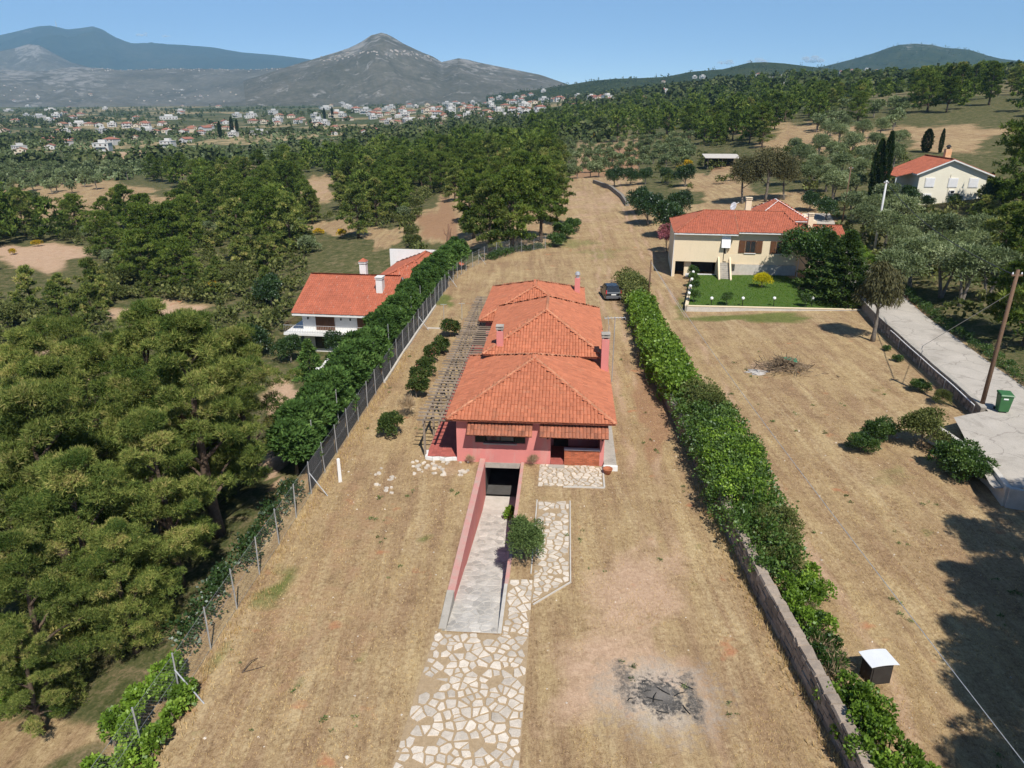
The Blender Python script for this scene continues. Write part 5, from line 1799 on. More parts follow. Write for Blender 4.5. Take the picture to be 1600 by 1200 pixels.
def leaf_cloud(clumps, n, rg, length, width, flat=1.0, shell=(.7, 1.05), up=.35, spread=.7, low=-.4, kite=False, tvar=.18, droop=0.0):
    """leaf-sized faces spread over clumps (x, y, z, r, tint); returns vertices and tints"""
    C = np.array(clumps, float)
    wgt = C[:, 3] ** 2
    k = rg.choice(len(C), n, p=wgt / wgt.sum())
    d = unit(rg.normal(size=(n, 3)))
    d[:, 2] = np.where(d[:, 2] < low, -d[:, 2], d[:, 2])
    d = unit(d)
    r = C[k, 3] * rg.uniform(shell[0], shell[1], n)
    sc = np.array([1, 1, flat])
    P = C[k, :3] + d * r[:, None] * sc
    out = unit(d * 1.0 + np.array([0, 0, up]) + rg.normal(size=(n, 3)) * spread)
    out[:, 2] -= droop
    out = unit(out)
    L = length * rg.uniform(.6, 1.4, n)
    W = width * rg.uniform(.7, 1.3, n)
    side = unit(np.cross(out, rg.normal(size=(n, 3))))
    T_ = np.clip(C[k, 4] + rg.normal(0, tvar, n), 0, 1)
    if kite:
        mid = P + out * (L * .45)[:, None]
        V = np.stack([P, mid + side * W[:, None], P + out * L[:, None], mid - side * W[:, None]], 1).reshape(-1, 3)
    else:
        V = np.stack([P - side * W[:, None], P + side * W[:, None], P + out * L[:, None]], 1).reshape(-1, 3)
    return V, T_


def trunk_mesh(name, H, r, rg, clumps, mat, bend=.08, stems=1, limbs=18, top=.9, base=.0):
    mb = MB()
    for s in range(stems):
        an = rg.uniform(0, 6.283)
        sp = (0.0 if stems == 1 else .12 * H)
        pts, rad = [], []
        for k in range(7):
            t = k / 6
            pts.append((math.cos(an) * sp * t + bend * H * math.sin(t * 2.2 + an) * t * .6, math.sin(an) * sp * t + bend * H * math.cos(t * 1.9 + an) * t * .5, -.3 + (H * top + .3) * t))
            rad.append(r * (1.25 if k == 0 else 1) * (1 - .85 * t) / (1 if stems == 1 else 1.4))
        mb.tube(pts, rad, 7)
    C = sorted(clumps, key=lambda c: -c[3])[:limbs]
    for c in C:
        zb_ = max(H * .18, c[2] - .55 * math.hypot(c[0], c[1]) - .05 * H)
        t = min(1, zb_ / (H * top))
        k = min(5, int(t * 6))
        mid = (c[0] * .5, c[1] * .5, (zb_ + c[2]) / 2 + .02 * H)
        mb.tube([(pts[k][0], pts[k][1], zb_), mid, (c[0], c[1], c[2])], [max(.03, rad[k] * .55), r * .2, r * .08], 5, cap=False)
    return mb.mesh(name, mat, True)


def pine_clumps(H, R, rg, n, lo=.3, dome=.8):
    cl = []
    for i in range(n):
        t = lo + (1 - lo) * ((i + .5) / n) ** .85
        prof = R * math.sqrt(max(.02, 1 - ((t - lo - .16) / (1.04 - lo - .16)) ** 2)) if t > lo + .16 else R * (.62 + .38 * (t - lo) / .16)
        an = i * 2.4 + rg.uniform(-.5, .5)
        rho = prof * rg.uniform(.35, .92)
        r = R * rg.uniform(.24, .40) * (.75 + .25 * (1 - t))
        cl.append((rho * math.cos(an), rho * math.sin(an), H * t - r * .4, r, float(np.clip(rg.normal(.45, .15), .1, .9))))
    cl.append((rg.uniform(-.1, .1) * R, rg.uniform(-.1, .1) * R, H * .93, R * .3, .55))
    return cl


class Proto:
    def __init__(self, trunk, crown, cname="crown"):
        self.trunk, self.crown, self.cname = trunk, crown, cname

    def place(self, name, label, cat, x, y, s=1.0, rz=None, group=None, sz=None, dz=0.0):
        o = bpy.data.objects.new(name, None)
        o.empty_display_size = .3
        link(o)
        tag(o, label, cat, group)
        put(o, x, y, random.uniform(0, 6.283) if rz is None else rz, s, dz, sz)
        if self.trunk:
            obj("trunk", self.trunk, o)
        obj(self.cname, self.crown, o)
        return o


def branch_clumps(H, R, rg, nb, lo, per):
    cl = []
    ph, sk = rg.uniform(0, 6.28), rg.uniform(.15, .35)
    for i in range(nb):
        t = lo + (.97 - lo) * ((i + rg.uniform(.2, .8)) / nb) ** .9
        q = (t - lo) / (1 - lo)
        prof = (.62 + .38 * min(1, q / .3)) * (1 - max(0, (q - .35) / .68) ** 2.0 * .86)
        an = i * 2.4 + rg.uniform(-.5, .5)
        L = R * prof * rg.uniform(.7, 1.12) * (1 + sk * math.sin(an + ph))
        el = .05 + 1.1 * q ** 1.5
        tb = float(np.clip(rg.normal(.46, .13), .1, .85))
        for k in range(per):
            s = (.42 + .58 * (k + rg.uniform(.3, 1)) / per) if per > 1 else 1.0
            d = L * s
            side = rg.normal(0, .16) * L
            r = R * rg.uniform(.13, .205) * (1.15 if per < 4 else 1.0) * (1.1 - .25 * s)
            x = math.cos(an) * d * math.cos(el) - math.sin(an) * side
            y = math.sin(an) * d * math.cos(el) + math.cos(an) * side
            z = H * t - .12 * R * prof + d * math.sin(el) * .55 + rg.normal(0, .05) * R
            cl.append((x, y, min(z, H * .98), r, float(np.clip(tb + rg.normal(0, .08), .05, .95))))
    cl.append((0, 0, H * .95, R * .16, .5))
    return cl


def make_pine(seed, H, R, ncl, nt, tl, tw, mat, lo=.3, per=4, bark=None, tuft=3):
    rg = np.random.default_rng(seed)
    cl = branch_clumps(H, R, rg, ncl, lo, per)
    # tufts: several needles fan out from the same point
    m = nt // tuft
    C = np.array(cl)
    wgt = C[:, 3] ** 2
    k = rg.choice(len(C), m, p=wgt / wgt.sum())
    # sub-clumps give the cauliflower texture of pine foliage
    sub = unit(rg.normal(size=(len(C), 26, 3)))
    sub[:, :, 2] = np.where(sub[:, :, 2] < -.35, -sub[:, :, 2], sub[:, :, 2])
    si = rg.integers(0, 26, m)
    sd = sub[k, si]
    st = rg.normal(0, .16, size=(len(C), 26))[k, si]
    d = unit(rg.normal(size=(m, 3)))
    r = C[k, 3]
    P = C[k, :3] + sd * (r * .78)[:, None] * np.array([1.1, 1.1, .5]) + d * (r * .34 * rg.uniform(.5, 1.05, m))[:, None] * np.array([1, 1, .85])
    out = unit(sd * .5 + d * .7 + np.array([0, 0, .45]))
    P = np.repeat(P, tuft, 0)
    O = unit(np.repeat(out, tuft, 0) + rg.normal(size=(m * tuft, 3)) * .55)
    n = len(P)
    L = tl * rg.uniform(.6, 1.4, n)
    side = unit(np.cross(O, rg.normal(size=(n, 3)))) * (tw * rg.uniform(.7, 1.3, n))[:, None]
    V = np.stack([P - side, P + side, P + O * L[:, None]], 1).reshape(-1, 3)
    T_ = np.clip(np.repeat(C[k, 4] + st, tuft) + rg.normal(0, .12, n), 0, 1)
    return Proto(trunk_mesh("trunk", H, .028 * H, rg, cl, bark or M['bark'], .06), fast_mesh("crown", V, 3, mat, T_))


def make_broad(seed, H, R, ncl, nl, ll, lw_, mat, lo=.25, flat=.85, stems=1, bark=None, shape=1.0, droop=0.0, trunkr=.03, zc=None, up=.25, cname="crown"):
    rg = np.random.default_rng(seed)
    cl = []
    for i in range(ncl):
        d = unit(rg.normal(size=3))
        if d[2] < -.5:
            d[2] = -d[2]
        q = rg.uniform(.35, .8)
        cz = H * (lo + (1 - lo) * .5)
        r = R * rg.uniform(.28, .42)
        cl.append((d[0] * R * q, d[1] * R * q, cz + d[2] * H * (1 - lo) * .5 * q * shape, r, float(np.clip(rg.normal(.48, .14), .1, .9))))
    V, T_ = leaf_cloud(cl, nl, rg, ll, lw_, flat, (.55, 1.1), up, .8, -.6, True, droop=droop)
    V[:, 2] = np.maximum(V[:, 2], .02)
    tr = trunk_mesh("trunk", H, trunkr * H, rg, cl, bark or M['greybark'], .08, stems, 14, .75) if trunkr else None
    return Proto(tr, fast_mesh(cname, V, 4, mat, T_), cname)


def make_column(seed, H, R, nl, ll, lw_, mat, cone=False, bark=None):
    rg = np.random.default_rng(seed)
    t = rg.uniform(0, 1, nl) ** (1.3 if cone else 1.0)
    z = H * (.03 + .95 * t)
    prof = R * (1 - t) ** .8 + .05 if cone else R * np.sin(np.clip(t * .9 + .1, 0, 1) * math.pi) ** .55
    an = rg.uniform(0, 6.283, nl)
    lob = 1 + .18 * np.sin(an * 5 + z * 2.1) + .14 * np.sin(an * 3 - z * 4.3) + (.22 * np.sin(z * 7.5 + an) if cone else 0)
    rr = prof * lob * rg.uniform(.7, 1.05, nl)
    P = np.stack([rr * np.cos(an), rr * np.sin(an), z], -1)
    out = unit(np.stack([np.cos(an), np.sin(an), np.full(nl, .1 if cone else 1.4)], -1) + rg.normal(size=(nl, 3)) * .4)
    side = unit(np.cross(out, rg.normal(size=(nl, 3)))) * (lw_ * rg.uniform(.6, 1.3, nl))[:, None]
    L = ll * rg.uniform(.6, 1.3, nl)
    mid = P + out * (L * .45)[:, None]
    V = np.stack([P, mid + side, P + out * L[:, None], mid - side], 1).reshape(-1, 3)
    T_ = np.clip(.45 + .18 * np.sin(an * 5 + z * 2.1) + rg.normal(0, .16, nl), 0, 1)
    mb = MB().tube([(0, 0, -.3), (0, 0, H * .5), (0, 0, H * .92)], [R * .12, R * .08, .02], 7)
    return Proto(mb.mesh("trunk", bark or M['greybark'], True), fast_mesh("crown", V, 4, mat, T_))


# prototypes (meshes shared between copies)
near_pines = [make_pine(100 + i, 10.0, r, n, 90000, .175, .0155, M['pine'], lo, 5) for i, (r, n, lo) in enumerate(((3.1, 30, .14), (2.7, 28, .22), (3.5, 32, .1), (2.8, 29, .16)))]
sparse_pine = make_pine(120, 10.0, 3.6, 20, 40000, .17, .0145, M['pine'], .35, bark=M['greybark'])
mid_pines = [make_pine(130 + i, 9.0, r, n + 4, 12000, .36, .065, M['pine_dark'] if i % 3 else M['pine'], lo, 3) for i, (r, n, lo) in enumerate(((3.4, 26, .16), (3.0, 24, .2), (3.9, 30, .14), (2.7, 22, .22), (3.5, 24, .3), (3.2, 26, .12)))]
far_pines = [make_pine(150 + i, 9.0, r, n, 900, 1.0, .25, M['pine_dark'], lo, 2) for i, (r, n, lo) in enumerate(((3.6, 18, .12), (3.0, 16, .18), (4.0, 20, .14), (3.3, 16, .25)))]
olives = [make_broad(200 + i, 4.6, r, 22, 5200, .26, .045, M['olive'], .28, .8, st, trunkr=.05) for i, (r, st) in enumerate(((2.5, 2), (2.2, 3), (2.7, 2), (2.0, 1)))]
far_olives = [make_broad(210 + i, 4.2, 2.2, 12, 900, .5, .14, M['olive'], .15, .8, 1, trunkr=.05) for i in range(3)]
bushes = [make_broad(220 + i, 1.6, 1.15, 14, 2600, .17, .05, M['maquis'], .05, .8, 1, trunkr=.03, cname="foliage") for i in range(3)]
pale_bushes = [make_broad(225 + i, 1.8, 1.3, 14, 2200, .2, .045, M['olive'], .05, .8, 1, trunkr=.03, cname="foliage") for i in range(2)]
young_pines = [make_pine(230 + i, 4.5, 1.7, 18, 5200, .34, .06, M['pine'], .06, 3) for i in range(3)]
brooms = [make_broad(240 + i, 1.1, 1.1, 9, 900, .16, .05, M['broom'], .05, .7, 1, trunkr=.02, cname="foliage") for i in range(2)]
random.seed(21)

# --- the big pines on the left of the fence
NP = [(-16.6, 24.0, 8.6, 2, "lowest of the big pines, its crown nearest the wire fence corner"), (-19.8, 27.4, 11.2, 0, "broad pine rising behind the lowest pine by the fence"),
      (-14.9, 31.6, 11.6, 1, "pine leaning over the fence beside the ivy"), (-18.6, 33.2, 9.6, 2, "tall bushy pine with yellowish shoots in the big clump"),
      (-23.2, 33.5, 11.8, 3, "pine at the picture edge in the big clump"), (-15.6, 38.6, 9.4, 0, "pine overhanging the sandy drive of the white house"),
      (-21.0, 39.8, 13.0, 1, "dense middle pine of the big clump"), (-25.6, 40.8, 11.0, 2, "wide pine towards the picture edge behind the clump"),
      (-19.6, 45.2, 8.0, 3, "pine with a bare dead branch facing the white house"), (-22.6, 48.0, 11.6, 0, "pine at the back of the big clump below the clearing"),
      (-28.3, 49.6, 10.0, 1, "pine at the far corner of the big clump"), (-23.5, 54.5, 8.2, 2, "last pine of the clump before the white house"),
      (-24.8, 27.4, 10.6, 1, "pine cut by the picture edge low down"), (-30.5, 43.0, 11.4, 3, "pine cut by the picture edge half way up"), (-20.6, 21.0, 7.4, 3, "small pine cut by the bottom corner of the picture"),
      (-14.9, 23.0, 5.8, 2, "short bushy pine close behind the ivy on the fence"), (-19.8, 18.6, 5.6, 0, "little pine half cut by the bottom edge of the picture"), (-16.4, 19.2, 4.6, 3, "smallest pine of the clump above the bottom corner ivy"), (-17.4, 21.4, 7.0, 2, "low pine whose boughs sweep the dry ground at the bottom corner"), (-15.0, 27.2, 8.6, 3, "pine with low boughs just behind the wire fence"), (-21.8, 30.4, 11.0, 2, "pine with a rounded top left of the clump centre"),
      (-22.8, 24.4, 9.6, 0, "pine at the picture edge above the bottom corner"), (-18.4, 37.0, 9.4, 2, "pine whose top stands highest in the middle of the clump")]
for x, y, h, k, words in NP:
    near_pines[k].place("pine_tree", words, "pine", x, y, h / 10.0, group="big pines by the fence")
sparse_pine.place("pine_tree", "thin straggly pine with bare grey branches at the picture edge", "pine", -29.8, 46.2, 1.15, group="big pines by the fence")
sparse_pine.place("pine_tree", "sparse pine with grey twigs beside the straggly one", "pine", -33.5, 50.5, 1.1, group="big pines by the fence")
# dead branchwork in the clump
p = Vector((-17.6, 41.5, 0))
dbm = MB()
rg = np.random.default_rng(6)
for k in range(46):
    a = Vector((rg.normal(0, .5), rg.normal(0, .5), rg.normal(0, .6)))
    b = a + Vector((rg.normal(0, .5), rg.normal(0, .4), -abs(rg.normal(.3, .4))))
    dbm.tube([a * .5, a, b], [.03, .02, .008], 4, cap=False)
# trees out of the picture whose shadows lie across the field
for x, y, h, k in ((17.8, 10.0, 10.5, 0), (19.6, 13.3, 10.5, 2), (21.5, 9.5, 10, 1), (23.0, 19.8, 11, 3), (25.4, 22.8, 11.5, 1), (28.2, 20, 11, 2), (28.6, 26.0, 10.5, 0), (16.6, 7.2, 11, 2), (19.2, 6.0, 11, 3), (21.0, 15.6, 11, 0), (25.0, 18.6, 11.5, 2)):
    near_pines[k].place("pine_tree", "pine standing beyond the picture edge beside the mown field", "pine", x, y, h / 10.0, group="pines beyond the picture edge")


# --- woods, placed by their feet in world space
placed = []


def scatter(poly, n, dmin, rng_y, rng_x, fn, excl=(), tries=60, seed=1):
    rg = np.random.default_rng(seed)
    got = 0
    for _ in range(n * tries):
        if got >= n:
            break
        y = math.sqrt(rg.uniform(rng_y[0] ** 2, rng_y[1] ** 2))
        x = rg.uniform(rng_x[0], rng_x[1]) * y
        z = gz(x, y)
        q = proj(x, y, z)
        if not in_poly(q, poly):
            continue
        if any(((q[0] - e[0]) / e[2]) ** 2 + ((q[1] - e[1]) / e[3]) ** 2 < 1 for e in excl):
            continue
        dm = dmin
        if any((x - a) ** 2 + (y - b) ** 2 < (dm * .5 + c * .5) ** 2 for a, b, c in placed[-900:]):
            continue
        placed.append((x, y, dm))
        fn(x, y, rg)
        got += 1
    return got


for b in NP:
    placed.append((b[0], b[1], 5))
CLEAR = [(250, 500, 84, 32), (110, 580, 75, 45), (60, 425, 110, 48), (495, 306, 34, 36), (690, 362, 42, 52), (520, 372, 50, 26), (120, 318, 190, 42), (600, 378, 34, 20), (330, 268, 90, 22),
         (455, 640, 60, 90), (560, 470, 130, 90)]


def pine_fn(protos, name, label, group, h0, h1):
    def fn(x, y, rg):
        h = rg.uniform(h0, h1)
        protos[rg.integers(len(protos))].place(name, label, "pine", x, y, h / 9.0, float(rg.uniform(0, 6.28)), group, sz=h / 9.0 * rg.uniform(.9, 1.12))
    return fn


# hand-set landmark pines
LM = [(800, 392, 11.5, 2, "largest dark pine at the edge of the mown strip"), (845, 378, 11, 4, "pine leaning over the mown strip"), (765, 395, 10, 0, "pine left of the largest one by the mown strip"),
      (740, 372, 9.5, 5, "pine behind the dead trunk by the mown strip"), (870, 352, 8.5, 3, "small pine at the top edge of the mown strip"),
      (430, 388, 11, 2, "tall rounded pine above the white house roof"), (230, 425, 11.5, 4, "tall dark pine standing above the scrub clearing"), (560, 372, 10, 0, "broad pine behind the white house chimney"),
      (620, 340, 10.5, 5, "pine with a wide crown in the middle of the wood"), (690, 300, 10, 2, "pine at the crest of the wood below the hut")]
for px, py, h, k, words in LM:
    p = G(px, py)
    placed.append((p.x, p.y, 5))
    mid_pines[k].place("pine_tree", words, "pine", p.x, p.y, h / 9.0, group="pines of the middle wood")
scatter([(560, 260), (880, 262), (885, 340), (850, 395), (700, 400), (690, 300), (560, 330)], 46, 4.6, (98, 260), (-.25, .08), pine_fn(mid_pines, "pine_tree", "dense dark green pine in the wood left of the mown strip", "pines left of the mown strip", 8, 11), CLEAR, seed=2)
scatter([(-150, 262), (700, 240), (700, 330), (560, 380), (470, 400), (300, 455), (-150, 470)], 128, 5.4, (95, 300), (-.82, -.05), pine_fn(mid_pines, "pine_tree", "pine in the large wood beyond the white house", "pines of the large wood", 8, 11.5), CLEAR, seed=3)
scatter([(-60, 395), (470, 380), (480, 480), (-60, 560)], 26, 4.6, (70, 150), (-.8, -.2), pine_fn(young_pines, "young_pine", "young light green pine in the scrub before the wood", "young pines in the scrub", 7.0, 11), CLEAR, seed=4)
scatter([(-60, 300), (700, 330), (660, 420), (470, 440), (-60, 560)], 60, 3.4, (70, 200), (-.8, -.05), lambda x, y, rg: bushes[rg.integers(3)].place("shrub", "green evergreen shrub in the undergrowth of the wood", "shrub", x, y, rg.uniform(.9, 1.9), group="shrubs in the undergrowth"), CLEAR, seed=5)
scatter([(-60, 330), (660, 340), (640, 420), (470, 440), (-60, 520)], 30, 3.4, (70, 200), (-.8, -.05), lambda x, y, rg: pale_bushes[rg.integers(2)].place("wild_olive", "grey green wild olive bush in the undergrowth of the wood", "bush", x, y, rg.uniform(.9, 1.9), group="wild olives in the undergrowth"), CLEAR, seed=6)
for px, py, s in ((535, 372, 1.5), (500, 366, 1.2), (330, 452, 1.1), (60, 385, 1.2), (20, 398, 1.1), (850, 295, 1.2), (480, 372, 1.0), (1075, 262, 1.7), (950, 212, 2.4), (925, 216, 2), (1062, 268, 1.3), (1050, 206, 2)):
    p = G(px, py)
    brooms[random.randrange(2)].place("broom_bush", "yellow flowering broom bush on the open scrub", "bush", p.x, p.y, s, group="yellow brooms on the scrub")
# olives left
scatter([(-100, 268), (230, 262), (240, 300), (-100, 335)], 50, 5.0, (120, 420), (-.85, -.4), lambda x, y, rg: far_olives[rg.integers(3)].place("olive_tree", "grey green olive tree in the grove at the edge of the large wood", "olive", x, y, rg.uniform(.9, 1.25), group="olives of the grove beyond the wood"), seed=8)
# olives in rows in the middle
placed2 = []
for r in range(7):
    for c in range(17):
        px, py = 845 + c * 15 + r * 4, 282 - r * 8.5 - c * .8
        p = G(px, py)
        if p is None or (px > 940 and py > 268) or px > 1085:
            continue
        placed.append((p.x, p.y, 3))
        far_olives[(r + c) % 3].place("olive_tree", "grey green olive, " + ORD[c] + " from the left in the " + ORD[r] + " planted row", "olive", p.x + random.uniform(-.6, .6), p.y + random.uniform(-1, 1), random.uniform(.6, .95), group="olives in the planted rows")
# round dark trees by the mown strip
RT = [(1012, 352, 5.0, "round dark mulberry beside the cream house"), (1040, 372, 5.5, "broad dark mulberry with low branches before the cream house"), (1000, 335, 4.6, "dark round tree at the edge of the mown strip"),
      (1060, 345, 4.8, "dark round tree behind the pink oleander"), (960, 293, 4.5, "round green tree by the low stone bank"), (985, 290, 3.8, "small round tree next to the stone bank"),
      (1008, 288, 3.6, "small round bush tree beyond the stone bank"), (1070, 292, 4.6, "wide round olive bush on the far meadow"), (1040, 286, 3.3, "little round bush on the far meadow")]
mulb = [make_broad(260 + i, 5.0, 3.0, 22, 6500, .26, .1, M['dark_broad'], .12, .85, 1, trunkr=.04) for i in range(2)]
for px, py, h, words in RT:
    p = G(px, py)
    placed.append((p.x, p.y, 5))
    mulb[random.randrange(2)].place("round_tree", words, "tree", p.x, p.y, h / 5.0, group="round trees by the mown strip")
# right side: olive grove below the ivory house
grove = [(1390, 480, 1.15), (1420, 452, 1.1), (1470, 465, 1.2), (1500, 478, 1.25), (1450, 430, 1.05), (1405, 415, 1.1), (1500, 430, 1.0), (1380, 392, 1.1), (1430, 395, 1.1), (1470, 398, 1.05), (1350, 372, 1.1), (1400, 368, 1.2), (1440, 365, 1.1), (1330, 345, 1.1),
         (1480, 365, 1.0), (1520, 400, 1.0), (1360, 350, 1.0), (1300, 320, 1.15), (1330, 315, 1.1), (1290, 300, 1.1), (1340, 290, 1.0), (1380, 335, 1.1), (1310, 285, 1.1), (1270, 285, 1.1), (1350, 268, 1.1), (1395, 262, 1.0), (1300, 262, 1.1), (1250, 268, 1.1), (1330, 245, 1.1), (1280, 245, 1.1),
         (1240, 250, 1.1), (1365, 238, 1.0), (1310, 228, 1.1), (1400, 236, 1.0), (1345, 222, 1.1), (1375, 215, 1.1), (1320, 208, 1.1), (1290, 222, 1.1), (1540, 470, 1.1), (1420, 340, 1.0), (1260, 300, 1.0), (1225, 290, 1.0), (1410, 430, .9)]
for px, py, s in grove:
    p = G(px, py)
    placed.append((p.x, p.y, 4.5))
    (None if px > 1400 and 325 < py < 372 else olives[random.randrange(4)]) and olives[random.randrange(4)].place("olive_tree", "silvery olive tree in the grove below the ivory house" if py > 325 else "silvery olive tree in the grove between the cream and ivory houses", "olive", p.x, p.y, s * random.uniform(.92, 1.1), group="olives of the slope grove" if py > 325 else "olives behind the cream house")
scatter([(1270, 170), (1420, 170), (1420, 215), (1270, 225)], 22, 5, (150, 330), (.35, .7), lambda x, y, rg: far_olives[rg.integers(3)].place("olive_tree", "small olive tree on the dry field above the grove", "olive", x, y, rg.uniform(.9, 1.3), group="olives on the dry field"), seed=9)
# pines on the right
RP = [(1598, 330, 13, 2, "tall dark pine behind the ivory house at the picture edge"), (1612, 300, 15, 4, "very tall pine with a bare trunk at the picture edge"), (1560, 420, 7, 0, "pine with yellow green tips beside the ivory house"),
      (1590, 440, 8, 5, "dark pine at the picture edge above the lane"), (1600, 540, 8.5, 2, "shady pine at the picture edge over the lane hedge"), (1565, 520, 6, 1, "small bright pine by the brown pole"), (1530, 375, 5.5, 3, "low pine beside the ivory house wall"),
      (1585, 375, 8, 1, "pine between the ivory house and the picture edge")]
for px, py, h, k, words in RP:
    p = G(px, py)
    placed.append((p.x, p.y, 5))
    mid_pines[k].place("pine_tree", words, "pine", p.x, p.y, h / 9.0, group="pines by the ivory house")
scatter([(850, 150), (1380, 160), (1330, 200), (1200, 235), (1040, 225), (900, 222), (830, 215)], 46, 6.0, (190, 330), (.0, .6), pine_fn(mid_pines[2:] + far_pines, "pine_tree", "pine in the wood on the slope behind the olive rows", "pines of the slope wood", 7.5, 11.5),
        [(1250, 215, 50, 18), (1380, 160, 40, 16), (1330, 215, 60, 20)], seed=10)
scatter([(1410, 120), (1720, 120), (1720, 205), (1560, 200), (1440, 195)], 40, 5.5, (150, 420), (.5, .95), pine_fn(mid_pines, "pine_tree", "tall dark pine on the hill crest above the ivory house", "pines of the hill crest", 9, 13), [(1480, 222, 80, 24)], seed=11)
# named single trees on the right
cyp = make_column(300, 10.0, 1.0, 9000, .3, .07, M['cypress'])
for px, py, h, w_, words in ((1362, 320, 10.5, .85, "tall dark cypress column left of the ivory house"), (1374, 322, 11.8, .6, "slimmer and taller cypress touching its neighbour"), (1468, 240, 5.2, .8, "small cypress behind the ivory house chimney"), (1446, 238, 5.0, 2.0, "bushy conifer behind the ivory house roof")):
    p = G(px, py)
    cyp.place("cypress", words, "cypress", p.x, p.y, h / 10 * w_, sz=h / 10)
euc = make_broad(310, 8.5, 3.4, 30, 11000, .3, .06, M['euca'], .15, .9, 2, trunkr=.035, droop=.5)
for px, py, s, words in ((1160, 318, 1.0, "brownish eucalyptus behind the cream house ridge"), (1195, 315, 1.12, "taller brown eucalyptus behind the cream house chimney"), (1225, 312, .9, "small brown eucalyptus towards the olive grove")):
    p = G(px, py)
    euc.place("eucalyptus", words, "eucalyptus", p.x, p.y, s)
lt = make_broad(320, 6.5, 3.9, 30, 14000, .24, .075, M['broad'], .3, .7, 1, trunkr=.03)
p = G(1252, 440)
lt.place("lawn_tree", "spreading leafy tree on the lawn before the cream house", "tree", p.x, p.y - 1.0, 1.0)
ced = make_column(330, 8.0, 2.9, 15000, .45, .08, M['cedar'], cone=True)
p = G(1322, 478)
ced.place("cedar", "bright green spreading conifer at the corner of the lawn", "conifer", p.x, p.y + 1.5, .95)
p = G(1295, 455)
ced.place("cedar", "darker conifer between the lawn tree and the corner", "conifer", p.x, p.y + 1.5, .8)
wee = make_broad(340, 7.0, 2.0, 22, 9000, .4, .04, M['euca'], .25, 1.2, 1, trunkr=.032, droop=1.3)
p = G(1363, 533)
wee.place("weeping_tree", "weeping grey green tree at the end of the lane wall", "tree", p.x, p.y, 1.0)
for px, py, s, words in ((1290, 345, 1.0, "light green shrub by the drive of the cream house"), (1490, 326, .62, "dark broad tree in front of the ivory house"), (1446, 327, .6, "fig tree shading the ivory house porch"), (1418, 322, .9, "green bush left of the ivory house"), (1545, 330, 1.2, "dark bush right of the ivory house"),
                         (1265, 330, .9, "green bush behind the cream house wing")):
    p = G(px, py)
    mulb[random.randrange(2)].place("leafy_tree", words, "tree", p.x, p.y, s * .7)
yb = make_broad(350, 1.7, 1.15, 60, 8000, .08, .03, M['yellow'], .1, .9, 1, trunkr=.03, cname="foliage", shape=.8)
p = G(1190, 452)
yb.place("golden_shrub", "clipped golden yellow shrub on the lawn", "shrub", p.x, p.y, 1.0, dz=lz - p.z)
lb = make_broad(352, 1.3, .8, 12, 2600, .1, .04, M['broad'], .03, .9, 1, trunkr=.03, cname="foliage")
for k, (px, py, words) in enumerate(((1083, 478, "clipped green shrub at the front corner of the lawn"), (1083, 462, "second clipped shrub along the lawn side wall"), (1082, 449, "third clipped shrub along the lawn side wall"), (1082, 437, "clipped shrub next to the outside stair"), (1134, 482, "low green shrub behind the first front lamp"), (1258, 480, "low leafy shrub in the shade by the lawn front wall"))):
    p = G(px, py)
    lb.place("clipped_shrub", words, "shrub", p.x, p.y, 1.0, dz=lz - p.z)
pk = make_broad(354, 4.2, 1.7, 18, 5000, .16, .06, M['pinkbloom'], .2, .9, 3, trunkr=.02)
p = G(1040, 392)
pk.place("pink_oleander", "tall pink flowering oleander at the corner of the cream house", "oleander", p.x, p.y - 1, 1.0)
bush_o = [make_broad(360 + i, 1.5, .95, 14, 3600, .16, .045, M['oleander'], .05, .9, 1, trunkr=.03, cname="foliage") for i in range(3)]
for k, (px, py, s, words) in enumerate(((613, 682, 1.0, "green oleander bush nearest the terrace corner"), (651, 622, 1.05, "oleander bush first of the close row beside the pergola"), (659, 602, 1.0, "second oleander bush of the close row beside the pergola"), (667, 588, .95, "third oleander bush of the close row beside the pergola"),
                                 (676, 566, .9, "small oleander bush fourth in the row"), (687, 553, 1.0, "oleander bush in the row with a gap behind it"), (704, 526, 1.05, "rearmost oleander bush beside the line post"))):
    p = G(px, py)
    bush_o[k % 3].place("oleander_bush", words, "oleander", p.x, p.y, s, group="oleanders beside the pergola")
dry = make_broad(370, 1.3, .8, 10, 700, .4, .012, M['drybush'], .02, .9, 1, trunkr=.0, up=.9, cname="twigs")
p = G(636, 652)
dry.place("dry_shrub", "bare dry shrub between the oleanders", "shrub", p.x, p.y, 1.0)
for u, v, s, words in ((.85, -.35, .4, "dry weed tuft by the garage mouth"), (4.6, -.4, .5, "dry weed tuft between window and porch")):
    dry.place("dry_weed", words, "weed", *HF(u, v), s)
ob = make_broad(380, 2.5, 1.25, 40, 16000, .12, .024, M['youngolive'], .0, .95, 2, trunkr=.03, shape=.85)
x, y = HF(4.75, -9.9)
ob.place("olive_tree", "young round olive tree beside the garage ramp", "olive", x, y, .9)
fern = make_broad(382, .7, .42, 8, 700, .16, .06, M['vine'], .02, .9, 1, trunkr=.0, cname="foliage")
o = fern.place("ramp_weed", "bright green weed growing at the foot of the garage ramp", "plant", *HF(3.5, -2.9))
o.location.z = ramp_z(-2.9)
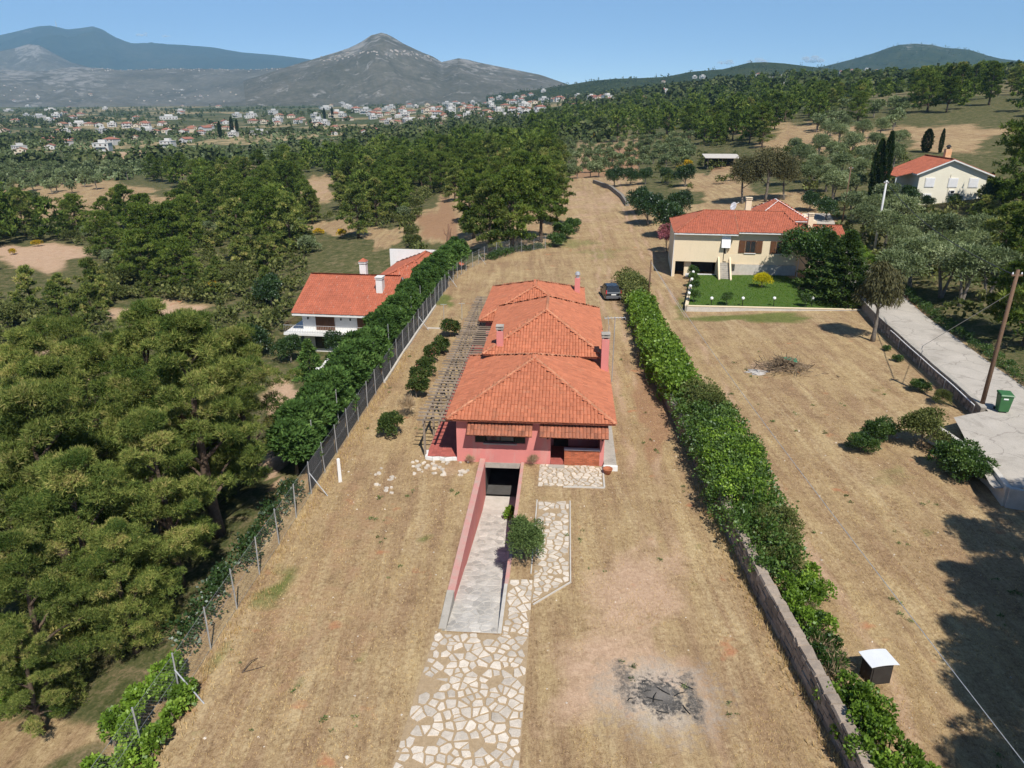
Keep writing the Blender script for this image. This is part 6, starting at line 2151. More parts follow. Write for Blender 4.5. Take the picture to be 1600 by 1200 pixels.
# scrub on the mown field
fs = make_broad(390, 1.9, 1.5, 18, 6500, .14, .05, M['broad'], .03, .85, 2, trunkr=.03, cname="foliage")
ds_ = make_broad(391, 2.2, 1.7, 20, 8000, .12, .045, M['maquis'], .03, .85, 2, trunkr=.03, cname="foliage")
for px, py, s, pr_, words in ((1345, 706, .62, fs, "low leaning green shrub on the mown field, its lower half"), (1372, 688, .75, fs, "low leaning green shrub on the mown field, its taller half"), (1440, 698, 1.0, ds_, "large dark lentisk bush by the concrete apron"),
                              (1490, 735, .95, fs, "bright leafy bush against the low white wall"), (1515, 752, .8, fs, "leafy bush at the end of the low white wall"), (1436, 612, .5, fs, "small green shrub near the lane wall"), (1402, 565, .3, fs, "little weed at the foot of the lane wall"), (1518, 690, .4, fs, "little shrub at the apron edge"),
                              (1470, 632, .45, ds_, "dry looking shrub under the lane wall"), (1385, 548, .25, fs, "small weed below the weeping tree")):
    p = G(px, py)
    pr_.place("field_shrub", words, "shrub", p.x, p.y, s)


# --- hedges
def hedge(name, label, line, w, h, n, ll, lw_, mat, seed, cat="hedge", lump=.5, base=.0, tint0=.5, stems=True, bloom=.0):
    rg = np.random.default_rng(seed)
    P = np.array(line, float)
    seg = np.linalg.norm(np.diff(P[:, :2], axis=0), axis=1)
    cum = np.concatenate([[0], np.cumsum(seg)])
    cl = []
    s = 0.0
    x0, y0, z0 = P[0, 0], P[0, 1], gz(P[0, 0], P[0, 1])
    while s < cum[-1]:
        x, y = np.interp(s, cum, P[:, 0]), np.interp(s, cum, P[:, 1])
        ww, hh = np.interp(s, cum, w), np.interp(s, cum, h)
        for k in range(max(3, int(ww * hh * 2.2))):
            r = lump * rg.uniform(.75, 1.25)
            a = rg.uniform(-.5, .5) * ww
            zz = base + rg.uniform(.1, 1) ** .6 * (hh * (1 - .25 * (2 * a / ww) ** 2)) - r * .5
            xx, yy = x + a, y + rg.uniform(-.4, .4)
            cl.append((xx - x0, yy - y0, gz(xx, yy) - z0 + max(zz, r * .3), r, float(np.clip(rg.normal(tint0, .14), .05, .95))))
        s += .55
    V, T_ = leaf_cloud(cl, n, rg, ll, lw_, .9, (.6, 1.08), .3, .7, -.6, True, .17)
    o = thing(name, label, cat, (x0, y0, z0))
    obj("foliage", fast_mesh("foliage", V, 4, mat, T_), o)
    if stems:
        mb = MB()
        for c in cl[::max(1, len(cl) // 40)]:
            mb.tube([(c[0] * 1.0, c[1], c[2] - min(1.2, .6 + c[3])), (c[0], c[1], c[2])], [.04, .015], 5, cap=False)
        mb.build("stems", M['greybark'], o)
    return o


wl = lambda y, o_=0: (float(np.interp(y, WYY, WXX)) + o_, y)
hedge("vine_hedge", "bright green vine hedge covering the wall beside the drive", [wl(46.5, .8), wl(55, .8), wl(64, .9), wl(73.5, .9)], [2.4, 2.7, 2.4, 2.2], [2.6, 2.7, 2.3, 2.2], 30000, .2, .085, M['vine'], 1, lump=.45)
hedge("vine_hedge", "yellowing shrub hedge at the end of the drive by the parked car", [wl(74.3, .6), wl(79, .9), (13.6, 86)], [2.2, 2.8, 2.2], [2.0, 2.4, 1.8], 9000, .2, .07, M['maquis'], 2, lump=.5)
hedge("shrub_hedge", "wide dark lentisk hedge bulging over the stone wall", [wl(26.6, .9), wl(30, 1.1), wl(34, 1.2), wl(39, 1.5), wl(45.5, 1.5)], [2.3, 3.0, 3.6, 3.6, 3.2], [1.7, 2.2, 2.5, 2.7, 2.3], 38000, .14, .054, M['broad'], 3, lump=.42, tint0=.62)
hedge("shrub_hedge", "lighter green growth along the middle of the wide hedge", [wl(32, 1.0), wl(36, 1.4), wl(40, 1.5)], [2.4, 3.0, 2.4], [2.6, 2.9, 2.6], 12000, .13, .05, M['vine'], 33, lump=.4, tint0=.4)
hedge("shrub_hedge", "olive green scrub mixed into the top of the wide hedge", [wl(43, 1.9), wl(47, 1.8)], [2.6, 2.6], [2.6, 2.5], 12000, .13, .045, M['maquis'], 4, lump=.42)
hedge("shrub_hedge", "brownish scrub in the lower end of the wide hedge", [wl(27.2, 1.2), wl(30.5, 1.9)], [1.5, 2.0], [1.7, 2.2], 9000, .12, .03, M['maquis'], 14, lump=.38)
for (a, b, o_, w_, h_, n_, words, sd, mt) in ((23.6, 26.2, 1.1, 1.7, 1.5, 7200, "green scrub bush behind the stone wall below the hedge", 5, 'vine'), (21.4, 23.4, 1.0, 1.3, 1.3, 3800, "patchy green scrub behind the stone wall before the cabinet", 6, 'broad'),
                                            (17.0, 20.2, .8, 1.5, 1.7, 8000, "bushy green lentisk beside the white roofed cabinet", 7, 'vine'), (13.6, 16.8, 1.0, 1.7, 1.7, 8000, "lentisk bush over the near end of the stone wall", 8, 'vine'), (26.2, 27.2, 2.3, .8, .9, 1500, "small lone bush beside the scrub", 9, 'vine')):
    hedge("scrub_bush", words, [wl(a, o_), wl(b, o_)], [w_, w_], [h_, h_], n_, .12, .05, M[mt], sd, "bush", lump=.36, tint0=.42)
hedge("dry_scrub", "grey bare scrub along the top of the stone wall", [wl(19.6, .9), wl(22.5, 1.0), wl(25, 1.0)], [1.0, 1.3, 1.0], [.8, 1.0, .8], 2600, .3, .012, M['drybush'], 10, "scrub", lump=.4, stems=True)
hedge("ivy", "ivy climbing over the near wire fence", [(-13.0, 14.5), (-12.8, 18), (-12.5, 21.2)], [1.0, 1.1, .8], [1.3, 1.6, 1.2], 9000, .13, .06, M['vine'], 11, "ivy", lump=.3, tint0=.35)
hedge("ivy", "ivy tuft hanging on the plot side of the wire fence", [(-11.9, 17.5), (-11.7, 20.5)], [.5, .5], [.8, .8], 2200, .13, .06, M['vine'], 12, "ivy", lump=.24, tint0=.45)
hedge("ivy", "dark leafy scrub in the shade behind the wire fence", [(-13.2, 23), (-12.6, 30), (-12.2, 36)], [1.2, 1.2, 1.2], [.6, .7, .8], 4200, .14, .055, M['dark_broad'], 13, "scrub", lump=.4)
hedge("lane_hedge", "clipped low hedge along the far side of the lane", [(float(np.interp(y, RY, RX)) + 4.9 + .03 * max(0, 48 - y), y) for y in (38, 46, 56, 66, 78)], [.8, .8, .8, .8, .8], [.9, .9, .9, .9, .9], 15000, .1, .04, M['broad'], 15, lump=.26)
hedge("lane_hedge", "clipped hedge by the upper drive of the cream house", [(float(np.interp(y, RY, RX)) + 4.9, y) for y in (88, 96, 104)], [.9, .9, .9], [1.0, 1.0, 1.0], 5000, .12, .05, M['vine'], 16, lump=.3)
b = make_broad(400, 1.3, 1.0, 12, 3000, .12, .05, M['vine'], .03, .85, 1, trunkr=.03, cname="foliage")
b.place("scrub_bush", "round yellow green bush under the lowest pine", "bush", -18.6, 20.9, 1.0)
# leafy low trees round the white house
for px, py, s, words, k in ((425, 478, 1.0, "round fruit tree beside the white house balcony", 0), (395, 560, .9, "green bush below the white house", 1), (455, 566, .7, "hedge bush at the corner of the white house", 0), (530, 560, .7, "bright bush under the balcony", 1)):
    p = G(px, py)
    mulb[k].place("leafy_tree", words, "tree", p.x, p.y, s * .85)
p = G(486, 590)
make_column(410, 4.2, 1.25, 5200, .3, .06, M['hedge'], cone=True).place("spruce", "small conical spruce standing before the white house", "spruce", p.x, p.y, 1.0)
# the conifer hedge: each tree on its own
hc = [make_broad(420 + i, 4.6, 1.55, 34, 9500, .30, .07, M['hedge'], .0, .75, 1, trunkr=.025, up=.5) for i in range(3)]
n_h = 0
y = 37.5
while y < 96:
    x = float(np.interp(y, FY, FX)) - 1.6 - (.4 if n_h % 2 else 0)
    h = float(np.interp(y, [36, 50, 80, 96], [4.0, 3.9, 3.7, 4.2])) * random.uniform(.92, 1.08)
    hc[n_h % 3].place("hedge_conifer", "feathery green conifer in the hedge row along the wire fence", "conifer", x, y, random.uniform(.85, 1.1), group="conifers of the fence hedge", sz=h / 4.6)
    y += 1.75
    n_h += 1
hedge("weed_strip", "low green weeds along the end fence of the plot", [(-3.4, 100), (0, 105.5), (5, 109)], [1.5, 1.8, 1.5], [.9, 1.0, .8], 5000, .2, .06, M['broad'], 31, "weeds", lump=.4)
for px, py, s in ((880, 372, 1.0), (870, 385, .8), (893, 362, .9)):
    p = G(px, py)
    fs.place("sapling", "light green sapling clump on the edge of the mown strip", "shrub", p.x, p.y, s * 1.3, group="saplings on the mown strip")

# ------------------------------------------------------------------ dry grass
rg = np.random.default_rng(91)
pts = []
ng = 60000
yy = rg.uniform(13, 62, ng * 3)
xx = rg.uniform(-13, 30, ng * 3)
dep = yy * .93 + 7
keep = (np.abs(xx) < .75 * dep) & (rg.uniform(0, 1, ng * 3) < np.clip((24 / dep) ** 1.2, .1, 1))
xx, yy = xx[keep], yy[keep]
U_ = (xx - HO[0]) * UX + (yy - HO[1]) * UY
V_ = (xx - HO[0]) * VX + (yy - HO[1]) * VY
ok = ~((U_ > .9) & (U_ < 6.9) & (V_ > -27) & (V_ < -4.2) & ((U_ < 4.0) | (U_ > 5.0) | (V_ < -11)) & ((rg.uniform(0, 1, len(xx)) > .16) | ((V_ > -15) & (U_ < 4.0))))
ok &= ~((U_ > -2.1) & (U_ < 9.7) & (V_ > -.7) & (V_ < 33)) & ~((U_ > 4.9) & (U_ < 8.7) & (V_ > -2.8)) & ~((U_ > 1.35) & (U_ < 4.2) & (V_ > -15))
ok &= xx > np.interp(yy, FY, FX) + .1
ok &= np.abs(xx - np.interp(yy, WYY, WXX)) > .3
ok &= xx < np.interp(yy, RY, RX) - 3.2
cl_ = np.sin(xx * 1.1 + 2 * np.sin(yy * .4)) * np.sin(yy * .9 + 1.5 * np.sin(xx * .3))
ok &= rg.uniform(-1.2, .8, len(xx)) < cl_
ok &= ~(((xx - 5.3) / 3.2) ** 2 + ((yy - 20.8) / 3.4) ** 2 < 1)
xx, yy = xx[ok], yy[ok]
zz = ground_z(xx, yy)
tag(obj("dry_grass", blades("dry_grass", np.stack([xx, yy, zz - .01], -1), .04, .12, .008, M['straw'], rg, 3, .97)), "short dry mown straw lying over the plot", kind="stuff")
# taller grass at fence and wall feet
pts = []
for _ in range(2600):
    y = rg.uniform(14, 60)
    if rg.uniform() < .5:
        x = float(np.interp(y, FY, FX)) + abs(rg.normal(0, .5)) + .05
    else:
        x = float(np.interp(y, WYY, WXX)) - .25 - abs(rg.normal(0, .35))
        if y > 36:
            continue
    pts.append((x, y, gz(x, y)))
tag(obj("tall_grass", blades("tall_grass", pts, .12, .34, .008, M['straw'], rg, 6, .6)), "taller dry grass along the feet of fence and wall", kind="stuff")

# weeds and pebbles over the plot
rg = np.random.default_rng(93)
cl = []
for _ in range(150):
    y = rg.uniform(14, 60)
    x = rg.uniform(-11, 27)
    u, v = toHF(x, y)
    if (-2.3 < u < 10 and v > -3) or (.8 < u < 7 and v < 0) or abs(x - float(np.interp(y, WYY, WXX))) < .5 or x < float(np.interp(y, FY, FX)) + .4:
        continue
    for k in range(rg.integers(1, 4)):
        cl.append((x + rg.normal(0, .25), y + rg.normal(0, .25), gz(x, y) + .02, rg.uniform(.05, .16), rg.uniform(.2, .9)))
V, T_ = leaf_cloud(cl, 4200, rg, .09, .016, .5, (.2, 1.0), .9, .8, -.2, True)
tag(obj("weeds", fast_mesh("weeds", V, 4, M['youngolive'], T_)), "small green weeds dotted over the dry grass", kind="stuff")
pb = MB()
for _ in range(700):
    y = rg.uniform(13.5, 50)
    x = rg.uniform(-11.5, 26)
    u, v = toHF(x, y)
    if (-2.3 < u < 10 and v > -.5) or (1.3 < u < 4.2 and v > -15 and v < 0) or x < float(np.interp(y, FY, FX)) + .2:
        continue
    r = abs(rg.normal(0, .025)) + .012
    z = gz(x, y)
    q = [(x + r * math.cos(a + .4 * rg.normal()) * rg.uniform(.7, 1.2), y + r * math.sin(a) * rg.uniform(.7, 1.2), z) for a in (0, 1.57, 3.14, 4.71)]
    t_ = float(rg.uniform(0, 1))
    top = (x, y, z + r * .8)
    for i in range(4):
        pb.poly([q[i], q[(i + 1) % 4], top], t_)
tag(pb.build("pebbles", M['stone']), "small pale stones scattered over the dry ground", kind="stuff")
for k in range(9):
    x, y = 5.4 + rg.normal(0, .7), 20.4 + rg.normal(0, .5)
    a = rg.uniform(0, 3.14)
    L = rg.uniform(.12, .35)
    o = MB().tube([(-L, 0, .02), (0, .03, .035), (L, 0, .02)], [.02, .025, .012], 5).build("charred_stick", M['black'])
    o.location = (x, y, gz(x, y))
    o.rotation_euler = (0, 0, a)
    tag(o, "charred stick lying in the burnt patch", "stick", "charred sticks in the burnt patch")

# ------------------------------------------------------------------ the rest of the woods as one mass of many small crowns
def crown_arrays(pr):
    me = pr.crown
    V = np.empty(len(me.vertices) * 3, np.float32)
    me.vertices.foreach_get("co", V)
    t = np.empty(len(me.polygons), np.float32)
    me.attributes["tint"].data.foreach_get("value", t)
    return V.reshape(-1, 3), t


def crown_mass(name, label, spots, protos, k, mat):
    arr = [crown_arrays(p) for p in protos]
    rg = np.random.default_rng(len(spots))
    VV, TT = [], []
    for x, y, h in spots:
        V, t = arr[rg.integers(len(arr))]
        a = rg.uniform(0, 6.283)
        c, s = math.cos(a) * h, math.sin(a) * h
        VV.append(np.stack([V[:, 0] * c - V[:, 1] * s + x, V[:, 0] * s + V[:, 1] * c + y, V[:, 2] * h * rg.uniform(.9, 1.1) + gz(x, y)], -1))
        TT.append(np.clip(t + rg.normal(0, .12), 0, 1))
    return tag(obj(name, fast_mesh(name, np.concatenate(VV), k, mat, np.concatenate(TT))), label, kind="stuff")


spots = []
add = lambda x, y, rg: spots.append((x, y, rg.uniform(7, 11) / 9))
scatter([(-150, 300), (300, 285), (520, 252), (720, 232), (860, 228), (880, 265), (700, 330), (560, 380), (470, 395), (300, 445), (-150, 455)], 120, 5.0, (110, 420), (-.85, .05), add, CLEAR, seed=51)
scatter([(850, 160), (1400, 152), (1330, 205), (1200, 238), (1040, 228), (900, 224), (830, 215)], 150, 5.5, (190, 650), (.0, .6), add, [(1250, 215, 50, 18), (1380, 160, 40, 16), (1330, 215, 60, 20)], seed=52)
scatter([(1150, 128), (1700, 115), (1700, 190), (1440, 190), (1400, 160), (1150, 165)], 90, 6, (200, 900), (.25, .95), add, [(1480, 222, 80, 24)], seed=53)
crown_mass("pine_wood", "mass of pines filling the woods behind the nearer trees", spots, far_pines, 3, M['pine_dark'])
spots = []
add = lambda x, y, rg: spots.append((x, y, rg.uniform(.5, 1.5)))
brush = [make_broad(500 + i, 1.5, 1.2, 9, 110, .34, .15, M['maquis'], .05, .8, 1, trunkr=.0) for i in range(3)]
scatter([(-80, 290), (700, 300), (690, 400), (480, 470), (440, 560), (-80, 600)], 620, 1.6, (60, 230), (-.85, -.03), add, CLEAR, seed=54, tries=20)
scatter([(1200, 200), (1600, 300), (1600, 560), (1400, 480), (1280, 330)], 160, 1.6, (60, 200), (.35, .8), add, seed=55, tries=20)
scatter([(880, 200), (1130, 200), (1180, 310), (1100, 300), (980, 290)], 90, 2.0, (110, 300), (.05, .35), add, seed=56, tries=20)
scatter([(-80, 400), (480, 380), (470, 470), (430, 560), (-80, 560)], 170, 1.3, (62, 130), (-.8, -.15), add, CLEAR[:3], seed=57, tries=25)
crown_mass("undergrowth", "low scrub covering the ground of the woods", spots, brush, 4, M['maquis'])


def region_words(px, py):
    h = ("at the left edge" if px < 110 else "above the near pines" if px < 300 else "above the white house" if px < 520 else "behind the dead trunk" if px < 700 else
         "by the mown strip" if px < 900 else "above the olive rows" if px < 1080 else "behind the farm shed" if px < 1220 else "above the olive grove" if px < 1400 else "near the right edge")
    v = "far back" if py < 255 else "midway" if py < 320 else "in front"
    return h + ", " + v


def single_out(group, size=True, region=True, nth="from the left", key=lambda q: q[0]):
    objs = [o for o in COL.objects if o.get("group") == group and o.parent is None]
    by = {}
    for o in objs:
        q = proj(*o.location)
        lab = o["label"]
        if region:
            lab = lab.split(" in the ")[0].split(" on the ")[0]
            lab = ("tall " if o.scale[0] > 1.12 else "low " if o.scale[0] < .98 else "") + lab.replace("tall ", "") if size else lab
            lab = lab + " " + region_words(*q)
        by.setdefault(lab, []).append((key(q), o))
    for lab, lst in by.items():
        lst.sort(key=lambda t: t[0])
        for i, (_, o) in enumerate(lst):
            o["label"] = lab if len(lst) == 1 or i >= len(ORD) else lab + ", " + ORD[i] + " " + nth


for g in ("pines of the large wood", "pines left of the mown strip", "pines of the slope wood", "pines of the hill crest", "young pines in the scrub"):
    single_out(g)
for g in ("shrubs in the undergrowth", "wild olives in the undergrowth", "olives of the grove beyond the wood", "olives on the dry field"):
    single_out(g)
single_out("yellow brooms on the scrub", size=False)
single_out("saplings on the mown strip", region=False)
for g in ("olives of the slope grove", "olives behind the cream house"):
    single_out(g, region=False)
hc_objs = sorted([o for o in COL.objects if o.get("group") == "conifers of the fence hedge" and o.parent is None], key=lambda o: o.location.y)
nh = len(hc_objs)
for i, o in enumerate(hc_objs):
    e, k = (("near", i) if i < nh // 2 else ("far", nh - 1 - i))
    o["label"] = "feathery green conifer in the fence hedge, " + ORD[min(k, 17)] + " from its " + e + " end"

# ------------------------------------------------------------------ far houses
def on_hill(px, py, grids):
    best = None
    for (Xw, Yg, Z, _) in grids:
        dep = Yg * CP - (Z - CAMH) * SP
        qx = 800 + FPX * Xw / dep
        qy = 600 - FPX * (Yg * SP + (Z - CAMH) * CP) / dep
        e = (qx - px) ** 2 + ((qy - py) * 2) ** 2 + Yg * .002
        k = np.unravel_index(np.argmin(e), e.shape)
        if best is None or e[k] < best[0]:
            best = (e[k], Vector((float(Xw[k]), float(Yg[k]), float(Z[k]))))
    return best[1]


def far_house(kind, wallm, w, d, h, roofm):
    """returns a list of (name, mesh, sub-meshes) for a small house facing -y"""
    parts = []
    parts.append(("wall", MB().box(-w / 2, w / 2, 0, d, -2.5, h).mesh("wall", wallm), []))
    if kind == 'hip':
        m = MB()
        e = .5
        A, B, C, D = (-w / 2 - e, -e, h), (w / 2 + e, -e, h), (w / 2 + e, d + e, h), (-w / 2 - e, d + e, h)
        r = min(w, d) / 2 * .95
        R0, R1 = (-w / 2 + r, d / 2, h + r * .45), (w / 2 - r, d / 2, h + r * .45)
        m.poly([A, B, R1, R0]).poly([B, C, R1]).poly([C, D, R0, R1]).poly([D, A, R0]).poly([D, C, B, A])
        ch = MB().box(w * .2, w * .2 + .7, d * .6, d * .6 + .7, h + .3, h + r * .45 + .9).mesh("chimney", wallm)
        parts.append(("roof", m.mesh("roof", roofm), [("chimney", ch)]))
    elif kind == 'gable':
        m = MB()
        e = .5
        z1 = h + w * .2
        m.hexa([(-w / 2 - e, -e, h - .1), (0, -e, z1), (0, d + e, z1), (-w / 2 - e, d + e, h - .1), (-w / 2 - e, -e, h + .15), (0, -e, z1 + .25), (0, d + e, z1 + .25), (-w / 2 - e, d + e, h + .15)])
        m.hexa([(0, -e, z1), (w / 2 + e, -e, h - .1), (w / 2 + e, d + e, h - .1), (0, d + e, z1), (0, -e, z1 + .25), (w / 2 + e, -e, h + .15), (w / 2 + e, d + e, h + .15), (0, d + e, z1 + .25)])
        g = MB().poly([(-w / 2, 0, h), (w / 2, 0, h), (0, 0, z1)]).mesh("gable", wallm)
        parts.append(("gable", g, []))
        parts.append(("roof", m.mesh("roof", roofm), []))
    else:
        m = MB().box(-w / 2 - .3, w / 2 + .3, -.3, d + .3, h, h + .35)
        m.box(-w * .2, w * .25, d * .35, d * .8, h + .35, h + 2.6)
        parts.append(("roof", m.mesh("roof", wallm), []))
    n = max(2, int(w / 3.2))
    st = 2 if h > 4.5 else 1
    for s in range(st):
        zz = .9 + s * 3.0
        for k in range(n):
            c = -w / 2 + (k + .5) * w / n
            parts.append(("window", MB().box(c - .65, c + .65, -.06, -.004, zz, zz + 1.4).mesh("window", M['glass' if (k + s) % 2 else 'shutter']), []))
    if st == 2:
        parts.append(("balcony", MB().box(-w * .32, w * .32, -1.3, -.004, 3.1, 3.3).box(-w * .32, w * .32, -1.3, -1.2, 3.3, 4.1).mesh("balcony", wallm), []))
    return parts


def place_parts(parts, name, label, cat, loc, rz, s, group):
    o = thing(name, label, cat, loc, rz, group)
    o.scale = (s, s, s)
    for nm, me, subs in parts:
        c = obj(nm, me, o)
        for sn, sm in subs:
            obj(sn, sm, c)
    return o


flatwhite = surf("far_white_render", (.62, .60, .56), (.52, .50, .47), .3, .9)
flatcream = surf("far_cream_render", (.68, .58, .43), (.6, .52, .4), .3, .9)
redroof = surf("far_red_roof", (.36, .15, .10), (.30, .13, .09), .4, .9)
brnroof = surf("far_brown_roof", (.36, .17, .10), (.30, .14, .09), .4, .9)
KIN = [("white house with red hipped roof", far_house('hip', flatwhite, 12, 9, 5.6, redroof)), ("cream house with red hipped roof", far_house('hip', flatcream, 11, 9, 3.4, redroof)),
       ("white flat roofed house", far_house('flat', flatwhite, 12, 9, 6.0, redroof)), ("cream house with brown gable roof", far_house('gable', flatcream, 10, 10, 5.4, brnroof)),
       ("white house with red gable roof", far_house('gable', flatwhite, 9, 11, 3.6, redroof)), ("long white low building", far_house('flat', flatwhite, 22, 10, 4.0, redroof))]
TOWN = []
for zx, zy, k in ((70, 622, 2), (205, 588, 0), (222, 610, 4), (285, 594, 0), (485, 592, 0), (452, 618, 2), (600, 568, 3), (740, 602, 2), (815, 580, 4), (570, 515, 0), (715, 505, 4), (860, 522, 1), (835, 534, 3), (895, 544, 0), (960, 505, 1), (1035, 554, 2), (1120, 494, 1), (1175, 494, 4), (1325, 494, 0),
                  (1400, 470, 2), (1380, 500, 1), (1445, 434, 5), (215, 490, 2), (320, 478, 0), (60, 392, 0), (170, 382, 2), (410, 368, 3), (900, 376, 0), (805, 344, 5), (1370, 412, 5), (470, 434, 2), (800, 440, 5), (1050, 468, 2), (1010, 498, 4), (30, 440, 5), (110, 465, 2), (225, 438, 5), (120, 425, 2),
                  (20, 550, 3), (390, 505, 1), (270, 515, 3), (300, 575, 1), (430, 585, 1), (690, 545, 3), (760, 545, 2), (930, 520, 0), (1000, 520, 1), (1140, 545, 5), (1210, 455, 2), (1260, 415, 3), (1300, 470, 1), (1480, 470, 3), (1520, 468, 2), (640, 500, 1), (500, 510, 2), (205, 575, 1), (95, 640, 3),
                  (250, 470, 2), (160, 470, 5), (350, 460, 1), (1560, 430, 2), (1590, 445, 0), (1520, 405, 5)):
    TOWN.append((zx / 2.857, 20 + zy / 2.857, k))
for zx, zy, k in ((195, 452, 2), (245, 446, 1), (265, 466, 0), (345, 470, 5), (325, 450, 3), (400, 450, 1), (465, 446, 0), (530, 436, 0), (545, 462, 1), (610, 470, 4), (415, 490, 5), (455, 486, 3), (520, 504, 1), (760, 482, 0), (860, 448, 0), (590, 430, 2), (640, 415, 1), (680, 405, 2), (720, 400, 3), (760, 394, 0), (800, 388, 2), (860, 408, 0),
                  (770, 428, 2), (820, 424, 1), (940, 370, 0), (1000, 354, 2), (1075, 349, 0), (1190, 418, 0), (1135, 392, 1), (1230, 388, 0), (1260, 384, 1), (1405, 376, 1), (1500, 372, 2), (1540, 365, 0), (1445, 392, 1), (30, 430, 5), (80, 465, 2), (120, 425, 2), (160, 440, 3), (220, 460, 4), (290, 440, 2), (370, 430, 1), (430, 425, 2), (480, 420, 3),
                  (560, 415, 2), (600, 410, 0), (650, 425, 4), (700, 420, 2), (740, 415, 0), (690, 435, 1), (640, 440, 3), (580, 450, 2), (500, 450, 1), (840, 395, 1), (880, 385, 2), (910, 378, 1), (980, 365, 3), (1040, 388, 4), (1090, 395, 1), (1150, 380, 2), (900, 400, 0), (940, 410, 1), (1000, 395, 2), (660, 470, 2), (560, 475, 3), (380, 465, 2), (240, 475, 2), (310, 432, 2)):
    TOWN.append((500 + zx / 2.857, 20 + zy / 2.857, k))
for zx, zy, k in ((625, 292, 0), (350, 345, 1), (400, 340, 1), (550, 238, 5), (592, 238, 2), (430, 255, 5), (235, 255, 1), (210, 265, 3), (110, 290, 2), (70, 294, 2), (95, 240, 3), (350, 236, 4), (400, 234, 2), (745, 204, 0), (790, 206, 2), (835, 201, 0), (905, 196, 4), (945, 187, 2), (990, 180, 3), (1110, 172, 5), (1140, 170, 2), (1185, 165, 5), (1020, 245, 1),
                  (160, 262, 1), (260, 222, 2), (225, 220, 2), (150, 300, 4), (20, 312, 1), (620, 258, 2), (880, 190, 1), (500, 216, 0), (1060, 182, 2), (1420, 168, 2), (1500, 160, 2)):
    TOWN.append((1000 + zx / 2.667, 40 + zy / 2.667, k))
rg = np.random.default_rng(31)
for _ in range(70):
    px = rg.uniform(590, 960)
    lo_, hi_ = float(np.interp(px, [590, 760, 960], [168, 165, 152])), float(np.interp(px, [590, 760, 960], [196, 188, 172]))
    TOWN.append((px, rg.uniform(lo_, hi_), int(rg.choice([0, 1, 2, 2, 3, 4]))))
for _ in range(44):
    TOWN.append((rg.uniform(0, 590), rg.uniform(166, 212), int(rg.choice([0, 1, 2, 3, 4, 5]))))
zones = lambda px: ("in the valley town beyond the large wood", "houses of the valley town") if px < 560 else (("in the dense town below the conical hill", "houses of the dense town") if px < 960 else ("on the wooded hillside near the skyline", "houses of the wooded hillside"))
for px, py, k in TOWN:
    p = G(px, py)
    if p is None or p.y > 2300:
        p = on_hill(px, py, [pinehill, peak, plateau])
    lab, parts = KIN[k]
    zn = zones(px)
    dist = p.length
    s = float(np.clip(dist / 900.0, .8, 1.3)) * rg.uniform(.62, .98)
    place_parts(parts, "far_house", lab + " " + zn[0], "house", p, float(rg.uniform(-.6, .6)), s, zn[1])


def town_words(px, py):
    e = ((70, "under the rocky spur"), (150, "under the blue summits"), (230, "under the small clouds"), (330, "under the plateau village"), (430, "under the blue range end"), (520, "left of the conical hill"), (590, "under the conical summit"), (660, "right of the conical summit"),
         (730, "under the second hump"), (800, "under the long shoulder"), (880, "where hill meets pines"), (960, "left of the pine hill"), (1060, "on the low pine slope"), (1160, "before the pine hill"), (1260, "under the pine hilltop"), (1360, "between the wooded hills"), (1700, "under the broad hill"))
    return next(w for b, w in e if px < b)


for g in (("houses of the valley town", "houses of the dense town", "houses of the wooded hillside"),):
    by = {}
    for o in [o for o in COL.objects if o.get("group") in g and o.parent is None]:
        q = proj(*o.location)
        by.setdefault(o["label"].split(" in the ")[0].split(" on the ")[0] + " " + town_words(*q), []).append((q[0], o))
    for lab, lst in by.items():
        lst.sort(key=lambda t: t[0])
        for i, (_, o) in enumerate(lst):
            o["label"] = lab if len(lst) == 1 else lab + ", " + ORD[min(i, 17)] + " from the left"
# tall sliver of earth bank and lane in the valley
p0, p1 = G(160, 250), G(245, 246)
bk = MB()
n = 12
for i in range(n):
    a, b = p0.lerp(p1, i / n), p0.lerp(p1, (i + 1) / n)
    bk.hexa([(a.x, a.y, a.z - 2), (b.x, b.y, b.z - 2), (b.x, b.y + 8, b.z - 2), (a.x, a.y + 8, a.z - 2), (a.x, a.y + 1, a.z + 3.2 + math.sin(i)), (b.x, b.y + 1, b.z + 3.2 + math.sin(i + 1)), (b.x, b.y + 8, b.z + 3.4), (a.x, a.y + 8, a.z + 3.4)])
tag(bk.build("earth_bank", surf("cut_earth", (.46, .33, .21), (.36, .25, .16), .15, .97)), "cut earth bank below the valley houses", "bank")
# villages on the bare hills read as pale specks
v = []
for _ in range(230):
    if rg.uniform() < .45:
        px, py = rg.uniform(140, 480), rg.normal(108, 1.6)
        g = [plateau]
    elif rg.uniform() < .6:
        px = rg.uniform(500, 680)
        py = float(np.interp(px, [500, 560, 620, 680], [93, 84, 82, 92])) + rg.normal(0, 2.5)
        g = [peak]
    else:
        px, py = rg.uniform(0, 560), rg.normal(150, 9)
        g = [plateau]
    v.append((on_hill(px, py, g), rg.uniform(3, 6.5)))
mw = MB()
for p, s in v:
    mw.box(p.x - s * .6, p.x + s * .6, p.y - s * .4, p.y + s * .4, p.z - 4, p.z + s * .55, float(rg.uniform(0, 1)))
o = mw.build("distant_village", surf("village_walls", (.50, .46, .41), (.44, .35, .29), .01, .9, tint=.25))
tag(o, "pale specks of distant villages along the bare hill crests", kind="stuff")

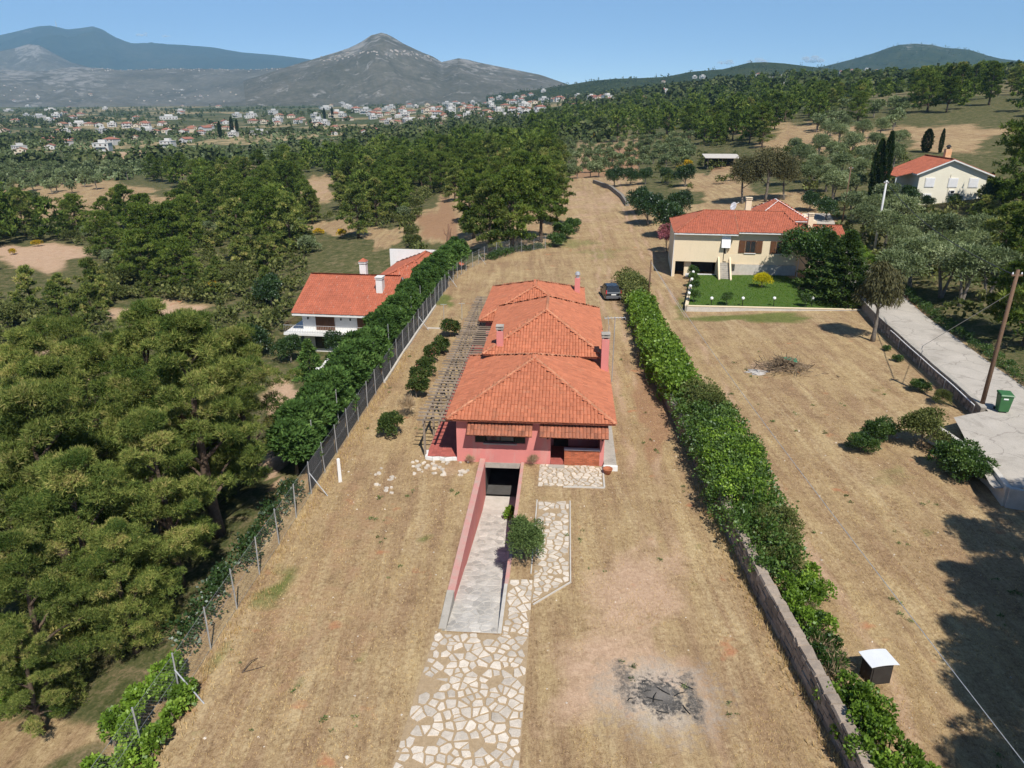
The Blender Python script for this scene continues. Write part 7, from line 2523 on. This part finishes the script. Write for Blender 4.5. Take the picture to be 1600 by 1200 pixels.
# ------------------------------------------------------------------ far woodland, one mass
def wood_mass(name, label, spots, size, mat, rg, per=26, tall=.9):
    P = np.array(spots, float)
    n = len(P)
    k = np.repeat(np.arange(n), per)
    h = size[0] + (size[1] - size[0]) * rg.uniform(0, 1, n)
    d = unit(rg.normal(size=(n * per, 3)))
    d[:, 2] = np.abs(d[:, 2]) * 1.0
    c = P[k] + d * np.stack([h[k] * .42, h[k] * .42, h[k] * tall], -1) * rg.uniform(.55, 1.0, (n * per, 1))
    out = unit(d + rg.normal(size=(n * per, 3)) * .5)
    sd = unit(np.cross(out, rg.normal(size=(n * per, 3)))) * (h[k] * .13)[:, None]
    up = unit(np.cross(out, sd)) * (h[k] * .13)[:, None]
    V = np.stack([c - sd - up * .6, c + sd * .7 - up, c + sd + up * .7, c - sd * .6 + up], 1).reshape(-1, 3)
    t = np.clip(np.repeat(rg.normal(.45, .15, n), per) + rg.normal(0, .15, n * per), 0, 1)
    return tag(obj(name, fast_mesh(name, V, 4, mat, t)), label, kind="stuff")


def sample_far(n, poly, ry, rx, rg, clump=.012, thr=-.1):
    out = []
    while len(out) < n:
        m = 4000
        y = np.exp(rg.uniform(math.log(ry[0]), math.log(ry[1]), m))
        x = rg.uniform(rx[0], rx[1], m) * y
        z = ground_z(x, y)
        nz = np.sin(x * clump + 2 * np.sin(y * clump * .7)) * np.sin(y * clump * .8 + 1.6 * np.sin(x * clump * .6)) + rg.normal(0, .35, m)
        dep = y * CP - (z - CAMH) * SP
        qx, qy = 800 + FPX * x / dep, 600 - FPX * (y * SP + (z - CAMH) * CP) / dep
        for i in np.nonzero(nz > thr)[0]:
            if in_poly((qx[i], qy[i]), poly):
                out.append((x[i], y[i], z[i]))
    return out[:n]


rg = np.random.default_rng(61)
M['farwood'] = leafmat("far_wood_leaves", [(.0, (.018, .028, .010)), (.5, (.038, .050, .018)), (1., (.075, .08, .035))], .1, bright=1.9)
sp = sample_far(2700, [(-200, 158), (960, 150), (960, 222), (700, 236), (420, 255), (-200, 265)], (330, 2300), (-.9, .16), rg, .014, .12)
wood_mass("distant_woodland", "dark trees scattered through the valley between the town houses", sp, (4, 9), M['farwood'], rg, 26)
sp = sample_far(2400, [(880, 112), (1700, 100), (1700, 165), (1330, 150), (1200, 170), (960, 182), (880, 172)], (420, 2300), (.05, .95), rg, .012, -.35)
wood_mass("distant_woodland", "dark pines covering the hillside below the right skyline", sp, (7, 12), M['farwood'], rg, 26)
pts = []
for (Xw, Yg, Z, ax), nn, lo in ((pinehill, 2600, .35), (farhill, 1500, .5)):
    k = rg.integers(0, Z.size, nn)
    pts += [(a + rg.normal(0, 4), b, c) for a, b, c in zip(Xw.ravel()[k], Yg.ravel()[k], Z.ravel()[k])]
wood_mass("distant_woodland", "tiny pines covering the far wooded hills", pts, (7, 13), M['farwood'], rg, 8)
sp = sample_far(1500, [(-200, 205), (420, 205), (640, 190), (640, 225), (400, 262), (-200, 320)], (230, 900), (-.9, -.1), rg, .03, -.3)
wood_mass("distant_olive_groves", "grey green olive groves on the valley floor before the town", sp, (3, 5), M['olive'], rg, 26, .6)
pp = []
for i in range(26):
    px, py = rg.uniform(600, 830), rg.uniform(168, 200)
    pass
# a few distant cypresses that stand out in the town
for px, py, h in ((1038 / 2.857, 20 + 545 / 2.857, 16), (1062 / 2.857, 20 + 545 / 2.857, 14), (1450 / 2.857, 20 + 480 / 2.857, 16), (1485 / 2.857, 20 + 470 / 2.857, 15), (985 / 2.857, 20 + 560 / 2.857, 13)):
    p = G(px, py)
    cyp.place("cypress", "dark distant cypress between the valley houses", "cypress", p.x, p.y, h / 10, group="distant cypresses of the valley town")
for px, py, h in ((905 + 0, 178, 11), (830, 222, 12), (866, 226, 9), (832, 195, 10), (960, 176, 9)):
    p = G(px, py)
    far_pines[random.randrange(4)].place("pine_tree", "dark lone pine on the open ground before the town", "pine", p.x, p.y, h / 9, group="lone pines before the town")

# ------------------------------------------------------------------ masts, clouds, air
p = on_hill(85, 41, [])if False else None
for px, py, h, R, words in ((88, 41, 70, 9500, "tall transmitter mast on the blue mountain summit"),):
    d = ray(px, py)
    t = R / d[1]
    o = thing("radio_mast", words, "mast", (d[0] * t, R, CAMH + d[2] * t - 5))
    MB().tube([(0, 0, 0), (0, 0, h)], [6, 2], 5).build("mast_shaft", M['greymetal'], o)
cm, cnt, cb = new_mat("cloud_white")
cnt.t.nodes.remove(cb)
cv = cnt.n('VolumePrincipled')
cv.inputs['Color'].default_value = (1, 1, 1, 1)
cv.inputs['Density'].default_value = .012
cv.inputs['Anisotropy'].default_value = -.4
cnt.t.links.new(cv.outputs[0], cnt.out.inputs['Volume'])
rg = np.random.default_rng(8)
for px, py, w_, words in ((222, 56, 80, "small faint cloud left of the pair over the mountain"), (257, 57, 60, "small faint cloud right of the pair over the mountain"), (1135, 99, 110, "low white cloud over the pine hill"), (1185, 97, 120, "wider white cloud behind the pine hill"), (1268, 96, 150, "white cloud between the pine hill and the broad hill")):
    d = ray(px, py)
    t = 17000 / d[1]
    c = Vector((d[0] * t, 17000, CAMH + d[2] * t))
    bm = bmesh.new()
    for k in range(12):
        r = w_ * rg.uniform(.25, .55)
        mtx = Matrix.Translation((rg.normal(0, .75) * w_, rg.normal(0, .4) * w_, abs(rg.normal(0, .22)) * w_)) @ Matrix.Diagonal((r * 1.3, r, r * .55, 1))
        bmesh.ops.create_icosphere(bm, subdivisions=3, radius=1.0, matrix=mtx)
    for v in bm.verts:
        v.co += Vector((math.sin(v.co.z * .07 + v.co.x * .05), math.sin(v.co.x * .06), math.sin(v.co.x * .08 + v.co.y * .05))) * (w_ * .06)
    me = bpy.data.meshes.new("cloud")
    bm.to_mesh(me)
    bm.free()
    me.materials.append(cm)
    me.polygons.foreach_set("use_smooth", [True] * len(me.polygons))
    o = obj("cloud", me)
    o.location = c
    tag(o, words, kind="structure")
hm, hnt, hb = new_mat("valley_haze")
hnt.t.nodes.remove(hb)
pv_ = hnt.n('VolumePrincipled')
pv_.inputs['Color'].default_value = (.40, .71, 1.0, 1)
pv_.inputs['Density'].default_value = 7.8e-5
pv_.inputs['Anisotropy'].default_value = 0.0
hnt.t.links.new(pv_.outputs[0], hnt.out.inputs['Volume'])
hz = MB().box(-14500, 14500, -120, 12300, -60, 1300).build("haze", hm)
tag(hz, "thin pale blue valley haze", kind="stuff")
